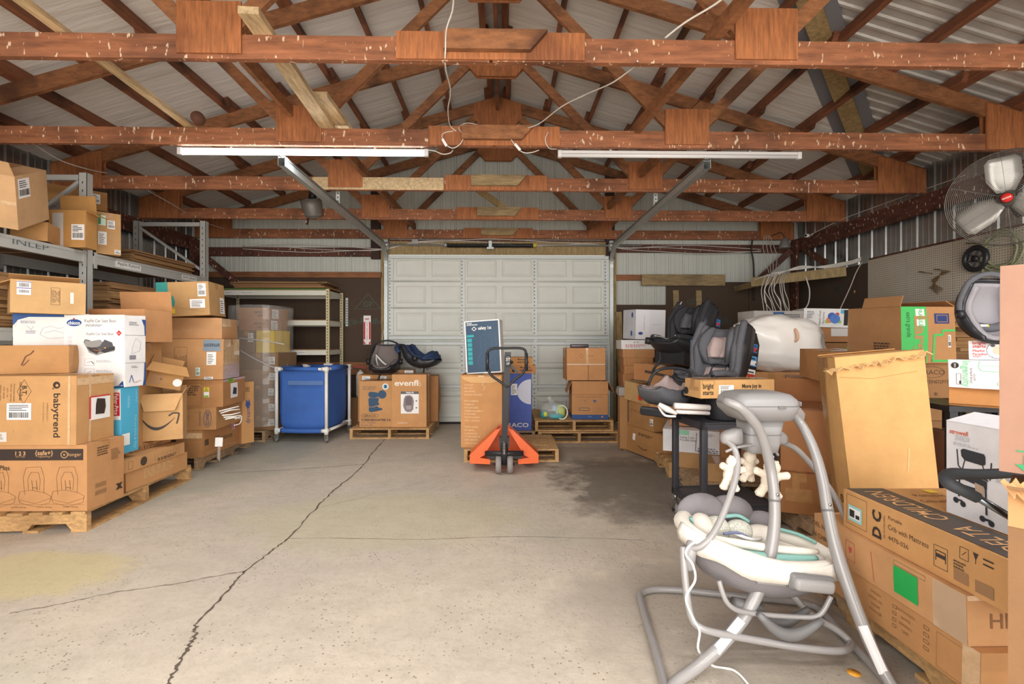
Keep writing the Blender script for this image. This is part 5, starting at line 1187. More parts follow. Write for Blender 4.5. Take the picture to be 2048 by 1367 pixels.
def convertible(label, M, shell_m, main_m, accent_m, scale=1.0, piping=False):
    o = thing('child_car_seat', label, 'car seat', M=M @ Matrix.Scale(scale, 4))
    sp = smooth_spine([(-.30, .22), (-.20, .17), (-.02, .12), (.10, .16), (.17, .30), (.23, .50), (.29, .72)])
    n = len(sp); mb = MB(); sweep_u(mb, sp, shell_m, interp([.19, .215, .225, .225, .225, .235, .215], n), interp([.05, .12, .17, .14, .13, .20, .17], n), .03, -.03); mb.build('shell', o)
    mb = MB(); sweep_u(mb, sp[1:-1], main_m, interp([.17, .19, .195, .195, .195, .20, .185], n-2), interp([.07, .14, .18, .15, .16, .235, .20], n-2), .05, .0); mb.build('padding', o)
    mb = MB(); ii = sp[3:22]; sweep_u(mb, ii, accent_m, interp([.11, .13, .13, .125], len(ii)), interp([.08, .10, .09, .08], len(ii)), .03, .045); mb.build('inner_pad', o)
    mb = MB(); ii = sp[-9:-1]; sweep_u(mb, [(y - .05, z) for y, z in ii], main_m, interp([.12, .155, .15, .12], len(ii)), interp([.10, .19, .20, .13], len(ii)), .045, .04); hr = mb.build('headrest', o)
    mb = MB(); ii = sp[-8:-3]; sweep_u(mb, [(y - .055, z) for y, z in ii], accent_m, interp([.07, .10, .07], len(ii)), interp([.09, .11, .09], len(ii)), .02, .09); mb.build('head_pad', hr)
    # rim bead round the shell edge
    for sx in (-1, 1):
        mb = MB(); hi = interp([.05, .12, .17, .14, .13, .20, .17], n); hw = interp([.19, .215, .225, .225, .225, .235, .215], n); P = [Vector((0, y, z)) for y, z in sp]; pts = []
        for i, p in enumerate(P):
            dd = (P[min(i+1, n-1)] - P[max(i-1, 0)]).normalized(); nn = Vector((0, -dd.z, dd.y)); pts.append(p + nn * (hi[i] + .012) + Vector((sx * (hw[i] - .02), 0, 0)))
        mb.tube(pts, .03, main_m if not piping else SD, 10); mb.build('side_bolster', o)
        if piping: mb = MB(); mb.tube([p + Vector((-sx*.028, 0, .012)) for p in pts], .006, PIPE, 6); mb.build('piping', o)
    mb = MB(); mb.prism([(-.14, 0), (.24, 0), (.34, .10), (.40, .60), (.33, .70), (.25, .52), (.18, .30), (.06, .14), (-.16, .14)], .40, shell_m, Matrix(((0,0,1,-.20),(1,0,0,0),(0,1,0,0),(0,0,0,1)))); mb.build('base', o)
    for sx in (-1, 1):
        mb = MB(); mb.tube([(sx*.06, -.12, .19), (sx*.07, .03, .22), (sx*.07, .10, .32), (sx*.06, .17, .5)], .012, STRAP, 6, spline=5); mb.build('harness_strap', o)
    mb = MB(); mb.rbox((-.025, -.12, .18), (.025, -.07, .22), .008, ink('8E3038')); mb.build('buckle', o)
    return o
def side_labels(o, sx, m):
    """warning stickers on the flank of the shell/base"""
    for j, (y0, y1, z0, z1, cols) in enumerate(((.29, .36, .52, .60, ('3A6FA8', 'C8323A')), (.24, .36, .40, .49, ('4F9BD0', 'F0EFEA')), (.20, .35, .28, .37, ('F0EFEA', 'C8432A')), (.25, .33, .13, .24, ('D9512E', 'F0EFEA')))):
        mb = MB(); x = sx * .2005
        def q(a, b_, c_, d_, off, mm): mb.add([(x + sx*off, a, c_), (x + sx*off, b_, c_), (x + sx*off, b_, d_), (x + sx*off, a, d_)], [(0,1,2,3) if sx > 0 else (3,2,1,0)], mm)
        q(y0, y1, z0, z1, .004, ink(cols[0])); q(y0 + .008, y1 - .008, z0 + .01, z0 + (z1-z0)*.55, .005, ink(cols[1])); q(y0 + .012, y1 - .03, z0 + (z1-z0)*.68, z0 + (z1-z0)*.8, .005, BLK); q(y1 - .03, y1 - .012, z0 + .014, z0 + .03, .006, BLK)
        mb.build('warning_label', o)
def infant_carrier(label, M, main_m, shell_m, canopy_m=None, scale=1.0, handle=True):
    o = thing('infant_carrier', label, 'infant car seat', M=M @ Matrix.Scale(scale, 4))
    sp = smooth_spine([(-.34, .20), (-.24, .12), (-.08, .07), (.08, .09), (.22, .20), (.32, .38)])
    n = len(sp); mb = MB(); sweep_u(mb, sp, shell_m, interp([.14, .19, .215, .22, .215, .17], n), interp([.05, .12, .16, .15, .14, .08], n), .025, -.02); mb.build('shell', o)
    mb = MB(); sweep_u(mb, sp[1:-1], main_m, interp([.13, .17, .19, .195, .19, .15], n-2), interp([.07, .14, .18, .18, .17, .12], n-2), .045, .01); mb.build('padding', o)
    if handle: mb = MB(); mb.tube([(-.235, .0, .20), (-.24, .06, .36), (-.18, .12, .46), (0, .14, .49), (.18, .12, .46), (.24, .06, .36), (.235, 0, .20)], .018, SBL, 10, spline=6); mb.build('carry_handle', o)
    for sx in (-1, 1): mb = MB(); mb.cyl((sx*.215, 0, .20), (sx*.26, 0, .20), .045, SBL, 18); mb.build('handle_hub', o)
    if canopy_m:
        mb = MB(); rings = []
        for i in range(9):
            a = R(20 + 120 * i / 8); rings.append([Vector((.235 * math.cos(t), .02 + .30 * math.sin(t) * math.cos(a) , .19 + .30 * math.sin(t) * math.sin(a))) for t in [math.pi * k / 14 for k in range(15)]])
        mb.loft(rings, canopy_m, False, False); cn = mb.build('canopy', o); md = cn.modifiers.new('s', 'SOLIDIFY'); md.thickness = .006
    return o
# taupe carrier facing the aisle, on the booster carton
M = Matrix.Translation(at(766, 755, 6.95) * 1) ; p = at(766, 683.5, 7.0); zt = .825
o = infant_carrier('taupe and black infant seat with white straps, left of the navy one', Matrix.Translation((p.x, 7.14, zt)) @ Matrix.Rotation(R(4), 4, 'Z') @ Matrix.Rotation(R(14), 4, 'X'), TAUPE, SBL, None, .98, handle=False)
mb = MB(); mb.tube([(-.20, .02, .17), (-.215, .10, .27), (-.17, .24, .40), (0, .29, .45), (.17, .24, .40), (.215, .10, .27), (.20, .02, .17)], .014, SBL, 8, spline=5); mb.build('rim', o)
W2 = mat('white_strap', 'E8E6E2', .7)
for sx in (-1, 1): mb = MB(); mb.tube([(sx*.02, -.14, .13), (sx*.09, -.05, .15), (sx*.13, .06, .19), (sx*.15, .12, .27)], .012, W2, 6, spline=5); mb.build('harness_strap', o)
mb = MB(); mb.tube([(-.15, .1, .28), (0, -.02, .17), (.1, -.06, .16)], .014, W2, 6, spline=5); mb.build('harness_strap', o)
mb = MB(); mb.tube([(-.02, -.26, .12), (-.03, -.36, .06), (-.08, -.42, -.04)], .012, STRAP, 6, spline=5); mb.build('loose_strap', o)
# navy carrier
p = at(838, 683.5, 6.95)
o = infant_carrier('navy infant seat with a folded canopy and hanging strap, on the convertible seat carton', Matrix.Translation((p.x, 6.98, .900)) @ Matrix.Rotation(R(75), 4, 'Z') @ Matrix.Rotation(R(6), 4, 'X'), NVY, SBL, None, .85, handle=False)
mb = MB(); rings = []
for i in range(7):
    a = R(8 + 60 * i / 6); rings.append([Vector((.25 * math.cos(t), -.12 - .22 * math.sin(t) * math.cos(a), .20 + .16 * math.sin(t) * math.sin(a) + .02*math.sin(i*2))) for t in [math.pi * k / 12 for k in range(13)]])
mb.loft(rings, NVY, False, False); cn = mb.build('canopy', o); md = cn.modifiers.new('s', 'SOLIDIFY'); md.thickness = .012
mb = MB(); mb.tube([(-.24, .28, .27), (-.2, .36, .34), (0, .4, .37), (.2, .36, .34), (.24, .28, .27)], .035, NVY, 8, spline=4); mb.build('padding_edge', o)
mb = MB(); mb.tube([(.235, 0, .22), (.29, .03, .18), (.30, .05, 0), (.30, .05, -.22)], .013, STRAP, 6, spline=4); mb.build('loose_strap', o)
mb = MB(); mb.tube([(.24, .22, .25), (.265, .1, .24), (.27, -.08, .235), (.24, -.25, .26)], .026, LBL, 8, spline=5); mb.build('light_blue_trim', o)
for sx in (-.5, 1): mb = MB(); mb.cyl((.22, sx*.1, .02), (.24, sx*.1, .02), .03, SLG, 12); mb.build('hub_cap', o)

# ---------------------------------------------------------------- centre: tall carton, box on top, violet carton
def d(c):
    t = ['COOLEST', 'DROOLS', 'GROWING', 'ALONG THE WAY', '', 'BOTS, REMPLIS', "D'AMOUR", 'DE CURIOSITE', "D'EMERVEILLEMENT", 'ET DE RIRES,', 'QUI EVOLUENT', "AVEC L'ENFANT", '', 'CAJAS LLENAS', 'DE AMOR,', 'CURIOSIDAD', 'Y CARCAJADAS,', 'QUE CRECEN', 'CON SU NINO']
    for i, s in enumerate(t):
        if s: c.text('F', s, .09, .87 - i*.0448, .017, ink('E0BE93'), align='L', bold=.01)
    c.poly('F', [(.02, .985), (.98, .985), (.93, .93), (.75, .90), (.25, .90), (.08, .94)], mat('worn_cardboard', 'D3A56F', .8), .002); c.line('F', [(.5,.97),(.58,.93),(.52,.88),(.60,.84),(.55,.8)], .006, CTAPE); c.line('R', [(.3, .0), (.2, .5), (.3, 1)], .003, CTAPE)
    c.flap('F', .04, 12); c.flap('L', .04, 30)
carton('tall brown carton with pale printed lines of text, behind the orange pallet truck', 922, 5.32, 1004, 5.26, PZ, .79, .62, deco=d, col='C18B57', seed=60, jit=.012, amp=.014, roll=0)
NB = mat('navy_carton', '24445F', .45, noise_amt=.05, nscale=10); TEAL = ink('2FA3A5')
def d(c):
    for a, b_, e, f in ((0, 0, .035, 1), (.965, 0, 1, 1), (0, 0, 1, .02), (0, .98, 1, 1)): c.rect1('F', a, b_, e, f, PAPER)
    c.poly('F', [(.20,.845),(.275,.89),(.35,.845),(.275,.80)], WHT); c.poly('F', [(.225,.845),(.275,.875),(.325,.845),(.275,.815)], NB, .0022); c.ring('F', .275, .845, .010, .004, WHT)
    c.text('F', 'safety 1st', .58, .845, .036, WHT, bold=.02, width=.155); c.text('F', 'Grand', .07, .955, .016, WHT, bold=.03, align='L'); c.lines('F', .07, .42, .925, .005, 2, WHT)
    c.rect1('F', .06, .69, .26, .735, TEAL)
    for i in range(6): c.rect1('F', .07, .595 - i*.085, .20, .665 - i*.085, TEAL); c.line('F', [(.10, .61 - i*.085), (.14, .65 - i*.085), (.17, .615 - i*.085)], .003, WHT)
    o_ = ink('4F7390'); c.line('F', [(.45,.68),(.55,.73),(.78,.72),(.88,.64),(.88,.45),(.80,.36),(.84,.22),(.6,.12),(.34,.16),(.36,.3),(.46,.38),(.44,.55)], .0025, o_, closed=True); c.line('F', [(.56,.62),(.6,.68),(.74,.68),(.78,.6),(.76,.42),(.58,.42)], .002, o_, closed=True); c.line('F', [(.4,.3),(.6,.26),(.8,.32)], .002, o_); c.ring('F', .67, .3, .03, .002, o_)
    c.rect('R', .0, 0, 1, .0, PAPER)
carton('navy car seat carton with a white border standing on the tall brown carton', 933, 5.50, 1004, 5.42, .936, .60, .17, deco=d, col=NB, seed=61, seam=False, face_cols={'R': PAPER, 'L': PAPER, 'T': PAPER}, roll=-3.5, tilt=-3)
def d(c):
    w = ink('D9DCEA'); c.text('F', 'GRACO', .26, .095, .055, WHT, bold=.02, width=.36)
    n = 18; pts = [(.98, .80 - .0)] + [(.98 - .62*math.sin(math.pi*i/n), .68 + .22*math.cos(math.pi*i/n)) for i in range(n+1)]; c.poly('F', pts[1:], w); c.text('F', 'Little Hedgehog & friends', .78, .68, .018, ink('5A6CB0'), rot=-90, width=.28); c.label('F', .08, .62, .36, .82, 2)
carton('violet-blue carton with a pale round patch, standing behind the orange pallet truck', 1018, 6.34, 1063, 6.32, PZ, .745, .34, deco=d, col='5468B4', seed=62, seam=False)
def d(c):
    c.text('F', 'More joy in', .66, .72, .022, INK, bold=.03, width=.13); c.text('F', 'every moment', .68, .36, .022, INK, bold=.03, width=.155); c.disc('F', .28, .35, .022, INK); c.line('F', [(.1,.8),(.28,.6),(.36,.4)], .006)
carton('lower of two brown toy cartons lying on the violet carton', 1010, 6.30, 1072, 6.30, .890, .105, .34, deco=d, col='B9804F', seed=63)
carton('upper of two brown toy cartons lying on the violet carton', 1006, 6.31, 1066, 6.31, .996, .105, .32, deco=d, col='C0884F', seed=64)
# right of the door: cartons on the double pallet
def d(c):
    b = ink('2C4E86'); c.rect1('F', 0, 0, 1, .12, b); c.rect1('R', 0, 0, 1, .12, b); c.rect1('L', 0, 0, 1, .12, b); c.disc('F', .84, .065, .016, ink('C8802E'), ry=.012); c.lines('F', .45, .58, .06, .01, 1, ink('6F93C8'))
    c.frame('F', .2, .23, .48, .3, .006, NAVY); c.line('F', [(.33,.50),(.36,.46),(.40,.52)], .003, NAVY); c.poly('F', [(.58,.51),(.68,.51),(.67,.46),(.63,.43),(.59,.46)], ink('55627A')); 
    for u in (.58, .68, .78):
        for v in (.2, .28): c.ring('F', u, v, .012, .002, ink('8A6644'))
    c.lines('F', .1, .9, .58, .004, 1, BR); c.flap('F', .17, 262); c.flap('R', .18, 240, skew=.03); c.flap('L', .17, 248, skew=.03); c.flap('B', .16, 250)
carton('open brown carton with a blue printed base and hanging flaps', 1144, 6.34, 1216, 6.32, 2*PZ, .50, .42, deco=d, col='BD8756', seed=65, open_top=True)
def d(c):
    c.rect('F', 0, .485, 1, .505, mat('flaking_tape', 'E4DCD0', .3)); c.rect1('F', .545, 0, .56, .48, ink('6E5034')); c.ring('F', .37, .76, .024, .003, BR); c.text('F', 'FRAGILE', .62, .76, .014, BR); c.rect('F', .5, .5, .56, 1, CTAPE, .002); c.label('L', .3, .7, .5, .95, 2)
carton('taped brown carton with a small round print, set on the open carton', 1134, 6.36, 1211, 6.36, .795, .425, .42, deco=d, col='C68E5C', seed=66)
mb = MB(); p = at(1160, 683.5, 6.42); mb.rbox((-.12, -.05, 0), (.12, .06, .05), .012, mat('dark_pouch', '4B4042', .3, noise_amt=.4, nscale=20)); o = mb.build('dark_pouch'); o.location = (p.x, 6.48, 1.222); tag(o, 'dark flat pouch lying on the highest carton right of the door', 'pouch')
# clear bag of teal and yellow toys
p = onz(1106, 838, 2*PZ)
o = thing('bag_of_toys', 'clear plastic bag of teal and yellow toys on the double pallet', 'bag', (p.x, p.y + .05, 2*PZ))
for nm, c_, r_, cc in (('toy', (-.11, 0, .06), (.06, .06, .055), '3FA7B0'), ('toy', (-.10, -.06, .07), (.03, .02, .035), 'D9DE3A'), ('toy', (.10, .02, .09), (.07, .06, .10), 'CFE05A'), ('toy', (.04, -.02, .04), (.10, .06, .04), '58B8C4'), ('toy', (.03, .03, .13), (.05, .05, .05), 'BFD8E8')):
    mb = MB(); mb.ball(c_, *r_, mat('toy_' + cc, cc, .4), 10); mb.build(nm, o)
mb = MB(); mb.tube([(.12 + .07*math.cos(a), -.05, .09 + .09*math.sin(a)) for a in [i*math.pi/10 for i in range(20)]], .009, mat('toy_ring', 'E8EEE6', .4), 8, closed=True); mb.build('toy_ring', o)
mb = MB(); mb.ball((0, 0, .11), .17, .10, .115, mat('clear_bag', 'E8ECEC', .1, alpha=.22, coat=1), 12); mb.tube([(-.0, 0, .21), (-.04, 0, .26), (-.05, 0, .29)], .05, MATS['clear_bag'], 10, radii=[.05, .02, .05]); mb.build('plastic_bag', o)

# ---------------------------------------------------------------- pallet truck
OR = mat('orange_paint', 'E8642A', .42, noise_amt=.05, nscale=15); BKM = mat('black_steel', '2B2A2B', .45, metal=.2); WHL = mat('grey_rubber', '8C8581', .6); CHR = mat('chrome', 'C9C9C9', .2, metal=1)
pt = thing('pallet_truck', 'orange hand pallet truck with a black handle loop, forks in the low pallet', 'pallet truck', (.015, 4.92, 0), (0, 0, 0))
def PT(mb, n, par=None): return mb.build(n, par or pt)
# orange triangular bulkhead: two sloped side plates and a base
mb = MB()
for s in (-1, 1):
    mb.prism([(s*.03, .44), (s*.085, .42), (s*.345, .17), (s*.345, .085), (s*.14, .075), (s*.14, .125), (s*.25, .14), (s*.20, .165)][:: (1 if s > 0 else -1)], .012, OR, Matrix.Translation((0, -.06, 0)) @ Matrix.Rotation(R(90), 4, 'X'))
mb.prism([(-.03, .44), (.03, .44), (.26, .18), (.26, .12), (-.26, .12), (-.26, .18)][::-1], .01, OR, Matrix.Translation((0, .20, 0)) @ Matrix.Rotation(R(90), 4, 'X'))
mb.add([Vector(v) for v in ((-.085,-.06,.42),(-.345,-.06,.17),(-.345,.20,.17),(-.05,.20,.43),(.085,-.06,.42),(.345,-.06,.17),(.345,.20,.17),(.05,.20,.43),(-.345,-.06,.085),(-.345,.20,.085),(.345,-.06,.085),(.345,.20,.085))], [(0,1,2,3),(4,7,6,5),(1,8,9,2),(5,6,11,10)], OR)
PT(mb, 'frame')
for s in (-1, 1):
    mb = MB(); mb.prism([(-.08, 0), (.08, 0), (.08, .012), (-.08, .012)], 1.12, OR, Matrix.Translation((s*.26, 1.15, .078)) @ Matrix.Rotation(R(90), 4, 'X')); mb.box((s*.26 - .08, .18, .045), (s*.26 - .072, 1.12, .079), OR); mb.box((s*.26 + .072, .18, .045), (s*.26 + .08, 1.12, .079), OR); PT(mb, 'fork')
    mb = MB(); mb.cyl((s*.26 - .04, 1.02, .038), (s*.26 + .04, 1.02, .038), .038, WHL, 18); PT(mb, 'load_roller')
mb = MB(); mb.cyl((-.19, -.14, .20), (.19, -.14, .20), .026, BKM, 14); mb.cyl((0, -.14, .10), (0, -.14, .30), .04, BKM, 16); mb.box((-.05, -.16, .26), (.05, -.05, .36), BKM); mb.box((-.17, -.12, .14), (-.09, -.07, .20), BKM); mb.box((.09, -.12, .14), (.17, -.07, .20), BKM); PT(mb, 'pump_body')
mb = MB(); mb.tube([(.02*math.cos(i*.7), -.175 + .02*math.sin(i*.7), .20 + i*.0016) for i in range(80)], .004, CHR, 5); PT(mb, 'pump_spring')
mb = MB(); mb.cyl((-.10, -.13, .09), (.10, -.13, .09), .012, BKM, 10); PT(mb, 'axle')
for s in (-1, 1):
    mb = MB(); mb.cyl((s*.03, -.13, .09), (s*.085, -.13, .09), .088, WHL, 32); w = PT(mb, 'steer_wheel'); mb = MB(); mb.cyl((s*.028, -.13, .09), (s*.088, -.13, .09), .05, BKM, 20); mb.build('wheel_hub', w)
mb = MB(); mb.bar((0, -.16, .33), (.035, -.20, 1.20), .06, .045, BKM, up=(0,1,0)); PT(mb, 'handle_shaft')
mb = MB(); zt = 1.235; mb.tube([(.035, -.20, .86), (.10, -.20, .93), (.185, -.20, 1.0), (.215, -.20, 1.08), (.215, -.20, 1.17), (.18, -.20, zt), (.0, -.20, zt + .005), (-.12, -.20, zt), (-.165, -.20, 1.19), (-.165, -.20, 1.07), (-.13, -.20, .98), (-.05, -.20, .92), (.03, -.20, .86)], .013, BKM, 12, spline=5); PT(mb, 'handle_loop')
for s in ((-.165, -1), (.215, 1)): mb = MB(); mb.tube([(s[0], -.20, 1.02), (s[0], -.20, 1.19)], .017, SBL, 12); PT(mb, 'grip')
mb = MB(); mb.bar((.04, -.21, 1.10), (.13, -.21, 1.00), .012, .02, BKM); mb.rbox((.015, -.235, 1.06), (.06, -.215, 1.17), .005, SBL); write(mb, '3T', Matrix.Translation((.038, -.236, 1.13)) @ Matrix.Rotation(R(90), 4, 'X'), .03, WHT); write(mb, 'UP', Matrix.Translation((.036, -.236, 1.09)) @ Matrix.Rotation(R(90), 4, 'X'), .018, WHT); PT(mb, 'release_lever')

# ---------------------------------------------------------------- right side: far stack
sm = 0.0
def d(c):
    b = ink('35559A'); c.rect('F', 0, 0, .0, 0, PAPER); c.rect1('R', .0, 0, .45, 1, ink('EFEDF0'), .0012); c.disc('R', .16, .2, .032, b, ry=.018); c.lines('R', .55, .9, .5, .003, 2, ink('B9B9C4')); c.text('R', 'LiteRide Baby Products', .28, .55, .014, ink('9A9AA8'), rot=90); c.disc('F', .75, .82, .02, b, ry=.035); c.disc('F', .7, .2, .02, b, ry=.035)
carton('white carton with small blue ovals, topmost of the stack right of the garage door', 1246, 6.28, 1271, 5.98, 1.345, .37, .42, deco=d, col='C9CACF', seed=70, seam=False, face_cols={'R': ink('E9E7EA')}, roll=2)
carton('flat white carton with small print beneath the topmost one, right of the garage door', 1243, 6.05, 1342, 6.0, 1.21, .115, .42, col='E3E0DE', seed=71, seam=False, deco=lambda c: (c.text('F', 'B  IN', .3, .75, .02, INK), c.lines('F', .08, .5, .45, .008, 3, ink('C07A80')), c.lines('F', .6, .95, .7, .008, 4, ink('A8A4A8'))))
zz = [1.105, 1.005, .90, .79, .68, .57, .46]
lab = ['first brown carton under the white ones in the stack right of the garage door', 'second brown carton down in the stack right of the garage door', 'third brown carton down in the stack right of the garage door', 'fourth brown carton down in the stack right of the garage door', 'fifth brown carton down in the stack right of the garage door', 'sixth brown carton down in the stack right of the garage door', 'lowest visible brown carton in the stack right of the garage door']
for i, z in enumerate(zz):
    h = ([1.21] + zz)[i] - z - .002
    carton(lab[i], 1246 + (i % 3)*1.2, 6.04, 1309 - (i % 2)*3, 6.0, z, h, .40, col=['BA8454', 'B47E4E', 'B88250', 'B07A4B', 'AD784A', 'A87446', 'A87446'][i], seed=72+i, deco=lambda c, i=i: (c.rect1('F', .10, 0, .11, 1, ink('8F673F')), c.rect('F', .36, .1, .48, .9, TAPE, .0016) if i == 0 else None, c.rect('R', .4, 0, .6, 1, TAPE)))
carton('brown carton propping up the stack right of the garage door', 1247, 6.03, 1306, 6.0, .02, .435, .38, col='9F6E42', seed=80)
carton('crumpled grey-labelled pack wrapped in plastic at the foot of the stack', 1238, 5.72, 1272, 5.7, .66, .10, .2, col='9C938A', seed=81, amp=.02, seam=False, deco=lambda c: c.label('F', .3, .1, .9, .9, 2))
carton('brown carton under the plastic-wrapped pack', 1240, 5.74, 1270, 5.72, .03, .625, .22, col='A57748', seed=82)
# aisle-side row on the right: seen mostly from their left faces
def L_box(label, xn, yn, y_far, z, h, w, col, deco=None, seed=0, rot=0, tilt=0, amp=None, jit=.006, **kw):
    """carton whose left side faces the aisle; near left corner at (xn, yn)"""
    dd = y_far - yn; M = Matrix.Translation((xn, yn, z)) @ Matrix.Rotation(R(rot), 4, 'Z') @ Matrix.Rotation(R(tilt), 4, 'X'); c = Carton(w, dd, h, col=col, seed=seed, amp=amp, jit=jit, **kw)
    if deco: deco(c)
    c.build('cardboard_box', label, 'box', M); return c
def px_box(label, x0, Y0, x1, Y1, z, h, dd, col, deco=None, seed=0, **kw): return carton(label, x0, Y0, x1, Y1, z, h, dd, deco=deco, col=col, seed=seed, **kw)
px_box('tall narrow brown carton with a dark outline, leaning on the white-topped stack', 1236, 5.95, 1247, 5.78, .0, .50, .5, 'A7764A', lambda c: (c.frame('F', .2, .35, .8, .9, .006, DK), c.disc('F', .7, .22, .02, ink('C8504A')), c.frame('F', .3, .18, .7, .3, .004, DK)), 83, amp=.002)
px_box('low crushed brown carton at the left edge of the right-hand row', 1252, 5.74, 1330, 5.02, .0 + .02, .30, .22, 'A97A48', lambda c: (c.label('F', .2, .5, .28, .75, 9), c.lines('F', .35, .8, .8, .01, 2, BR), c.line('F', [(.35, .35), (.5, .25), (.6, .3)], .01, ink('6B4426'))), 84, amp=.02, jit=.015)
px_box('second brown carton up at the left edge of the right-hand row', 1254, 5.72, 1308, 5.20, .325, .30, .7, 'AC7C4A', lambda c: (c.label('F', .88, .2, .98, .45, 0), *[c.line('F', [(.2 + i*.14, .55), (.25 + i*.14, .65)], .005, BR) for i in range(4)], c.rect1('F', .04, .1, .08, .95, ink('4A4A4C'))), 85, amp=.015, jit=.01)
px_box('light brown carton with a printed panel, third up in the right-hand row', 1248, 5.70, 1308, 5.22, .63, .215, .6, 'C09A66', lambda c: (c.frame('F', .5, .2, .95, .85, .002, BR), c.lines('F', .53, .92, .7, .01, 5, ink('8A6E44'))), 86, amp=.012, roll=4)
px_box('small white carton with a red band behind the cart', 1309, 5.15, 1340, 5.0, .63, .15, .3, 'ECE4E2', lambda c: (c.rect1('F', .05, .6, .95, .9, ink('CF3B4C')), c.lines('F', .1, .8, .45, .02, 2, ink('C86070'))), 87, seam=False)
px_box('brown carton with an upper flap edge, behind the taupe-padded car seat', 1268, 5.45, 1316, 5.15, .86, .20, .5, 'B98050', lambda c: None, 88)
px_box('tilted brown carton beneath the black booster seat', 1288, 5.05, 1345, 4.75, .90, .18, .5, 'A9774A', lambda c: c.rect1('F', 0, .45, 1, .6, ink('4A3A2E')), 89, roll=7)
px_box('brown carton beneath the tilted one, left of the cart', 1300, 5.0, 1336, 4.82, .62, .27, .5, 'B98455', lambda c: c.rect1('F', .3, 0, .315, 1, ink('8F673F')), 90)
px_box('brown carton seen between the cart legs, upper', 1340, 4.62, 1444, 4.45, .50, .34, .6, 'BF8A5C', lambda c: (c.rect1('F', .42, 0, .43, 1, ink('8F673F')), c.rect1('F', .7, 0, .705, 1, ink('8F673F'))), 91)
px_box('white swing carton with a pale green corner seen between the cart legs', 1326, 4.5, 1444, 4.30, .285, .205, .6, 'E6E3E4', lambda c: (c.rect1('F', .2, .78, .45, .98, ink('9BD8B6')), c.text('F', 'Swing 2 Go', .3, .66, .018, INK, align='L', width=.12), c.text('F', 'Portable Swing', .3, .54, .018, INK, align='L', width=.14), c.line('F', [(.58, .9), (.56, .1), (.8, .1)], .004), c.lines('F', .6, .95, .2, .01, 3, ink('77747A')), c.lines('F', .7, .9, .85, .006, 3, ink('A5A2AA')), c.rect1('L', 0, .0, .5, .9, ink('A8D8BE'))), 92, seam=False)
px_box('brown carton at the bottom of the row under the white swing carton', 1352, 4.46, 1456, 4.28, PZ, .14, .6, 'B58A5A', lambda c: None, 93)
px_box('small brown carton low on the pallet behind the cart, with a white label', 1404, 4.0, 1475, 3.92, PZ, .15, .3, 'B5895A', lambda c: c.label('F', .04, .3, .12, .85, 0), 94)
px_box('brown carton behind the hanging plush toys', 1442, 4.2, 1560, 4.05, .145, .52, .2, 'B17C4C', lambda c: c.rect1('F', .55, 0, .56, 1, ink('8F673F')), 95)
px_box('brown carton under the white bag of bedding', 1487, 4.40, 1600, 4.30, .86, .165, .6, 'C08A58', lambda c: c.rect1('F', .2, 0, .21, 1, ink('8F673F')), 96)
px_box('brown carton stacked below the one under the bedding bag', 1480, 4.42, 1600, 4.32, .68, .175, .6, 'BC8654', lambda c: c.rect1('F', .6, 0, .61, 1, ink('8F673F')), 97)
px_box('brown carton supporting the cartons under the bedding bag', 1478, 4.45, 1600, 4.36, .15, .52, .55, 'A87446', lambda c: None, 98)
# cartons right of the swing housing
px_box('large brown carton behind the swing, with a loose top flap, right of the cart', 1561, 3.30, 1672, 3.16, .42, .43, .5, 'B27A4C', lambda c: (c.flap('F', .0, 0), c.flap('B', .2, 60), c.rect1('F', .0, .97, 1, 1, ink('8F5F38'))), 99, seam=False)
px_box('taped brown carton low behind the swing, under the large one', 1561, 3.26, 1646, 3.16, PZ, .275, .45, 'A87242', lambda c: (c.rect('F', .12, .30, .75, .62, TAPE, .002), c.rect('F', .28, .5, .46, 1, TAPE, .003)), 100)
px_box('tall leaning brown carton with stretched tape, left of the big plain carton', 1571, 3.80, 1690, 3.62, PZ, .88, .30, 'AC7C4E', lambda c: (c.rect('F', .02, .0, .98, 1, mat('stretched_film', 'C79A6A', .2, alpha=.35, coat=1), .003), c.line('F', [(.6,.9),(.66,.8),(.62,.7),(.7,.6)], .004, CTAPE)), 101, amp=.02, jit=.015)
px_box('brown carton with a white label under the large green-printed one', 1599, 3.62, 1683, 2.98, 1.045, .205, .46, 'BD8550', lambda c: (c.label('F', .60, .30, .86, .85, 1), c.line('F', [(.1, .35), (.14, .25)], .003, BR), c.line('T', [(.2,.5),(.5,.6),(.8,.45)], .002, BR), c.frame('T', .3, .3, .7, .7, .003, BR), c.rect('T', .4, 0, .6, 1, TAPE, .003)), 102, roll=2)
# printed instruction sheets tucked behind the swing
for (x0, y0, x1, y1, Y, rr, l, dark) in ((1563, 783, 1607, 814, 3.36, -16, 'black-framed printed card leaning behind the swing housing', True), (1578, 800, 1612, 826, 3.22, -22, 'white booklet with violet print leaning below the black-framed card', False)):
    M = Matrix.Translation(at(x0, y1, Y)) @ Matrix.Rotation(R(-rr), 4, 'Y') @ Matrix.Rotation(R(-20), 4, 'X'); w = (x1-x0)*Y/F_PX; h = (y1-y0)*Y/F_PX*.8; c = Carton(w, .012, h, col=ink('3A3636') if dark else PAPER, seed=7, amp=0, jit=0, seam=False)
    if dark: c.rect1('F', .04, .06, .48, .94, PAPER); c.rect1('F', .51, .06, .96, .94, PAPER); c.lines('F', .08, .45, .84, .004, 8, ink('8C8688')); c.lines('F', .55, .93, .84, .004, 8, ink('8C8688'))
    else: c.lines('F', .05, .6, .8, .006, 3, ink('6E63B0'))
    c.build('printed_card', l, 'card', M)
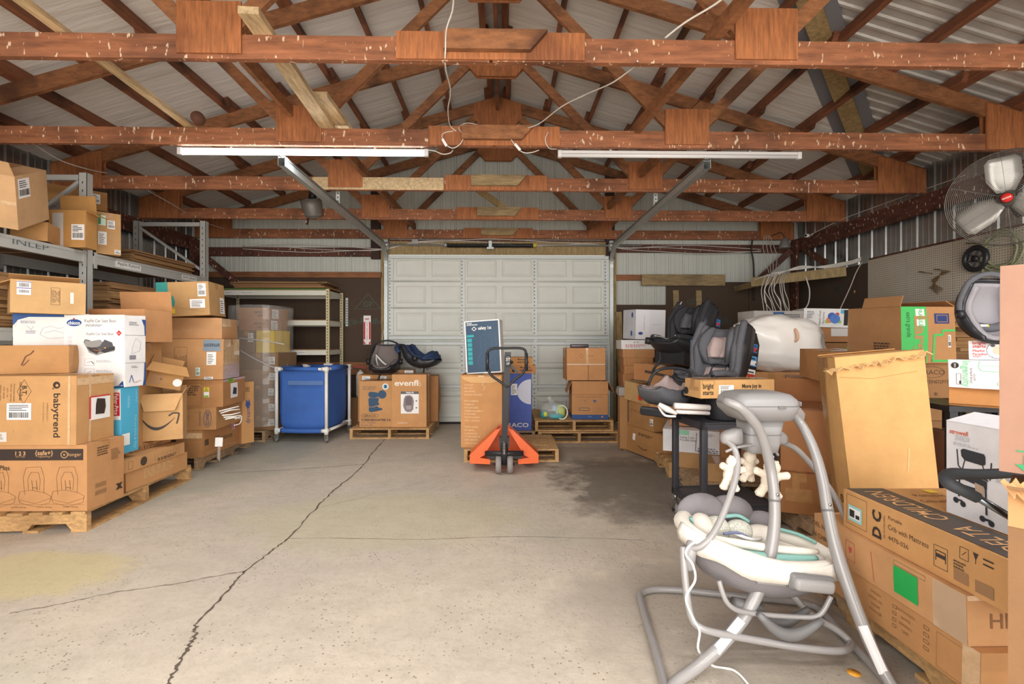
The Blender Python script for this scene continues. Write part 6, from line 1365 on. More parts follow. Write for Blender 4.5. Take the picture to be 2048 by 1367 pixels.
# white pictured carton at the back right
def d(c):
    for x, y, r, cc in ((.42, .6, .04, '3A5FB0'), (.47, .45, .05, '4C7BC8'), (.39, .4, .035, 'D08A5A'), (.5, .7, .02, 'C8504A'), (.35, .3, .02, '9AC85A'), (.54, .3, .018, '9AC85A'), (.76, .33, .035, 'D9A07A'), (.80, .6, .022, '2B2B2B'), (.86, .65, .02, 'C8403A'), (.73, .62, .016, '2B2B2B')): c.disc('F', x, y, r, ink(cc), .0018)
    c.rect1('F', .60, .12, .66, .95, INK); c.rect1('F', .55, .75, .60, .95, ink('58B0D8')); c.rect1('F', .88, .8, 1, .98, ink('4F9BC8')); c.text('F', "Nature's Ocean", .24, .5, .022, INK, rot=90, width=.16); c.text('F', 'Play Journey', .30, .5, .018, INK, rot=90, width=.13); c.lines('F', .05, .16, .8, .01, 5, ink('77747A'))
px_box('white pictured play mat carton lying on its side below the brown board', 1606, 5.30, 1742, 5.15, 1.47, .205, .35, 'ECEAE8', d, 103, seam=False, roll=2)
px_box('brown carton with a white slip under the pictured carton', 1606, 5.32, 1740, 5.2, 1.30, .16, .35, 'A8764A', lambda c: (c.label('F', .42, .4, .9, .95, 9, ink('CFCBC8')), c.ring('F', .48, .6, .012, .003)), 104)
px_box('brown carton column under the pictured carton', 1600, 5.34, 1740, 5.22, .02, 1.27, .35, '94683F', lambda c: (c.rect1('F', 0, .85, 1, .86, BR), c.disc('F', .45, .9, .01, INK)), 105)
px_box('film-wrapped pale printed carton standing behind the bedding bag', 1508, 5.2, 1606, 5.25, 1.40, .24, .3, 'B5AFA9', lambda c: (c.rect1('F', .38, .55, .6, .95, ink('3E5F8E')), c.lines('F', .6, .95, .8, .012, 4, ink('6A6870')), c.text('F', 'UNO', .48, .7, .03, WHT)), 106, seam=False, amp=.02)
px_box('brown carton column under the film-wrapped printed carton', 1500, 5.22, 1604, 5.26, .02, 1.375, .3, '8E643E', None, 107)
# large green-printed carton
GRN = ink('4DBF62'); 
def d(c):
    c.rect1('F', .0, .0, .0, .0, GRN); c.poly('F', [(0, .02), (.0, .22), (.1, .20), (.28, .16), (.42, .20), (.52, .10), (.5, .0), (.0,.0)], GRN); c.lines('F', .55, .85, .32, .012, 4, BR)
    c.rect('R', .0, .0, .46, 1, GRN, .0022); c.text('R', 'Large', .30, .42, .085, ink('B98A5A'), rot=-90, bold=.03, width=.34, off=.0035); c.text('R', 'extra grande', .12, .68, .035, ink('2B5A38'), rot=-90, width=.18, off=.0035); c.label('R', .26, .66, .42, .96, 9, PAPER, 'torn_tape'); c.text('R', 'FRAGILE', .34, .81, .03, ink('4DBF62'), rot=-90, width=.13, off=.005)
    c.rect1('R', .60, .70, .88, .88, ink('2E3F78')); c.frame('R', .64, .73, .84, .85, .004, ink('B98A5A')); c.line('R', [(.56, .02), (.58, .50), (.74, .50), (.74, .58), (.98, .58)], .016, GRN); c.line('R', [(.56, .04), (.98, .04)], .016, GRN); c.label('R', .84, .28, .90, .5, 0)
    c.flap('F', .08, 75, frac=(.3, 1)); c.flap('B', .08, 30)
px_box('big brown moving carton with a bright green band, on the right-hand pile', 1694, 3.98, 1803, 3.45, 1.165, .41, .42, 'B68556', d, 108, seam=False, jit=.02, amp=.012, roll=2)
px_box('brown carton with dark print below the green-banded carton', 1775, 3.56, 1905, 3.50, .72, .435, .45, '9C7148', lambda c: (c.ring('F', .68, .82, .09, .003, BR, ry=.04), c.text('F', 'GRACO', .68, .82, .035, BR), c.text('F', 'EXTEND2FIT', .72, .66, .025, BR), c.text('F', '*', .74, .45, .05, BR), c.text('F', '*', .9, .35, .05, BR)), 109)
px_box('brown carton under the dark-printed one, right of the big plain carton', 1770, 3.58, 1905, 3.52, .15, .565, .4, '8F6640', None, 110)
px_box('brown filler carton supporting the green-banded carton', 1694, 4.08, 1760, 4.06, .15, 1.0, .3, '94693F', None, 111)
# big plain carton
def d(c):
    c.flap('B', .02, 20); c.flap('F', .03, 8, m=card('C89A62')); c.rect('L', .0, 0, .45, 1, mat('worn_film', 'A9834F', .25, alpha=.5, coat=.5), .003); c.text('L', '01', .7, .25, .05, DK); c.line('F', [(.70,.52),(.68,.46),(.655,.40)], .004, ink('E6C48E')); c.line('F', [(.03,.90),(.4,.88),(.9,.90)], .002, ink('AF8148')); c.lines('F', .1, .2, .02, .01, 1, BR)
px_box('big plain light brown carton with a ragged top, behind the crib cartons', 1716, 2.62, 1893, 2.52, PZ + .003, 1.07, .26, 'D0A064', d, 112, roll=-6, amp=.02, jit=.02, tilt=0)
# rag of torn cardboard along its top
mb = MB(); rng = random.Random(9); a = at(1650, 742, 2.66); b = at(1856, 706, 2.54); vs = []
for i in range(31):
    p = a.lerp(b, i/30); z = p.z + rng.uniform(-.004, .012); vs += [Vector((p.x, p.y + .03*rng.random(), z)), Vector((p.x, p.y - .012 - .02*rng.random(), z + rng.uniform(-.018, .008)))]
mb.add(vs, [(2*i, 2*i+1, 2*i+3, 2*i+2) for i in range(30)], card('D6AE78')); o = mb.build('torn_cardboard_edge'); md = o.modifiers.new('s', 'SOLIDIFY'); md.thickness = .005
tag(o, 'ragged torn cardboard lip along the top of the big plain carton', 'cardboard scrap')

# ---------------------------------------------------------------- bedding bag
BAG = mat('bedding_bag', 'EDE8E1', .35, noise_amt=.03, nscale=4, bump=.25, bscale=5, coat=.4)
mb = MB(); mb.ball((0, 0, 0), 1, 1, 1, BAG, 34); out = []
for v in mb.v:
    p = Vector([math.copysign(abs(q) ** .7, q) for q in v]); wr = .09*noise.noise(Vector((p.x*2.2, p.y*2.2, p.z*2.2))) + .035*noise.noise(Vector((p.x*3, p.y*3, p.z*12 + p.x*6))) + .02*noise.noise(p*7)
    out.append(Vector((p.x*.40*(1 + wr) + (.03 if p.z < 0 else 0), p.y*.24*(1 + wr), p.z*.265*(1 + wr) - .02*max(0, p.x))))
mb.v = out; p = at(1560, 683.5, 4.42); o = mb.build('bedding_bag'); o.location = (p.x + .03, 4.52, 1.285); tag(o, 'large white bag of bedding lying on brown cartons, right of the car seats', 'bag')
mb = MB(); mb.tube([(0, -.23, .13), (.0, -.262, .10), (.005, -.262, .05), (.0, -.235, .02)], .012, ink('D8A98A'), 8, spline=5); q = mb.build('bag_handle', o); q.location = (.03, 0, 0)
# ---------------------------------------------------------------- black cart and what stands on it
CK = mat('black_cart_plastic', '35353A', .5, noise_amt=.12, nscale=40, bump=.1, bscale=200)
ca = thing('utility_cart', 'black two-tier utility cart on castors behind the baby swing', 'cart', (1.33, 3.20, 0), (0, 0, R(5))); cw, cd = .54, .47; CT = .76
for z0, z1 in ((CT - .05, CT), (.15, .20)):
    mb = MB(); mb.rbox((0, 0, z1 - .018), (cw, cd, z1 - .003), .005, CK)
    for lo, hi in (((0, 0), (cw, .018)), ((0, cd - .018), (cw, cd)), ((0, 0), (.018, cd)), ((cw - .018, 0), (cw, cd))): mb.box((*lo, z0), (*hi, z1), CK)
    mb.build('tray', ca)
for x in (0, cw - .042):
    for y in (0, cd - .042):
        mb = MB(); mb.rbox((x, y, .16), (x + .042, y + .042, CT - .02), .006, CK); mb.build('post', ca)
        mb = MB(); mb.cyl((x + .02, y + .02, .10), (x + .02, y + .02, .155), .012, CHR, 10); mb.box((x + .004, y - .005, .04), (x + .008, y + .045, .11), CHR); mb.box((x + .034, y - .005, .04), (x + .038, y + .045, .11), CHR); q = mb.build('castor', ca)
        mb = MB(); mb.cyl((x + .010, y + .028, .042), (x + .032, y + .028, .042), .042, WHL, 22); mb.cyl((x + .008, y + .028, .042), (x + .034, y + .028, .042), .028, SBL, 18); mb.build('wheel', q)
# black tub
p = at(1443, 683.5, 3.37); mb = MB(); mb.tube([(0, 0, 0), (0, 0, .01), (0, 0, .15), (0, 0, .158)], .1, mat('black_tub', '202024', .6, noise_amt=.3, nscale=50), 28, radii=[.10, .105, .112, .112]); o = mb.build('black_tub'); o.location = (p.x + .01, p.y, CT + .001); tag(o, 'round black tub on the cart, under the long toy carton', 'tub')
def d(c):
    c.text('F', 'bright', .10, .62, .032, INK, bold=.02, width=.075); c.text('F', 'starts', .10, .30, .030, INK, bold=.02, width=.075); c.frame('F', .02, .75, .18, .97, .0015, BR); c.label('F', .24, .22, .44, .72, 0)
    c.text('F', 'More joy in', .685, .62, .026, INK, bold=.03, width=.14); c.text('F', 'every moment', .69, .30, .024, INK, bold=.03, width=.16); c.disc('F', .31, .04, .03, INK, ry=.006); c.disc('L', .12, .3, .03, INK, ry=.025); c.rect('L', .3, .4, .9, .6, TAPE)
carton('long light brown toy carton lying across the black tub on the cart', 1401, 3.18, 1549, 3.24, .925, .122, .215, deco=d, col='D0A066', seed=120)
# seats
o = convertible('large grey car seat with a taupe inner pad, on the cart', Matrix.Translation((1.575, 3.66, .80)) @ Matrix.Rotation(R(-54), 4, 'Z') @ Matrix.Rotation(R(-8), 4, 'X'), SBL, SG, SPK, .88); side_labels(o, 1, None)
mb = MB(); mb.rbox((-.265, .05, .50), (-.255, .11, .60), .004, ink('4FA3D8')); mb.build('blue_tag', o)
o = convertible('black booster-style car seat with cream piping, behind and above the large grey one', Matrix.Translation((1.68, 4.62, 1.07)) @ Matrix.Rotation(R(-60), 4, 'Z') @ Matrix.Rotation(R(-12), 4, 'X'), SBL, SD, SG, .86, piping=True); side_labels(o, 1, None)
mb = MB(); mb.cyl((-.25, -.24, .20), (-.25, -.24, .27), .04, SBL, 14); mb.build('cup_holder', o)
mb = MB(); mb.tube([(0, -.30, .10), (.05, -.34, 0), (0, -.36, -.1), (-.06, -.3, -.16)], .014, STRAP, 6, spline=4); mb.build('loose_strap', o)
px_box('brown carton holding up the booster-style car seat', 1345, 4.60, 1445, 4.42, .845, .195, .45, 'B07C4C', None, 121)
o = infant_carrier('small grey infant seat with a taupe pad, left end of the cart', Matrix.Translation((1.19, 3.55, .80)) @ Matrix.Rotation(R(-50), 4, 'Z') @ Matrix.Rotation(R(-10), 4, 'X'), SPK, SG, None, .66, handle=True)
mb = MB(); mb.rbox((-.16, -.24, -.09), (.16, .26, .01), .03, SBL); mb.box((-.165, -.10, -.06), (-.155, .02, -.01), ink('D9C93A')); mb.build('seat_base', o)
mb = MB(); mb.box((-.246, -.16, .07), (-.24, -.08, .13), ink('D9512E')); mb.box((-.250, -.15, .08), (-.244, -.09, .12), BLK); mb.build('warning_label', o)
mb = MB(); mb.bar((-.22, -.05, .30), (-.62, .25, .33), .05, .01, STRAP); mb.build('loose_strap', o)
WP = mat('white_plastic_part', 'E3DDD8', .35)
o = thing('white_plastic_poles', 'white plastic poles and paddle lying on the left end of the cart', 'poles', at(1420, 820, 3.23) * 1)
base = Vector(o.location)
def OB(mb, n, par=None): ob = mb.build(n, par or o); ob.matrix_parent_inverse = Matrix.Translation(-base); return ob
mb = MB(); mb.cyl(at(1349, 811, 3.20), at(1418, 815, 3.25), .021, WP, 14); OB(mb, 'pole')
mb = MB(); mb.cyl(at(1352, 823, 3.18), at(1418, 826, 3.22), .013, WP, 12); OB(mb, 'pole')
mb = MB(); A, B_, Cc = at(1318, 808, 3.2), at(1335, 818, 3.17), at(1354, 827, 3.16); mb.tube([A, B_, Cc], .016, WP, 10, spline=5, radii=[.014, .022, .008]); mb.tube([at(1317, 812, 3.22), at(1330, 830, 3.18), at(1352, 832, 3.16)], .008, WP, 8, spline=5); OB(mb, 'paddle')

# ---------------------------------------------------------------- baby swing
SGY = mat('swing_grey_paint', '918D8B', .3, coat=.4); SGP = mat('swing_grey_plastic', '918E8D', .38); SGD = mat('swing_dark_plastic', '6C6A69', .45); CRM = mat('cream_fabric', 'DED6CA', .85, bump=.25, bscale=40, noise_amt=.03); TEALF = mat('teal_fabric', '86B5AC', .85, bump=.2, bscale=30); MESH = mat('grey_quilt', '7C7779', .85, bump=.3, bscale=20, noise_amt=.1)
PLUSH = mat('cream_plush', 'E6D8C4', .95, bump=.6, bscale=160, noise_amt=.05)
def pattern():
    m = bpy.data.materials.new('flower_pattern_fabric'); m.use_nodes = True; nt = m.node_tree; N = nt.nodes.new; L = nt.links.new; b = nt.nodes['Principled BSDF']; b.inputs['Roughness'].default_value = .85
    tc = N('ShaderNodeTexCoord'); v = N('ShaderNodeTexVoronoi'); v.inputs['Scale'].default_value = 45; L(tc.outputs['Object'], v.inputs['Vector']); w = N('ShaderNodeMath'); w.operation = 'SINE'; mu = N('ShaderNodeMath'); mu.operation = 'MULTIPLY'; mu.inputs[1].default_value = 22; L(v.outputs['Distance'], mu.inputs[0]); L(mu.outputs[0], w.inputs[0])
    mx = N('ShaderNodeMix'); mx.data_type = 'RGBA'; mx.inputs[6].default_value = lin('B5B3A8'); mx.inputs[7].default_value = lin('DDDACB'); L(w.outputs[0], mx.inputs[0]); L(mx.outputs[2], b.inputs['Base Color']); return m
PAT = pattern()
so = Vector((1.08, 2.08, 0)); sw = thing('baby_swing', 'grey framed baby swing with a cream and teal seat on the floor', 'baby swing', so)
def SB(mb, n, par=None): ob = mb.build(n, par or sw); ob.matrix_parent_inverse = Matrix.Translation(-so); return ob
L1 = [onz(1334, 1385, .02), onz(1308, 1290, .02), onz(1283, 1205, .02), onz(1283, 1186, .02), onz(1310, 1178, .02), onz(1370, 1180, .02), onz(1440, 1187, .02), onz(1560, 1199, .02), onz(1612, 1206, .02), onz(1645, 1223, .02), onz(1700, 1283, .02), onz(1745, 1330, .02), onz(1792, 1384, .02)]
mb = MB(); mb.tube(L1, .0165, SGY, 14, spline=6); SB(mb, 'floor_tube')
LL = [onz(1334, 1385, .02), onz(1352, 1362, .03), at(1392, 1334, 1.84), at(1440, 1292, 1.88), at(1490, 1230, 1.92), at(1527, 1155, 1.95), at(1546, 1075, 1.98), at(1549, 1000, 2.01), at(1541, 935, 2.04), at(1524, 872, 2.02), at(1504, 838, 2.0), at(1480, 814, 1.99), at(1458, 804, 2.01), at(1448, 800, 2.06)]
mb = MB(); mb.tube(LL, .0, SGY, 16, spline=6, radii=[.019, .02, .022, .024, .025, .025, .024, .022, .021, .020, .020, .019, .018, .017]); SB(mb, 'leg')
RR = [onz(1792, 1384, .02), at(1758, 1325, 1.80), at(1725, 1250, 1.85), at(1695, 1170, 1.90), at(1670, 1090, 1.95), at(1655, 1020, 2.0), at(1645, 960, 2.04), at(1630, 905, 2.08), at(1610, 860, 2.12), at(1590, 832, 2.16), at(1570, 818, 2.2)]
mb = MB(); mb.tube(RR, .0, SGY, 16, spline=6, radii=[.019, .021, .024, .025, .024, .023, .022, .020, .019, .018, .017]); SB(mb, 'leg')
for P_, t in ((LL, 7), (RR, 5)):
    q = P_[t]; dn = (P_[t+1] - P_[t-1]).normalized(); mb = MB(); mb.cyl(q - dn*.004, q + dn*.004, .0245, SGD, 16); mb.cyl(q + dn*.03 + Vector((.0, -.024, 0)), q + dn*.03 + Vector((0, -.028, 0)), .006, CHR, 8); SB(mb, 'joint_ring')
# stickers on the legs
for P_, i, ln in ((LL, 3, .16), (RR, 1, .16)):
    a, b = P_[i], P_[i+1]; dn = (b - a).normalized(); c0 = a.lerp(b, .35); to = (Vector((0, 0, 1.3)) - c0).normalized(); sd = dn.cross(to).normalized(); mb = MB(); rows = []
    for k in range(7):
        p = c0 + dn * ln * (k/6 - .5); q = []
        for j in range(5):
            an = R(-38 + 19*j); q.append(p + (to * math.cos(an) + sd * math.sin(an)) * .0262)
        rows.append(q)
    mb.loft(rows, mat('sticker_white', 'D6D3D2', .4), False, False); SB(mb, 'paper_sticker')
# housing
mb = MB(); cc = at(1512, 808, 2.16)
def sec(z, sx, sy, dx=0, dy=0, pw=.38, n=28): return [Vector((cc.x + dx + sx*math.copysign(abs(math.cos(t))**pw, math.cos(t)), cc.y + dy + sy*math.copysign(abs(math.sin(t))**pw, math.sin(t)), z)) for t in [2*math.pi*k/n for k in range(n)]]
zc = cc.z
mb.loft([sec(zc - .065, .085, .08, .02), sec(zc - .06, .115, .10, .012), sec(zc - .02, .142, .122), sec(zc + .0, .146, .126), sec(zc + .03, .140, .12), sec(zc + .052, .118, .10), sec(zc + .060, .085, .075), sec(zc + .062, .03, .03)], SGP); SB(mb, 'motor_housing')
mb = MB(); mb.loft([sec(zc + .004, .1478, .1278), sec(zc + .0075, .1478, .1278)], SGD, True, False); mb.box((cc.x + .03, cc.y - .131, zc - .004), (cc.x + .062, cc.y - .124, zc + .008), SGD); SB(mb, 'housing_seam')
mb = MB(); mb.loft([sec(zc - .06, .085, .075, .015), sec(zc - .12, .078, .068, .012), sec(zc - .17, .075, .066, .01), sec(zc - .205, .068, .06, .01), sec(zc - .215, .045, .04, .01)], SGP); SB(mb, 'motor_neck')
mb = MB(); mb.loft([sec(zc - .125, .0785, .0685, .012), sec(zc - .130, .0785, .0685, .012)], SGD, True, False); SB(mb, 'neck_ring')
for (A, B_) in ((at(1478, 872, 2.12), at(1444, 874, 2.12)), (at(1537, 868, 2.18), at(1570, 876, 2.2))):
    dn = (B_ - A).normalized(); up = Vector((0, 0, 1)); sd = dn.cross(up); rings = []
    for t, r_ in ((0, .040), (.4, .036), (.75, .032), (1.0, .022), (1.08, .01)):
        p = A.lerp(B_, t) + Vector((0, 0, -.004*t)); rings.append([p + up*r_*math.copysign(abs(math.sin(u))**.7, math.sin(u)) + sd*r_*.9*math.copysign(abs(math.cos(u))**.7, math.cos(u)) for u in [2*math.pi*k/16 for k in range(16)]])
    mb = MB(); mb.loft(rings, SGP); SB(mb, 'hub')
SAL = [at(1452, 880, 2.11), at(1468, 896, 2.08), at(1475, 925, 2.05), at(1470, 960, 2.02), at(1455, 1005, 1.98), at(1437, 1048, 1.95), at(1420, 1075, 1.93), at(1400, 1093, 1.93), at(1378, 1096, 1.95)]
mb = MB(); mb.tube(SAL, .0135, SGY, 14, spline=6); SB(mb, 'swing_arm')
SAR = [at(1566, 884, 2.2), at(1592, 897, 2.21), at(1615, 920, 2.22), at(1638, 948, 2.22), at(1665, 985, 2.22), at(1690, 1035, 2.2), at(1701, 1080, 2.18), at(1698, 1108, 2.15), at(1685, 1119, 2.12), at(1664, 1118, 2.08)]
mb = MB(); mb.tube(SAR, .0125, SGY, 14, spline=6); SB(mb, 'swing_arm')
L2 = [at(1366, 1092, 1.97), at(1368, 1130, 1.95), at(1374, 1190, 1.92), at(1383, 1235, 1.90), at(1402, 1255, 1.88), at(1440, 1266, 1.88), at(1520, 1281, 1.88), at(1600, 1294, 1.88), at(1668, 1301, 1.89), at(1696, 1296, 1.92), at(1700, 1283, 1.97), at(1672, 1258, 2.0), at(1625, 1230, 2.03), at(1590, 1195, 2.06), at(1568, 1165, 2.08)]
mb = MB(); mb.tube(L2, .0145, SGY, 12, spline=6); SB(mb, 'rocker_tube')
# seat
sc_ = at(1512, 1092, 2.08); SM = Matrix.Translation(sc_) @ Matrix.Rotation(R(2), 4, 'Z') @ Matrix.Rotation(R(7.5), 4, 'Y')
A_, B2 = .335, .205
def rimp(t, k=1.0, dz=0.0, out=0.0):
    x = A_*k*math.copysign(abs(math.cos(t))**.85, math.cos(t)); y = B2*k*math.copysign(abs(math.sin(t))**.9, math.sin(t)); w = 1 - .28*max(0, x/A_) ; lift = .06*max(0, -x/A_)**1.5 + (.02 if y > 0 else 0)*abs(y/B2)
    return SM @ Vector((x, y*w, lift*min(1, k*1.0) + dz))
n = 40; T_ = [2*math.pi*i/n for i in range(n)]
seat = None
mb = MB(); mb.loft([[rimp(t, 1.0, .0) for t in T_], [rimp(t, .99, -.05) for t in T_], [rimp(t, .90, -.10) for t in T_], [rimp(t, .72, -.145) for t in T_], [rimp(t, .4, -.165) for t in T_], [rimp(t, .05, -.17) for t in T_]], MESH, True, False); seat = SB(mb, 'seat'); 
md = seat.modifiers.new('s', 'SOLIDIFY'); md.thickness = .012; md.offset = 1
mb = MB(); pts = [rimp(t, .97, -.005) for t in T_]; mb.tube(pts, .0, CRM, 14, closed=True, radii=[.027 + .004*math.sin(3*t) + (.004 if math.cos(t) < -.3 else 0) for t in T_]); SB(mb, 'rim_cushion', None)
mb = MB(); mb.loft([[rimp(t, .90, -.012) for t in T_], [rimp(t, .80, -.03) for t in T_], [rimp(t, .62, -.075) for t in T_], [rimp(t, .3, -.105) for t in T_], [rimp(t, .04, -.11) for t in T_]], CRM, True, False); SB(mb, 'seat_lining')
# cream apron over the near side and foot end
mb = MB(); ts = [R(a) for a in range(-175, 12, 6)]; mb.loft([[rimp(t, 1.035, .012) for t in ts], [rimp(t, 1.07, -.025) for t in ts], [rimp(t, 1.05, -.06 - .008*math.sin(t*9)) for t in ts]], CRM, False, False); ap = SB(mb, 'seat_apron'); md = ap.modifiers.new('s', 'SOLIDIFY'); md.thickness = .014
# grey head quilt, far left
mb = MB()
for (x, y, z, rx, ry, rz_) in ((-.20, .13, .085, .11, .035, .085), (-.05, .17, .08, .12, .035, .085), (.10, .165, .05, .09, .03, .06)): mb.ball(SM @ Vector((x, y, z)), rx, ry, rz_, MESH, 12)
SB(mb, 'head_quilt')
mb = MB()
mb.ball(SM @ Vector((-.235, .03, .055)), .045, .07, .05, CRM, 12); SB(mb, 'side_pillow'); mb = MB(); mb.ball(SM @ Vector((.055, .08, .015)), .085, .05, .055, CRM, 12); SB(mb, 'side_pillow')
mb = MB(); mb.ball(SM @ Vector((-.155, .065, .03)), .065, .045, .062, PAT, 12); mb.ball(SM @ Vector((-.045, .075, .022)), .07, .045, .062, PAT, 12); SB(mb, 'patterned_pillow')
mb = MB(); mb.tube([SM @ Vector(v) for v in ((-.13, .10, .075), (-.08, .10, .088), (-.03, .11, .09), (.02, .11, .07))], .009, TEALF, 8, spline=4); mb.tube([SM @ Vector(v) for v in ((-.275, .06, .07), (-.265, .0, .055), (-.24, -.03, .03))], .010, TEALF, 8, spline=4); mb.tube([SM @ Vector(v) for v in ((-.21, -.075, .018), (-.14, -.105, .0), (0, -.11, -.004), (.12, -.10, .0), (.22, -.075, .005))], .02, TEALF, 10, spline=4, radii=[.012, .022, .023, .02, .012]); SB(mb, 'teal_piping')
mb = MB(); mb.tube([SM @ Vector(v) for v in ((-.24, -.06, .04), (-.15, -.085, .035), (0, -.085, .03), (.14, -.08, .03), (.24, -.05, .025))], .02, CRM, 12, spline=4, radii=[.010, .018, .018, .016, .010]); SB(mb, 'front_cushion')
mb = MB(); mb.tube([SM @ Vector(v) for v in ((-.10, .02, .04), (-.04, -.02, .035), (.03, .02, .03))], .008, W2, 6, spline=4); mb.tube([SM @ Vector(v) for v in ((-.16, -.02, .045), (-.09, .0, .05), (-.03, -.0, .03))], .006, ink('6E7696'), 6, spline=4); SB(mb, 'harness_strap')
mb = MB(); mb.tube([SM @ Vector(v) for v in ((.14, .13, .05), (.24, .09, .045), (.29, .03, .035))], .008, TEALF, 8, spline=4); SB(mb, 'teal_edge')
mb = MB(); M_ = SM @ Matrix.Translation((.09, -.245, -.035)) ; mb.rbox((-.075, -.018, -.028), (.085, .02, .022), .017, SGP, M_); mb.rbox((-.085, -.0, -.034), (.095, .03, .034), .016, SGD, M_); SB(mb, 'control_pod')
mb = MB(); mb.tube([SM @ Vector(v) for v in ((-.33, -.10, .02), (-.345, -.12, -.02), (-.335, -.10, -.08))], .024, SGP, 12, spline=5); SB(mb, 'side_bracket')
mb = MB(); mb.rbox((-.10, -.20, -.075), (.02, -.16, -.062), .004, SGP, SM); SB(mb, 'seat_plate')
mb = MB(); mb.tube([SM @ Vector(v) for v in ((-.24, -.17, -.09), (-.20, -.19, -.17), (-.10, -.18, -.20), (.10, -.17, -.20), (.18, -.18, -.18), (.22, -.18, -.10))], .010, SGY, 10, spline=6); SB(mb, 'under_tube')
mb = MB()
for a0, yy in ((0, -.06), (0, -.14)):
    pts = [SM @ Vector((-.08 + .26*i/10, yy - .06, -.19 - .07*math.sin(math.pi*i/10))) for i in range(11)]; mb.tube(pts, .0, SGD, 12, radii=[.012 + .012*math.sin(math.pi*i/10) for i in range(11)])
mb.tube([SM @ Vector((-.14, -.12, -.20)), SM @ Vector((-.02, -.12, -.215))], .028, SGD, 12); SB(mb, 'vibration_unit')
# mobile with three plush bears
mb = MB(); mz = at(1505, 900, 2.1); mb.tube([at(1451, 903, 2.08), at(1475, 894, 2.08), at(1510, 890, 2.1), at(1545, 897, 2.11), at(1556, 910, 2.12)], .006, SGP, 8, spline=5); mb.tube([at(1510, 890, 2.1), at(1500, 900, 2.16)], .006, SGP, 8); SB(mb, 'mobile_bar')
def bear(name_label, P, rz_, roll, s, strap_to):
    o = thing('plush_bear', name_label, 'plush toy', P, (0, R(roll), R(rz_)), group='plush bears of the swing mobile')
    mb = MB(); B = lambda c, rx, ry, rz: mb.ball(Vector(c)*s, rx*s, ry*s, rz*s, PLUSH, 10)
    B((0, 0, -.5), .38, .32, .48); B((0, -.02, .10), .36, .32, .33); B((0, -.24, .04), .13, .12, .10)
    for sx in (-1, 1):
        B((sx*.2, .02, .34), .09, .06, .09)
        mb.tube([Vector((sx*.20, -.02, -.32))*s, Vector((sx*.45, -.04, -.22))*s, Vector((sx*.70, -.06, -.14))*s, Vector((sx*.78, -.06, -.12))*s], .1, PLUSH, 10, radii=[.19*s, .17*s, .18*s, .09*s])
        mb.tube([Vector((sx*.14, -.02, -.75))*s, Vector((sx*.28, -.05, -.98))*s, Vector((sx*.40, -.10, -1.18))*s, Vector((sx*.42, -.12, -1.27))*s], .1, PLUSH, 10, radii=[.22*s, .19*s, .22*s, .11*s])
    ob = mb.build('body', o); md = ob.modifiers.new('r', 'REMESH'); md.mode = 'VOXEL'; md.voxel_size = .0035; md.use_smooth_shade = True
    mb = MB()
    for sx in (-1, 1): mb.ball(Vector((sx*.1, -.27, .14))*s, .025*s, .02*s, .03*s, INK, 6)
    mb.ball(Vector((0, -.36, .07))*s, .035*s, .02*s, .025*s, INK, 6); mb.build('face', o)
    mb = MB(); mb.add([Vector(v)*s for v in ((.15, .1, -.6), (.5, .12, -.85), (.4, .12, -1.0), (.08, .1, -.75))], [(0,1,2,3)], W2); mb.build('care_tag', o)
    mb = MB(); mb.tube([Vector((0, 0, .34*s)), Vector((0, 0, strap_to))], .003, W2, 6); mb.build('hanging_strap', o)
bear('cream plush bear hanging at the left of the swing mobile', at(1465, 928, 2.07), 20, 14, .088, .055)
bear('cream plush bear hanging behind the other two on the swing mobile', at(1500, 916, 2.20), -150, -8, .084, .05)
bear('cream plush bear hanging at the right of the swing mobile', at(1543, 938, 2.11), -10, 8, .098, .06)
# cord
mb = MB(); mb.tube([at(1398, 1078, 1.86), at(1378, 1092, 1.83), at(1372, 1108, 1.82), at(1386, 1130, 1.82), at(1390, 1160, 1.83), at(1372, 1195, 1.84), at(1386, 1235, 1.86), at(1399, 1262, 1.87), at(1397, 1300, 1.88), onz(1425, 1330, .006), onz(1468, 1340, .006), onz(1500, 1372, .006), onz(1560, 1450, .006)], .0045, W2, 8, spline=8); tag(mb.build('power_cord', loc=at(1378, 1092, 1.83)), 'thin white power cord trailing from the swing seat to the floor', 'cord')
mb = MB(); p = onz(1708, 1345, 0); mb.cyl((p.x, p.y, .0), (p.x, p.y, .0015), .024, ink('F0A83A'), 24); tag(mb.build('round_sticker', loc=p), 'round orange-yellow sticker on the floor by the swing foot', 'sticker')

# ---------------------------------------------------------------- long crib cartons, front right
def d(c):
    for i in range(7): c.text('L', ['HIGH DENSITY', 'BAHIA 2-DRAWER', 'CABINET WHITE', 'MODEL 4-58'][i % 4], .22 + .02*i, .82 - .11*i, .009, ink('8A6644')) if i < 4 else None
    for i in range(4): c.text('L', ['CHELSEA', 'MODEL NO', 'COLOR', 'PACKAGE'][i], .50, .78 - .16*i, .010, ink('8A6644')); c.text('L', ['DRIFTWOOD', 'WHITE', 'ESPRESSO', 'GREY'][i], .67, .78 - .16*i, .010, ink('8A6644')); c.frame('L', .76, .73 - .16*i, .785, .80 - .16*i, .0015, BR); c.frame('L', .60, .73 - .16*i, .62, .80 - .16*i, .0015, BR)
    c.frame('L', .12, .55, .17, .85, .0015, BR); c.rect('L', .93, 0, 1, 1, CTAPE, .002); c.frame('L', .82, .06, .99, .85, .0015, ink('9A744E'))
def crib(label, x, yn, yf, z, h, w, col, deco, seed, **kw): return L_box(label, x, yn, yf, z, h, w, col, deco, seed, **kw)
crib('lowest long carton of the front right pile, with printed check boxes', 1.54, 1.53, 2.40, PZ, .155, .62, 'BE8A58', d, 130)
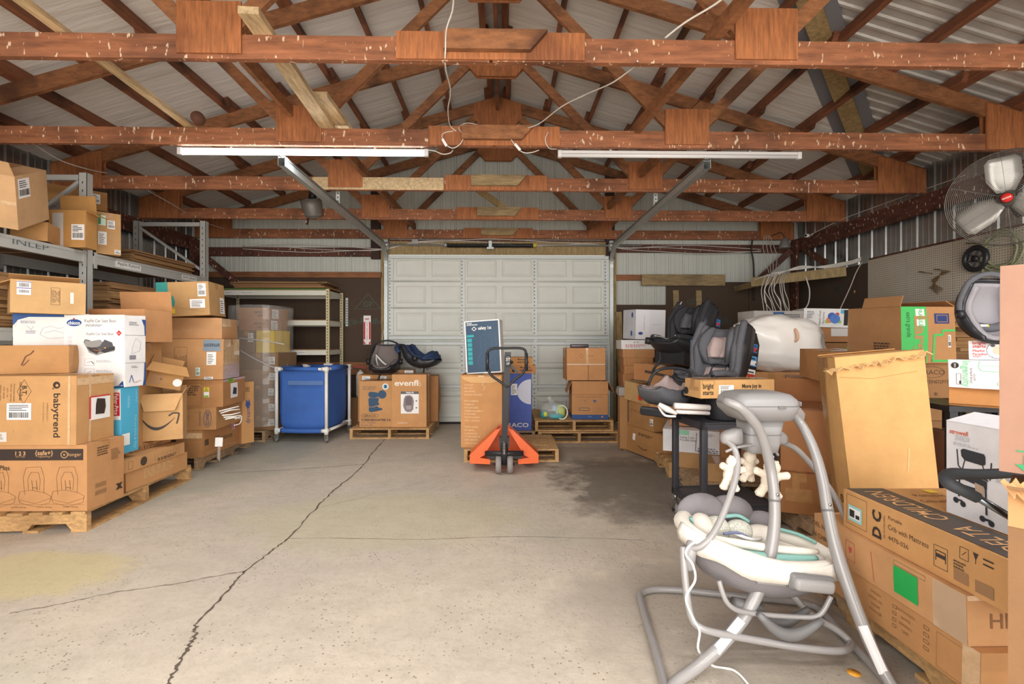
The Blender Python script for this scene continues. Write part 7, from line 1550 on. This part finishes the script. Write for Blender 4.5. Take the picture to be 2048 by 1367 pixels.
def d(c):
    r = ink('C8504A'); c.frame('L', .28, .25, .35, .75, .002, r); c.poly('L', [(.30,.6),(.33,.6),(.318,.45),(.312,.45)], r); c.line('L', [(.49,.1),(.47,.8)], .003, r)
    g = ink('1FA64E'); c.label('L', .62, .18, .76, .80, 9, g, 'green_label'); c.lines('L', .635, .74, .62, .009, 5, ink('12402A')); c.frame('L', .62, .82, .80, .92, .001, BR); c.text('L', 'MODEL NO: 6', .05, .72, .022, BR); c.text('L', 'IN CHINA', .07, .40, .022, BR); c.rect('L', .84, 0, 1, 1, mat('film_end', 'D9BFA0', .15, alpha=.6, coat=1), .003); c.text('F', 'HEIM', .3, .5, .05, ink('8A5F3C')); c.rect('F', 0, .9, 1, 1, CTAPE, .002)
crib('middle long carton of the front right pile, with a green sticker', 1.53, 1.56, 2.34, .300, .165, .50, 'C69464', d, 131)
def d(c):
    c.frame('L', .03, .15, .19, .92, .0015, BR); c.label('L', .045, .25, .155, .66, 9, ink('9CCFC8'), 'teal_label'); c.rect1('L', .055, .32, .145, .60, PAPER, .0042); c.rect1('L', .06, .36, .10, .55, INK, .0052); c.rect1('L', .11, .36, .14, .46, INK, .0052)
    c.text('L', 'D', .265, .28, .045, DK, rot=90, bold=.04); c.text('L', 'C', .265, .68, .045, DK, rot=90, bold=.04); c.text('L', 'DELTA CHILDREN', .318, .5, .008, BR, rot=90)
    c.text('L', 'Portable', .345, .78, .014, BR, align='L'); c.text('L', 'Crib with Mattress', .345, .56, .020, BR, align='L', width=.185); c.text('L', '4470-026', .345, .30, .018, BR, align='L')
    c.frame('L', .62, .20, .69, .66, .002, BR); c.line('L', [(.63,.34),(.63,.56),(.68,.56),(.68,.34)], .003); c.rect1('L', .63, .42, .68, .5, DK)
    c.frame('L', .75, .62, .79, .86, .002, BR); c.line('L', [(.76,.7),(.78,.8)], .002); c.poly('L', [(.81,.86),(.835,.86),(.825,.74),(.82,.74)], DK); c.line('L', [(.8225,.74),(.8225,.64)], .002, DK); c.rect1('L', .855, .80, .90, .83, DK); c.rect1('L', .855, .70, .90, .73, DK)
    c.lines('L', .72, .78, .5, .006, 3, BR); c.rect1('L', .72, .12, .79, .36, ink('9A7450')); c.rect1('L', .82, .10, .90, .34, ink('9A7450'))
    k = ink('4C443F'); pts = [(0.02, 1 - .0), (0.46, 1 - .0), (.60, .0), (.10, .0)]
    c.poly('T', [(.02, .0), (.30, .0), (.30, 1), (.02, 1)], k, .0018)
    c.text('T', 'DELTA   CHILDREN', .16, .52, .085, ink('D2A06C'), rot=90, width=.62, off=.003); c.poly('T', [(.12,.55),(.12,.60),(.17,.575)], ink('D2A06C'), .003)
    c.text('T', 'Portable', .50, .86, .028, BR, rot=-0, off=.003); c.text('T', 'Crib with Mattress', .55, .76, .03, BR, off=.003, width=.26); c.rect1('T', .55, .90, .63, .96, ink('E8C840'), .003)
M = Matrix.Translation((1.55, 1.42, .467))
c = Carton(.60, .75, .165, col='C9965F', seed=132, seam=False, taped=False, jit=.004); 
# the drawing routine lays u from the far end, as the aisle sees it
d(c); c.build('cardboard_box', 'long portable crib carton with a dark banner, highest of the front right pile', 'box', M)
# white stroller carton standing on it
def d(c):
    c.text('F', 'strowell', .20, .90, .016, ink('D9613A'), bold=.02); c.text('F', 'SPARROW', .26, .84, .022, ink('B9BCC2'), width=.06); c.lines('F', .12, .5, .78, .004, 2, ink('C4C4CA'))
    k = ink('35363C'); c.poly('F', [(.24,.72),(.28,.74),(.58,.73),(.60,.70),(.60,.63),(.56,.61),(.30,.62),(.25,.66)], k); c.line('F', [(.18,.72),(.20,.55),(.28,.50),(.64,.47)], .005, k); c.line('F', [(.68,.66),(.66,.48)], .005, k); c.poly('F', [(.17,.52),(.25,.5),(.62,.46),(.62,.38),(.24,.42),(.17,.45)], k); c.line('F', [(.30,.62),(.26,.51)], .004, k); c.line('F', [(.56,.61),(.62,.48)], .004, k)
    c.line('F', [(.22,.45),(.21,.22)], .007, k); c.line('F', [(.60,.40),(.61,.12)], .007, k); c.rect1('F', .24, .26, .55, .36, k); c.poly('F', [(.45,.42),(.58,.4),(.58,.24),(.47,.27)], ink('BFA48E'), .0024)
    for u, v in ((.16, .17), (.27, .15), (.55, .07), (.67, .05)): c.disc('F', u, v, .011, k); 
    c.rect1('F', .17, .17, .26, .19, k); c.rect1('F', .56, .06, .66, .085, k); c.lines('F', .74, .95, .6, .004, 7, ink('B9B9C0')); c.text('R', 'SPARROW', .5, .8, .02, k)
    c.flap('F', .10, 20, skew=.02); c.flap('B', .1, 15)
M_, w_ = frame_px(1893, 1.84, 2030, 1.58, .636)
carton('white stroller carton with a picture of a black stroller, standing on the crib carton', 1893, 1.86, 2036, 1.60, .636, .355, .22, deco=d, col='EAE8EA', seed=133, seam=False)
# ---------------------------------------------------------------- right-hand column of things
px_box('black plastic crate low in the right-hand column', 1898, 2.62, 2010, 2.58, .5, .43, .42, None, None, 134) if False else None
def crate():
    M, w = frame_px(1900, 2.60, 2012, 2.56, .14); o = thing('storage_rack_stand', 'black stand carrying the cartons at the right edge, above the white stroller carton', 'stand', M=M)
    for x in (0, w - .04):
        for y in (0, .36): mb = MB(); mb.box((x, y, 0), (x + .04, y + .04, .81), SBL); mb.build('post', o)
    for z in (.78, .3): mb = MB(); mb.box((-.01, -.01, z), (w + .01, .41, z + .03), SBL); mb.build('shelf', o)
crate()
px_box('dark reddish brown carton inside the black stand', 1920, 2.66, 1996, 2.64, .471, .30, .28, '80543A', None, 135)
px_box('open brown carton with a small label, under the pale-green printed one', 1898, 2.62, 2015, 2.46, .952, .10, .30, 'B98048', lambda c: (c.label('F', .12, .35, .27, .85, 9), c.rect1('F', .13, .45, .20, .75, INK, .0045), c.flap('F', .09, 250)), 136)
def d(c):
    g = ink('8FD3A8'); k = INK; c.disc('F', .12, .80, .016, k, .002); c.text('F', '2IN1', .12, .80, .008, WHT, rot=-90, off=.0035); c.text('F', 'Ingenuity', .30, .50, .030, g, rot=-90, bold=.02, width=.14); c.text('F', 'Spring & Sprout', .40, .45, .009, ink('5A5A5A'), rot=-90); c.frame('F', .14, .12, .22, .50, .0015); c.rect1('F', .19, .14, .22, .25, k)
    c.line('F', [(.55,.98),(.52,.75),(.58,.62),(.98,.60)], .003, g); 
    for i in range(5): c.rect1('F', .60 + i*.08, .62, .602 + i*.08, .98, g)
    c.line('F', [(.54, .8), (.98, .8)], .002, g); c.ring('F', .88, .2, .01, .003, g); c.lines('F', .44, .48, .5, .004, 6, ink('9A9A9A'))
px_box('white baby gear carton with pale green print, in the right-hand column', 1898, 2.60, 2016, 2.42, 1.054, .150, .16, 'E9E4E4', d, 137, seam=False)
def d(c): r = ink('D8544E'); c.text('F', 'bright', .26, .87, .016, r, bold=.02, width=.05); c.text('F', 'starts', .26, .70, .016, r, bold=.02, width=.05); c.text('F', 'Playful', .24, .46, .011, r, bold=.02, width=.045); c.text('F', 'Paradise', .27, .30, .011, r, bold=.02, width=.055); c.ring('F', .72, .5, .045, .003, ink('9A9A9E')); c.disc('F', .72, .5, .022, ink('CFC4A8')); c.disc('F', .58, .75, .008, ink('5A5A60')); c.disc('F', .86, .75, .008, ink('5A5A60')); c.line('F', [(.55,.2),(.6,.1),(.85,.1),(.9,.2)], .002, ink('9A9A9E')); c.lines('F', .1, .35, .18, .003, 2, r)
px_box('small white bouncer carton with red lettering, above the pale green printed one', 1938, 2.56, 2022, 2.44, 1.206, .100, .14, 'EFECEC', d, 138, seam=False)
o = infant_carrier('black and grey infant seat standing on the white carton with red lettering', Matrix.Translation((2.60, 2.62, 1.40)) @ Matrix.Rotation(R(-12), 4, 'Z') @ Matrix.Rotation(R(60), 4, 'X'), SLG, SBL, None, .50, handle=False)
mb = MB(); mb.tube([(-.215, -.02, .17), (-.225, .12, .24), (-.17, .28, .40), (0, .34, .45), (.17, .28, .40), (.225, .12, .24), (.215, -.02, .17)], .03, SG, 10, spline=5); mb.build('rim', o); mb = MB(); mb.tube([(-.19, -.1, .16), (0, -.16, .17), (.19, -.1, .16)], .045, SG, 10, spline=5); mb.build('front_edge', o)
mb = MB(); mb.rbox((-.12, -.165, .19), (-.03, -.14, .215), .003, ink('D9D9D0')); mb.rbox((-.045, -.17, .20), (-.033, -.14, .218), .002, ink('D8C83A')); mb.build('warning_label', o)
# foreground tall cartons at the right edge (cut by the frame)
def d(c):
    g = ink('2E8B57'); 
    for u in (.075, .15): c.line('F', [(u, .09), (u, .02)], .006, g); c.poly('F', [(u - .03, .045), (u + .03, .045), (u, .01)], g)
    c.rect1('F', .05, .105, .2, .112, g)
px_box('pale carton with green arrows cut off by the right edge, upper of two', 1998, 1.16, 3089, .715, .985, .50, .15, '95705C', d, 140, seam=False)
def d(c): c.rect1('F', .055, .30, .4, .72, ink('6A6C72')); c.rect1('F', .05, .02, .5, .40, ink('D9D6D8'), .0024); c.flap('F', .05, 170); c.rect('F', 0, .9, 1, 1, mat('ragged_card', 'B98A5C', .9), .002)
px_box('brown carton with a torn top cut off by the right edge, lower of two', 2016, 1.14, 3160, .69, .0, .955, .15, '805C3A', d, 141, open_top=False, seam=False)
mb = MB(); rng = random.Random(3); vs = []; a = at(2000, 683.5, 1.14); b = at(2150, 683.5, 1.07)
for i in range(19): p = a.lerp(b, i/18); p.z = .972 + rng.uniform(-.012, .010); vs += [p, Vector((p.x, p.y - .02 - rng.uniform(0, .02), p.z - .02 - rng.uniform(0, .03)))]
mb.add(vs, [(2*i, 2*i+1, 2*i+3, 2*i+2) for i in range(18)], card('C99866')); o = mb.build('torn_cardboard_edge'); md = o.modifiers.new('s', 'SOLIDIFY'); md.thickness = .006; tag(o, 'shredded cardboard lip on the lower carton at the right edge', 'cardboard scrap')
# stroller whose handle pokes out
o = thing('folded_stroller', 'folded stroller with a black foam handle, mostly hidden at the right edge', 'stroller', (1.75, 1.36, 0)); base = Vector((1.75, 1.36, 0))
FOAM = mat('black_foam', '333538', .65)
mb = MB(); mb.tube([at(2120, 940, 1.38), at(2048, 944, 1.38), at(1960, 948, 1.38), at(1908, 947, 1.38), at(1893, 953, 1.36), at(1899, 966, 1.33), at(1925, 980, 1.31), at(1955, 995, 1.30)], .0, FOAM, 14, spline=6, radii=[.014, .014, .015, .017, .018, .018, .016, .015]); OB(mb, 'handle')
mb = MB(); mb.tube([at(1952, 993, 1.30), at(2015, 1030, 1.29), at(2120, 1092, 1.28), Vector((1.75, 1.3, .45)), Vector((1.95, 1.32, .15))], .010, mat('dark_chrome', '6E7478', .25, metal=1), 12); mb.tube([at(2120, 940, 1.38), Vector((2.0, 1.42, .6)), Vector((2.1, 1.45, .15))], .010, MATS['dark_chrome'], 12); OB(mb, 'push_bar')
mb = MB(); mb.cyl((1.94, 1.30, .09), (1.97, 1.30, .09), .09, SBL, 20); mb.cyl((2.09, 1.46, .09), (2.12, 1.46, .09), .09, SBL, 20); OB(mb, 'wheel')

# flattened cartons on a shelf at the right wall
mb = MB(); mb.box((4.02, 4.05, .72), (4.66, 5.6, .76), mat('table_top', '7A5A3E', .8)); t = None
o = thing('wooden_table', 'low timber table along the right wall under flattened cartons', 'table', (4.34, 4.8, 0)); base = Vector((4.34, 4.8, 0)); OB(mb, 'tabletop')
for x in (4.06, 4.60):
    for y in (4.1, 5.55): mb = MB(); mb.box((x - .03, y - .03, 0), (x + .03, y + .03, .72), OLDW); OB(mb, 'leg')
flats('flattened carton in the pile by the right wall', (4.33, 4.85, .762), .58, 1.25, 30, t=.031, seed=11, group='flattened cartons by the right wall', jit=.03)

# ---------------------------------------------------------------- pegboard and what hangs there
def peg_mat():
    m = bpy.data.materials.new('pegboard'); m.use_nodes = True; nt = m.node_tree; N = nt.nodes.new; L = nt.links.new; b = nt.nodes['Principled BSDF']; b.inputs['Roughness'].default_value = .7
    tc = N('ShaderNodeTexCoord'); sp = N('ShaderNodeSeparateXYZ'); L(tc.outputs['Object'], sp.inputs[0])
    def fr(o):
        a = N('ShaderNodeMath'); a.operation = 'DIVIDE'; L(sp.outputs[o], a.inputs[0]); a.inputs[1].default_value = .0254; f = N('ShaderNodeMath'); f.operation = 'FRACT'; L(a.outputs[0], f.inputs[0]); s = N('ShaderNodeMath'); s.operation = 'SUBTRACT'; L(f.outputs[0], s.inputs[0]); s.inputs[1].default_value = .5; q = N('ShaderNodeMath'); q.operation = 'MULTIPLY'; L(s.outputs[0], q.inputs[0]); L(s.outputs[0], q.inputs[1]); return q.outputs[0]
    ad = N('ShaderNodeMath'); ad.operation = 'ADD'; L(fr(1), ad.inputs[0]); L(fr(2), ad.inputs[1]); lt = N('ShaderNodeMath'); lt.operation = 'LESS_THAN'; L(ad.outputs[0], lt.inputs[0]); lt.inputs[1].default_value = .035
    n = N('ShaderNodeTexNoise'); n.inputs['Scale'].default_value = 2; L(tc.outputs['Object'], n.inputs['Vector']); m0 = N('ShaderNodeMix'); m0.data_type = 'RGBA'; m0.inputs[6].default_value = lin('D3CCC0'); m0.inputs[7].default_value = lin('BDAF95'); L(n.outputs[0], m0.inputs[0])
    mx = N('ShaderNodeMix'); mx.data_type = 'RGBA'; L(lt.outputs[0], mx.inputs[0]); L(m0.outputs[2], mx.inputs[6]); mx.inputs[7].default_value = lin('3A3430'); L(mx.outputs[2], b.inputs['Base Color']); return m
PEG = peg_mat()
mb = MB(); 
for y0, y1 in ((5.62, 6.20), (5.02, 5.61), (3.8, 5.01), (2.58, 3.79)): mb.box((XR - .05, y0, 1.14), (XR - .04, y1, 2.36), PEG)
mb.box((XR - .04, 2.58, 2.36), (XR - .02, 6.2, 2.385), BEAM)
tag(mb.build('pegboard'), 'cream pegboard panels on the right wall', 'pegboard')
xw = XR - .05
def wallpt(px, py, x=xw):
    k = (px - 1024)/F_PX; Y = x * math.cos(YAW - 0) ; tt = x / (math.sin(YAW) + k*math.cos(YAW)); return Vector((x, tt*(math.cos(YAW) - k*math.sin(YAW)), CAM_H - (py - 683.5)/F_PX*tt))
p = wallpt(1960, 517)
o = thing('spoked_hand_cart_wheel', 'black spoked wheel hanging on the pegboard', 'wheel', (xw - .045, p.y, p.z), (0, R(90), 0))
mb = MB(); mb.tube([(.11*math.cos(a), .11*math.sin(a), 0) for a in [i*math.pi/16 for i in range(32)]], .025, SBL, 10, closed=True); mb.build('tyre', o)
mb = MB(); mb.cyl((0, 0, -.02), (0, 0, .02), .03, SBL, 16)
for i in range(6): a = i*math.pi/3; mb.bar((.025*math.cos(a), .025*math.sin(a), 0), (.10*math.cos(a+.3), .10*math.sin(a+.3), 0), .016, .012, ink('4A4A4E'))
mb.build('spokes', o)
HOSE = mat('green_hose', '8B8F6E', .5)
p = wallpt(2020, 495)
for i, (cy, rr) in enumerate(((0, .16), (.05, .18), (-.04, .15))):
    pass
mb = MB(); pts = []
for i in range(90): a = i*.21; pts.append((xw - .03 - .012*((i*7) % 5)/5, p.y + .05 + (.17 + .03*math.sin(i*.31))*math.cos(a), p.z - .02 + (.17 + .03*math.cos(i*.27))*math.sin(a)))
pts += [(xw - .03, p.y + .22, p.z - .25), (xw - .03, p.y + .23, p.z - .5)]; mb.tube(pts, .011, HOSE, 8); tag(mb.build('garden_hose', loc=(xw, p.y, p.z)), 'coiled green hose hanging on the pegboard below the fan', 'hose')
for (x1, y1, x2, y2, l) in ((1846, 543, 1876, 547, 'rusty peg hook on the pegboard, left of the pair'), (1878, 538, 1906, 541, 'rusty peg hook on the pegboard, right of the pair'), (1942, 486, 1984, 488, 'rusty peg bar above the black wheel')):
    a = wallpt(x1, y1); b = wallpt(x2, y2); mb = MB(); mb.tube([a + Vector((0, 0, 0)), a + Vector((-.05, 0, 0)), b + Vector((-.06, 0, .0))], .005, mat('rust', '7A6245', .7, metal=.3), 6); tag(mb.build('peg_hook', loc=a), l, 'hook')
mb = MB()
for i in range(8): a = wallpt(1884 - i*5, 545); mb.tube([wallpt(1888 + i*2.5, 542) + Vector((-.02, 0, 0)), wallpt(1880 - i*1.5, 560) + Vector((-.03, 0, 0)), wallpt(1862 + i*4, 588 - 3*abs(i-4)) + Vector((-.015, 0, 0))], .004, MATS['rust'], 5, spline=4)
tag(mb.build('chain_bundle', loc=wallpt(1885, 545)), 'bundle of rusty chains hanging from the peg hooks', 'chain')

# ---------------------------------------------------------------- wall fan
fc = at(2013, 396, 3.95); CH2 = mat('fan_chrome', 'B9B6B2', .3, metal=.9); ALU = mat('fan_blade', 'BDB9B2', .35, metal=.35)
axis = (Vector((.35, .2, 1.55)) - fc).normalized()
FM = Matrix.Translation(fc) @ axis.to_track_quat('Z', 'Y').to_matrix().to_4x4()
fan = thing('wall_fan', 'large wall fan with chrome guard, three pale blades and a red hub cap', 'fan', M=FM)
CAGE = mat('fan_cage_wire', '8E8982', .4, metal=.7)
mb = MB(); Rf = .385
for zz_, sg in ((1, 1), (-1, -1)):
    for k in range(1, 26):
        r_ = .07 + (Rf - .07) * k / 25; z = sg * (.085 * (1 - (k/25)**2.2) + .01); mb.tube([(r_*math.cos(a), r_*math.sin(a), z) for a in [2*math.pi*i/48 for i in range(48)]], .0011, CAGE, 4, closed=True)
    for k in range(12):
        a = k*math.pi/6 + .1; mb.tube([(r_*math.cos(a), r_*math.sin(a), sg*(.085*(1 - (max(0, r_-.07)/(Rf-.07))**2.2) + .012)) for r_ in [.05, .1, .16, .22, .28, .34, .385]], .0016, CAGE, 4)
mb.build('guard', fan)
mb = MB(); mb.tube([(Rf*math.cos(a), Rf*math.sin(a), 0) for a in [2*math.pi*i/64 for i in range(64)]], .007, mat('dark_rim', '5A544E', .4, metal=.5), 8, closed=True); mb.build('rim', fan)
for k in range(3):
    a = R(95 + 120*k); mb = MB(); rows = []
    for i in range(9):
        r_ = .05 + .29*i/8; wv = .055 + .055*min(1, i/3) - (.03 if i == 8 else 0); rows.append([Vector((r_*math.cos(a) - t*wv*math.sin(a), r_*math.sin(a) + t*wv*math.cos(a), .035*t)) for t in (-1, -.5, 0, .5, 1)])
    mb.loft(rows, ALU, False, False); q = mb.build('blade', fan); md = q.modifiers.new('s', 'SOLIDIFY'); md.thickness = .003
mb = MB(); mb.tube([(0, 0, -.16), (0, 0, -.15), (0, 0, -.03), (0, 0, .02)], .06, mat('fan_motor', '6B6862', .4, metal=.3), 20, radii=[.05, .075, .075, .05]); mb.build('motor', fan)
mb = MB(); mb.cyl((0, 0, .098), (0, 0, .108), .042, SBL, 24); mb.cyl((0, 0, .108), (0, 0, .112), .037, ink('E0342C'), 24); hb = mb.build('hub_badge', fan)
mb = MB(); 
Mi = FM.inverted(); up = (Mi.to_3x3() @ Vector((0, 0, 1))); up.z = 0; up.normalize(); rt = up.cross(Vector((0, 0, 1))); MM = Matrix((( rt.x, up.x, 0, 0), (rt.y, up.y, 0, 0), (0, 0, 1, .1125), (0, 0, 0, 1))) @ Matrix.Rotation(R(18), 4, 'Z')
write(mb, 'MAXXAIR', MM, .011, WHT, .03, .055); mb.build('badge_lettering', fan)
mb = MB(); loc = Mi @ Vector((XR - .12, fc.y + .35, fc.z - .05)); mb.tube([(0, 0, -.12), tuple(loc)], .02, SBL, 12); mb.build('wall_arm', fan)

# ---------------------------------------------------------------- cables, hanging lamp, odds
WC = mat('white_cable', 'D2CCC4', .5); DC = mat('dark_cable', '2E2A28', .6)
def cable(label, pts, r=.005, m=None, name='cable'):
    mb = MB(); mb.tube(pts, r, m or WC, 6, spline=8); return tag(mb.build(name, loc=pts[0]), label, 'cable')
cable('white cable hanging down from the near truss towards the lit lamp', [at(908, -20, 2.75), at(905, 20, 2.76), at(893, 58, 2.78), at(891, 95, 2.78), at(891, 135, 2.9), at(901, 182, 3.3), at(896, 220, 3.7), at(900, 250, 4.0), at(912, 262, 4.05)], .005)
cable('white cable sweeping from the second truss up to the top right', [at(1052, 257, 4.03), at(1080, 246, 3.9), at(1125, 212, 3.6), at(1178, 186, 3.35), at(1225, 165, 3.1), at(1270, 132, 2.9), at(1275, 122, 2.80)], .005)
cable('twisted white cable crossing the upper right beyond the near truss', [at(1330, 76, 2.79), at(1370, 45, 2.7), at(1428, 10, 2.6), at(1460, -15, 2.55)], .006)
cable('looped white cable with a switch left of the ridge on the second truss', [at(907, 262, 4.05), at(890, 265, 4.04), at(884, 272, 4.03), at(890, 287, 4.03), at(905, 296, 4.03), at(920, 288, 4.03), at(927, 272, 4.03), at(918, 255, 4.05), at(935, 246, 4.06), at(965, 252, 4.06), at(1000, 259, 4.05), at(1017, 272, 4.03), at(1030, 290, 4.03), at(1045, 304, 4.03), at(1062, 305, 4.03), at(1078, 300, 4.05)], .004)
cable('short white lead of the lit lamp', [at(852, 299, 4.11), at(870, 302, 4.08), at(885, 308, 4.06), at(900, 306, 4.06), at(906, 300, 4.08)], .004)
cable('short white lead of the unlit lamp', [at(1114, 298, 4.12), at(1100, 297, 4.06), at(1092, 287, 4.03), at(1091, 275, 4.03), at(1097, 264, 4.04)], .004)
for (x, y, a, l) in ((889, 285, 60, 'left'), (1035, 294, 50, 'right')):
    mb = MB(); mb.rbox((-.035, -.008, -.011), (.035, .008, .011), .004, mat('switch_white', 'E6E3E0', .4)); o = mb.build('inline_switch'); o.location = at(x, y, 4.02); o.rotation_euler = (0, R(a), 0); tag(o, 'white inline cord switch, %s one on the second truss' % l, 'switch')
for i, (dz, ph) in enumerate(((2.86, 0), (2.83, 1.3), (2.80, 2.6))):
    cable(['upper', 'middle', 'lower'][i] + ' white cable strung along the beam on the back wall', [Vector((-4.1 + .55*k, YB - .10 - .015*(k % 2), dz - .05 + .035*math.sin(k*1.1 + ph) + (.09 if 4 < k < 11 else 0))) for k in range(16)], .0055)
cable('white cable slanting down the left wall to the rack', [at(68, 288, 4.3), at(120, 320, 4.6), at(175, 338, 4.9), at(214, 346, 5.2)], .005)
cable('white cable sagging along the left eave towards the back', [at(260, 362, 5.25), at(330, 400, 6.0), at(400, 440, 6.9), at(450, 458, 7.65)], .005)
cable('dark cable from the third truss down behind the right gable', [at(1470, 128, 4.2), at(1420, 180, 4.6), at(1370, 230, 5.2)], .004, DC)
cable('white cable hanging from the right board down to the pictured carton', [at(1724, 524, 6.3), at(1712, 545, 6.25), at(1700, 575, 6.2), at(1680, 618, 6.1)], .006)
cable('white cable hanging behind the film-wrapped carton', [at(1612, 555, 6.6), at(1619, 580, 6.6), at(1617, 605, 6.6), at(1608, 620, 6.6)], .009)
# plank carrying cables in the back right corner
a = Vector((3.62, 6.98, 2.17)); b = Vector((4.62, 6.42, 2.25)); mb = MB(); mb.bar(a, b, .04, .13, YWOOD); tag(mb.build('cable_plank', loc=a), 'yellow plank fixed level in the back right corner, carrying cables', 'plank')
for (pp, l) in ((Vector((3.75, 7.72, 2.17)), 'near end'),):
    mb = MB(); mb.bar((3.70, 6.96, 2.15), (3.75, 7.74, 2.15), .04, .09, OLDW); tag(mb.build('bracket_board', loc=pp), 'grey board bracing the cable plank off the back wall', 'board')
for i in range(4):
    cable('white cable lying along the corner plank, %s of four' % ['front', 'second', 'third', 'rear'][i], [at(1508 + 8*i, 560 - 3*i, 6.9), at(1550, 545 + 2*i, 6.8), at(1600, 538 - i*2, 6.6), at(1650, 531 + i*1.5, 6.5), at(1700, 522 + i*2, 6.4), at(1722, 514 + i*2, 6.35)], .0065)
rng = random.Random(21)
for i in range(11):
    x0 = 1536 + i*3.6 + rng.uniform(-3, 3); x1 = 1524 + i*5.2 + rng.uniform(-4, 4)
    cable('white cable end drooping in the corner bundle, %s from the left' % (ordn[i] if i < 10 else 'last'), [at(x0, 548, 6.70), at(x0 - 6, 560, 6.62), at((x0 + x1)/2 - 8 + rng.uniform(-4, 4), 580, 6.58), at(x1 + rng.uniform(-4, 4), 602, 6.56), at(x1 + rng.uniform(0, 12), 622, 6.54)], .0055)
for i in range(4):
    cable('white cable dropping from the back beam to the corner plank, %s from the left' % ordn[i], [at(1530 + i*3, 470, 7.5), at(1526 + i*7, 490, 7.3), at(1530 + i*8, 515, 7.1), at(1538 + i*4, 545, 6.78)], .005)
cable('black cable hanging straight down the back wall at the right', [at(1505, 478, 7.7), at(1503, 500, 7.68), at(1507, 530, 7.69), at(1508, 600, 7.69)], .013, DC)
# hanging cone lamp and scoop
o = thing('hanging_scoop_lamp', 'grey metal bucket-shaped lamp hanging from the fourth truss at the left', 'lamp', at(624, 412, 6.42)); GM = mat('dull_grey_metal', '8A8783', .5, metal=.4)
mb = MB(); n = 28; rows = []
for z, r_ in ((-.15, .085), (-.12, .11), (.0, .13), (.08, .135)): rows.append([Vector((r_*math.cos(2*math.pi*k/n), r_*math.sin(2*math.pi*k/n), z)) for k in range(n)])
mb.loft(rows, GM, True, False); mb.add(rows[0], [tuple(range(n))], GM); q = mb.build('shade', o); md = q.modifiers.new('s', 'SOLIDIFY'); md.thickness = .004; q.rotation_euler = (R(12), R(-8), 0)
mb = MB(); mb.bar((0, 0, .02), (.03, 0, .34), .035, .02, SBL); mb.bar((-.05, 0, -.14), (-.07, 0, -.24), .04, .02, BEAM); mb.tube([(.0, 0, .08), (.02, 0, .2)], .05, SBL, 12); mb.build('stem', o)
o = thing('cone_lamp', 'grey cone lamp hanging in the back right corner', 'lamp', at(1569, 488, 7.3)); mb = MB(); mb.tube([(0, 0, -.06), (0, 0, -.05), (0, 0, .06), (0, 0, .10)], .1, GM, 20, radii=[.085, .085, .05, .02]); mb.build('shade', o); mb = MB(); mb.tube([(0, 0, .09), (0, .1, .2), (0, .38, .2)], .006, DC, 6, spline=4); mb.build('cord', o)
o = thing('security_camera', 'small white camera on the right girder', 'camera', at(1615, 472, 7.0)); mb = MB(); mb.cyl((-.05, -.04, 0), (.04, .02, .01), .026, mat('switch_white', 'E6E3E0', .4), 16); mb.build('camera_body', o); mb = MB(); mb.cyl((-.056, -.044, 0), (-.05, -.04, 0), .018, SBL, 14); mb.build('lens', o); mb = MB(); mb.tube([(.03, .0, .01), (.08, .02, .03), (.10, .02, .05)], .01, MATS['switch_white'], 8); mb.build('mount', o)
cable('white wire running up the right girder from the camera', [at(1620, 470, 7.0), at(1680, 440, 6.5), at(1760, 410, 5.9), at(1850, 378, 5.3), at(1930, 350, 4.85)], .004)
mb = MB(); mb.tube([at(395, 235, 3.98), at(398, 238, 4.2)], .05, mat('cardboard_tube', '5E3B2A', .8), 18); tag(mb.build('cardboard_tube', loc=at(395, 235, 3.98)), 'end of a brown tube lying above the second truss at the left', 'tube')
mb = MB(); mb.bar((DXR + .22, YB - .07, 0), (DXR + .16, YB - .12, 1.78), .09, .035, YWOOD, up=(0, 1, 0)); tag(mb.build('leaning_board', loc=(DXR + .2, YB - .1, 0)), 'yellow board leaning beside the right door jamb', 'board')
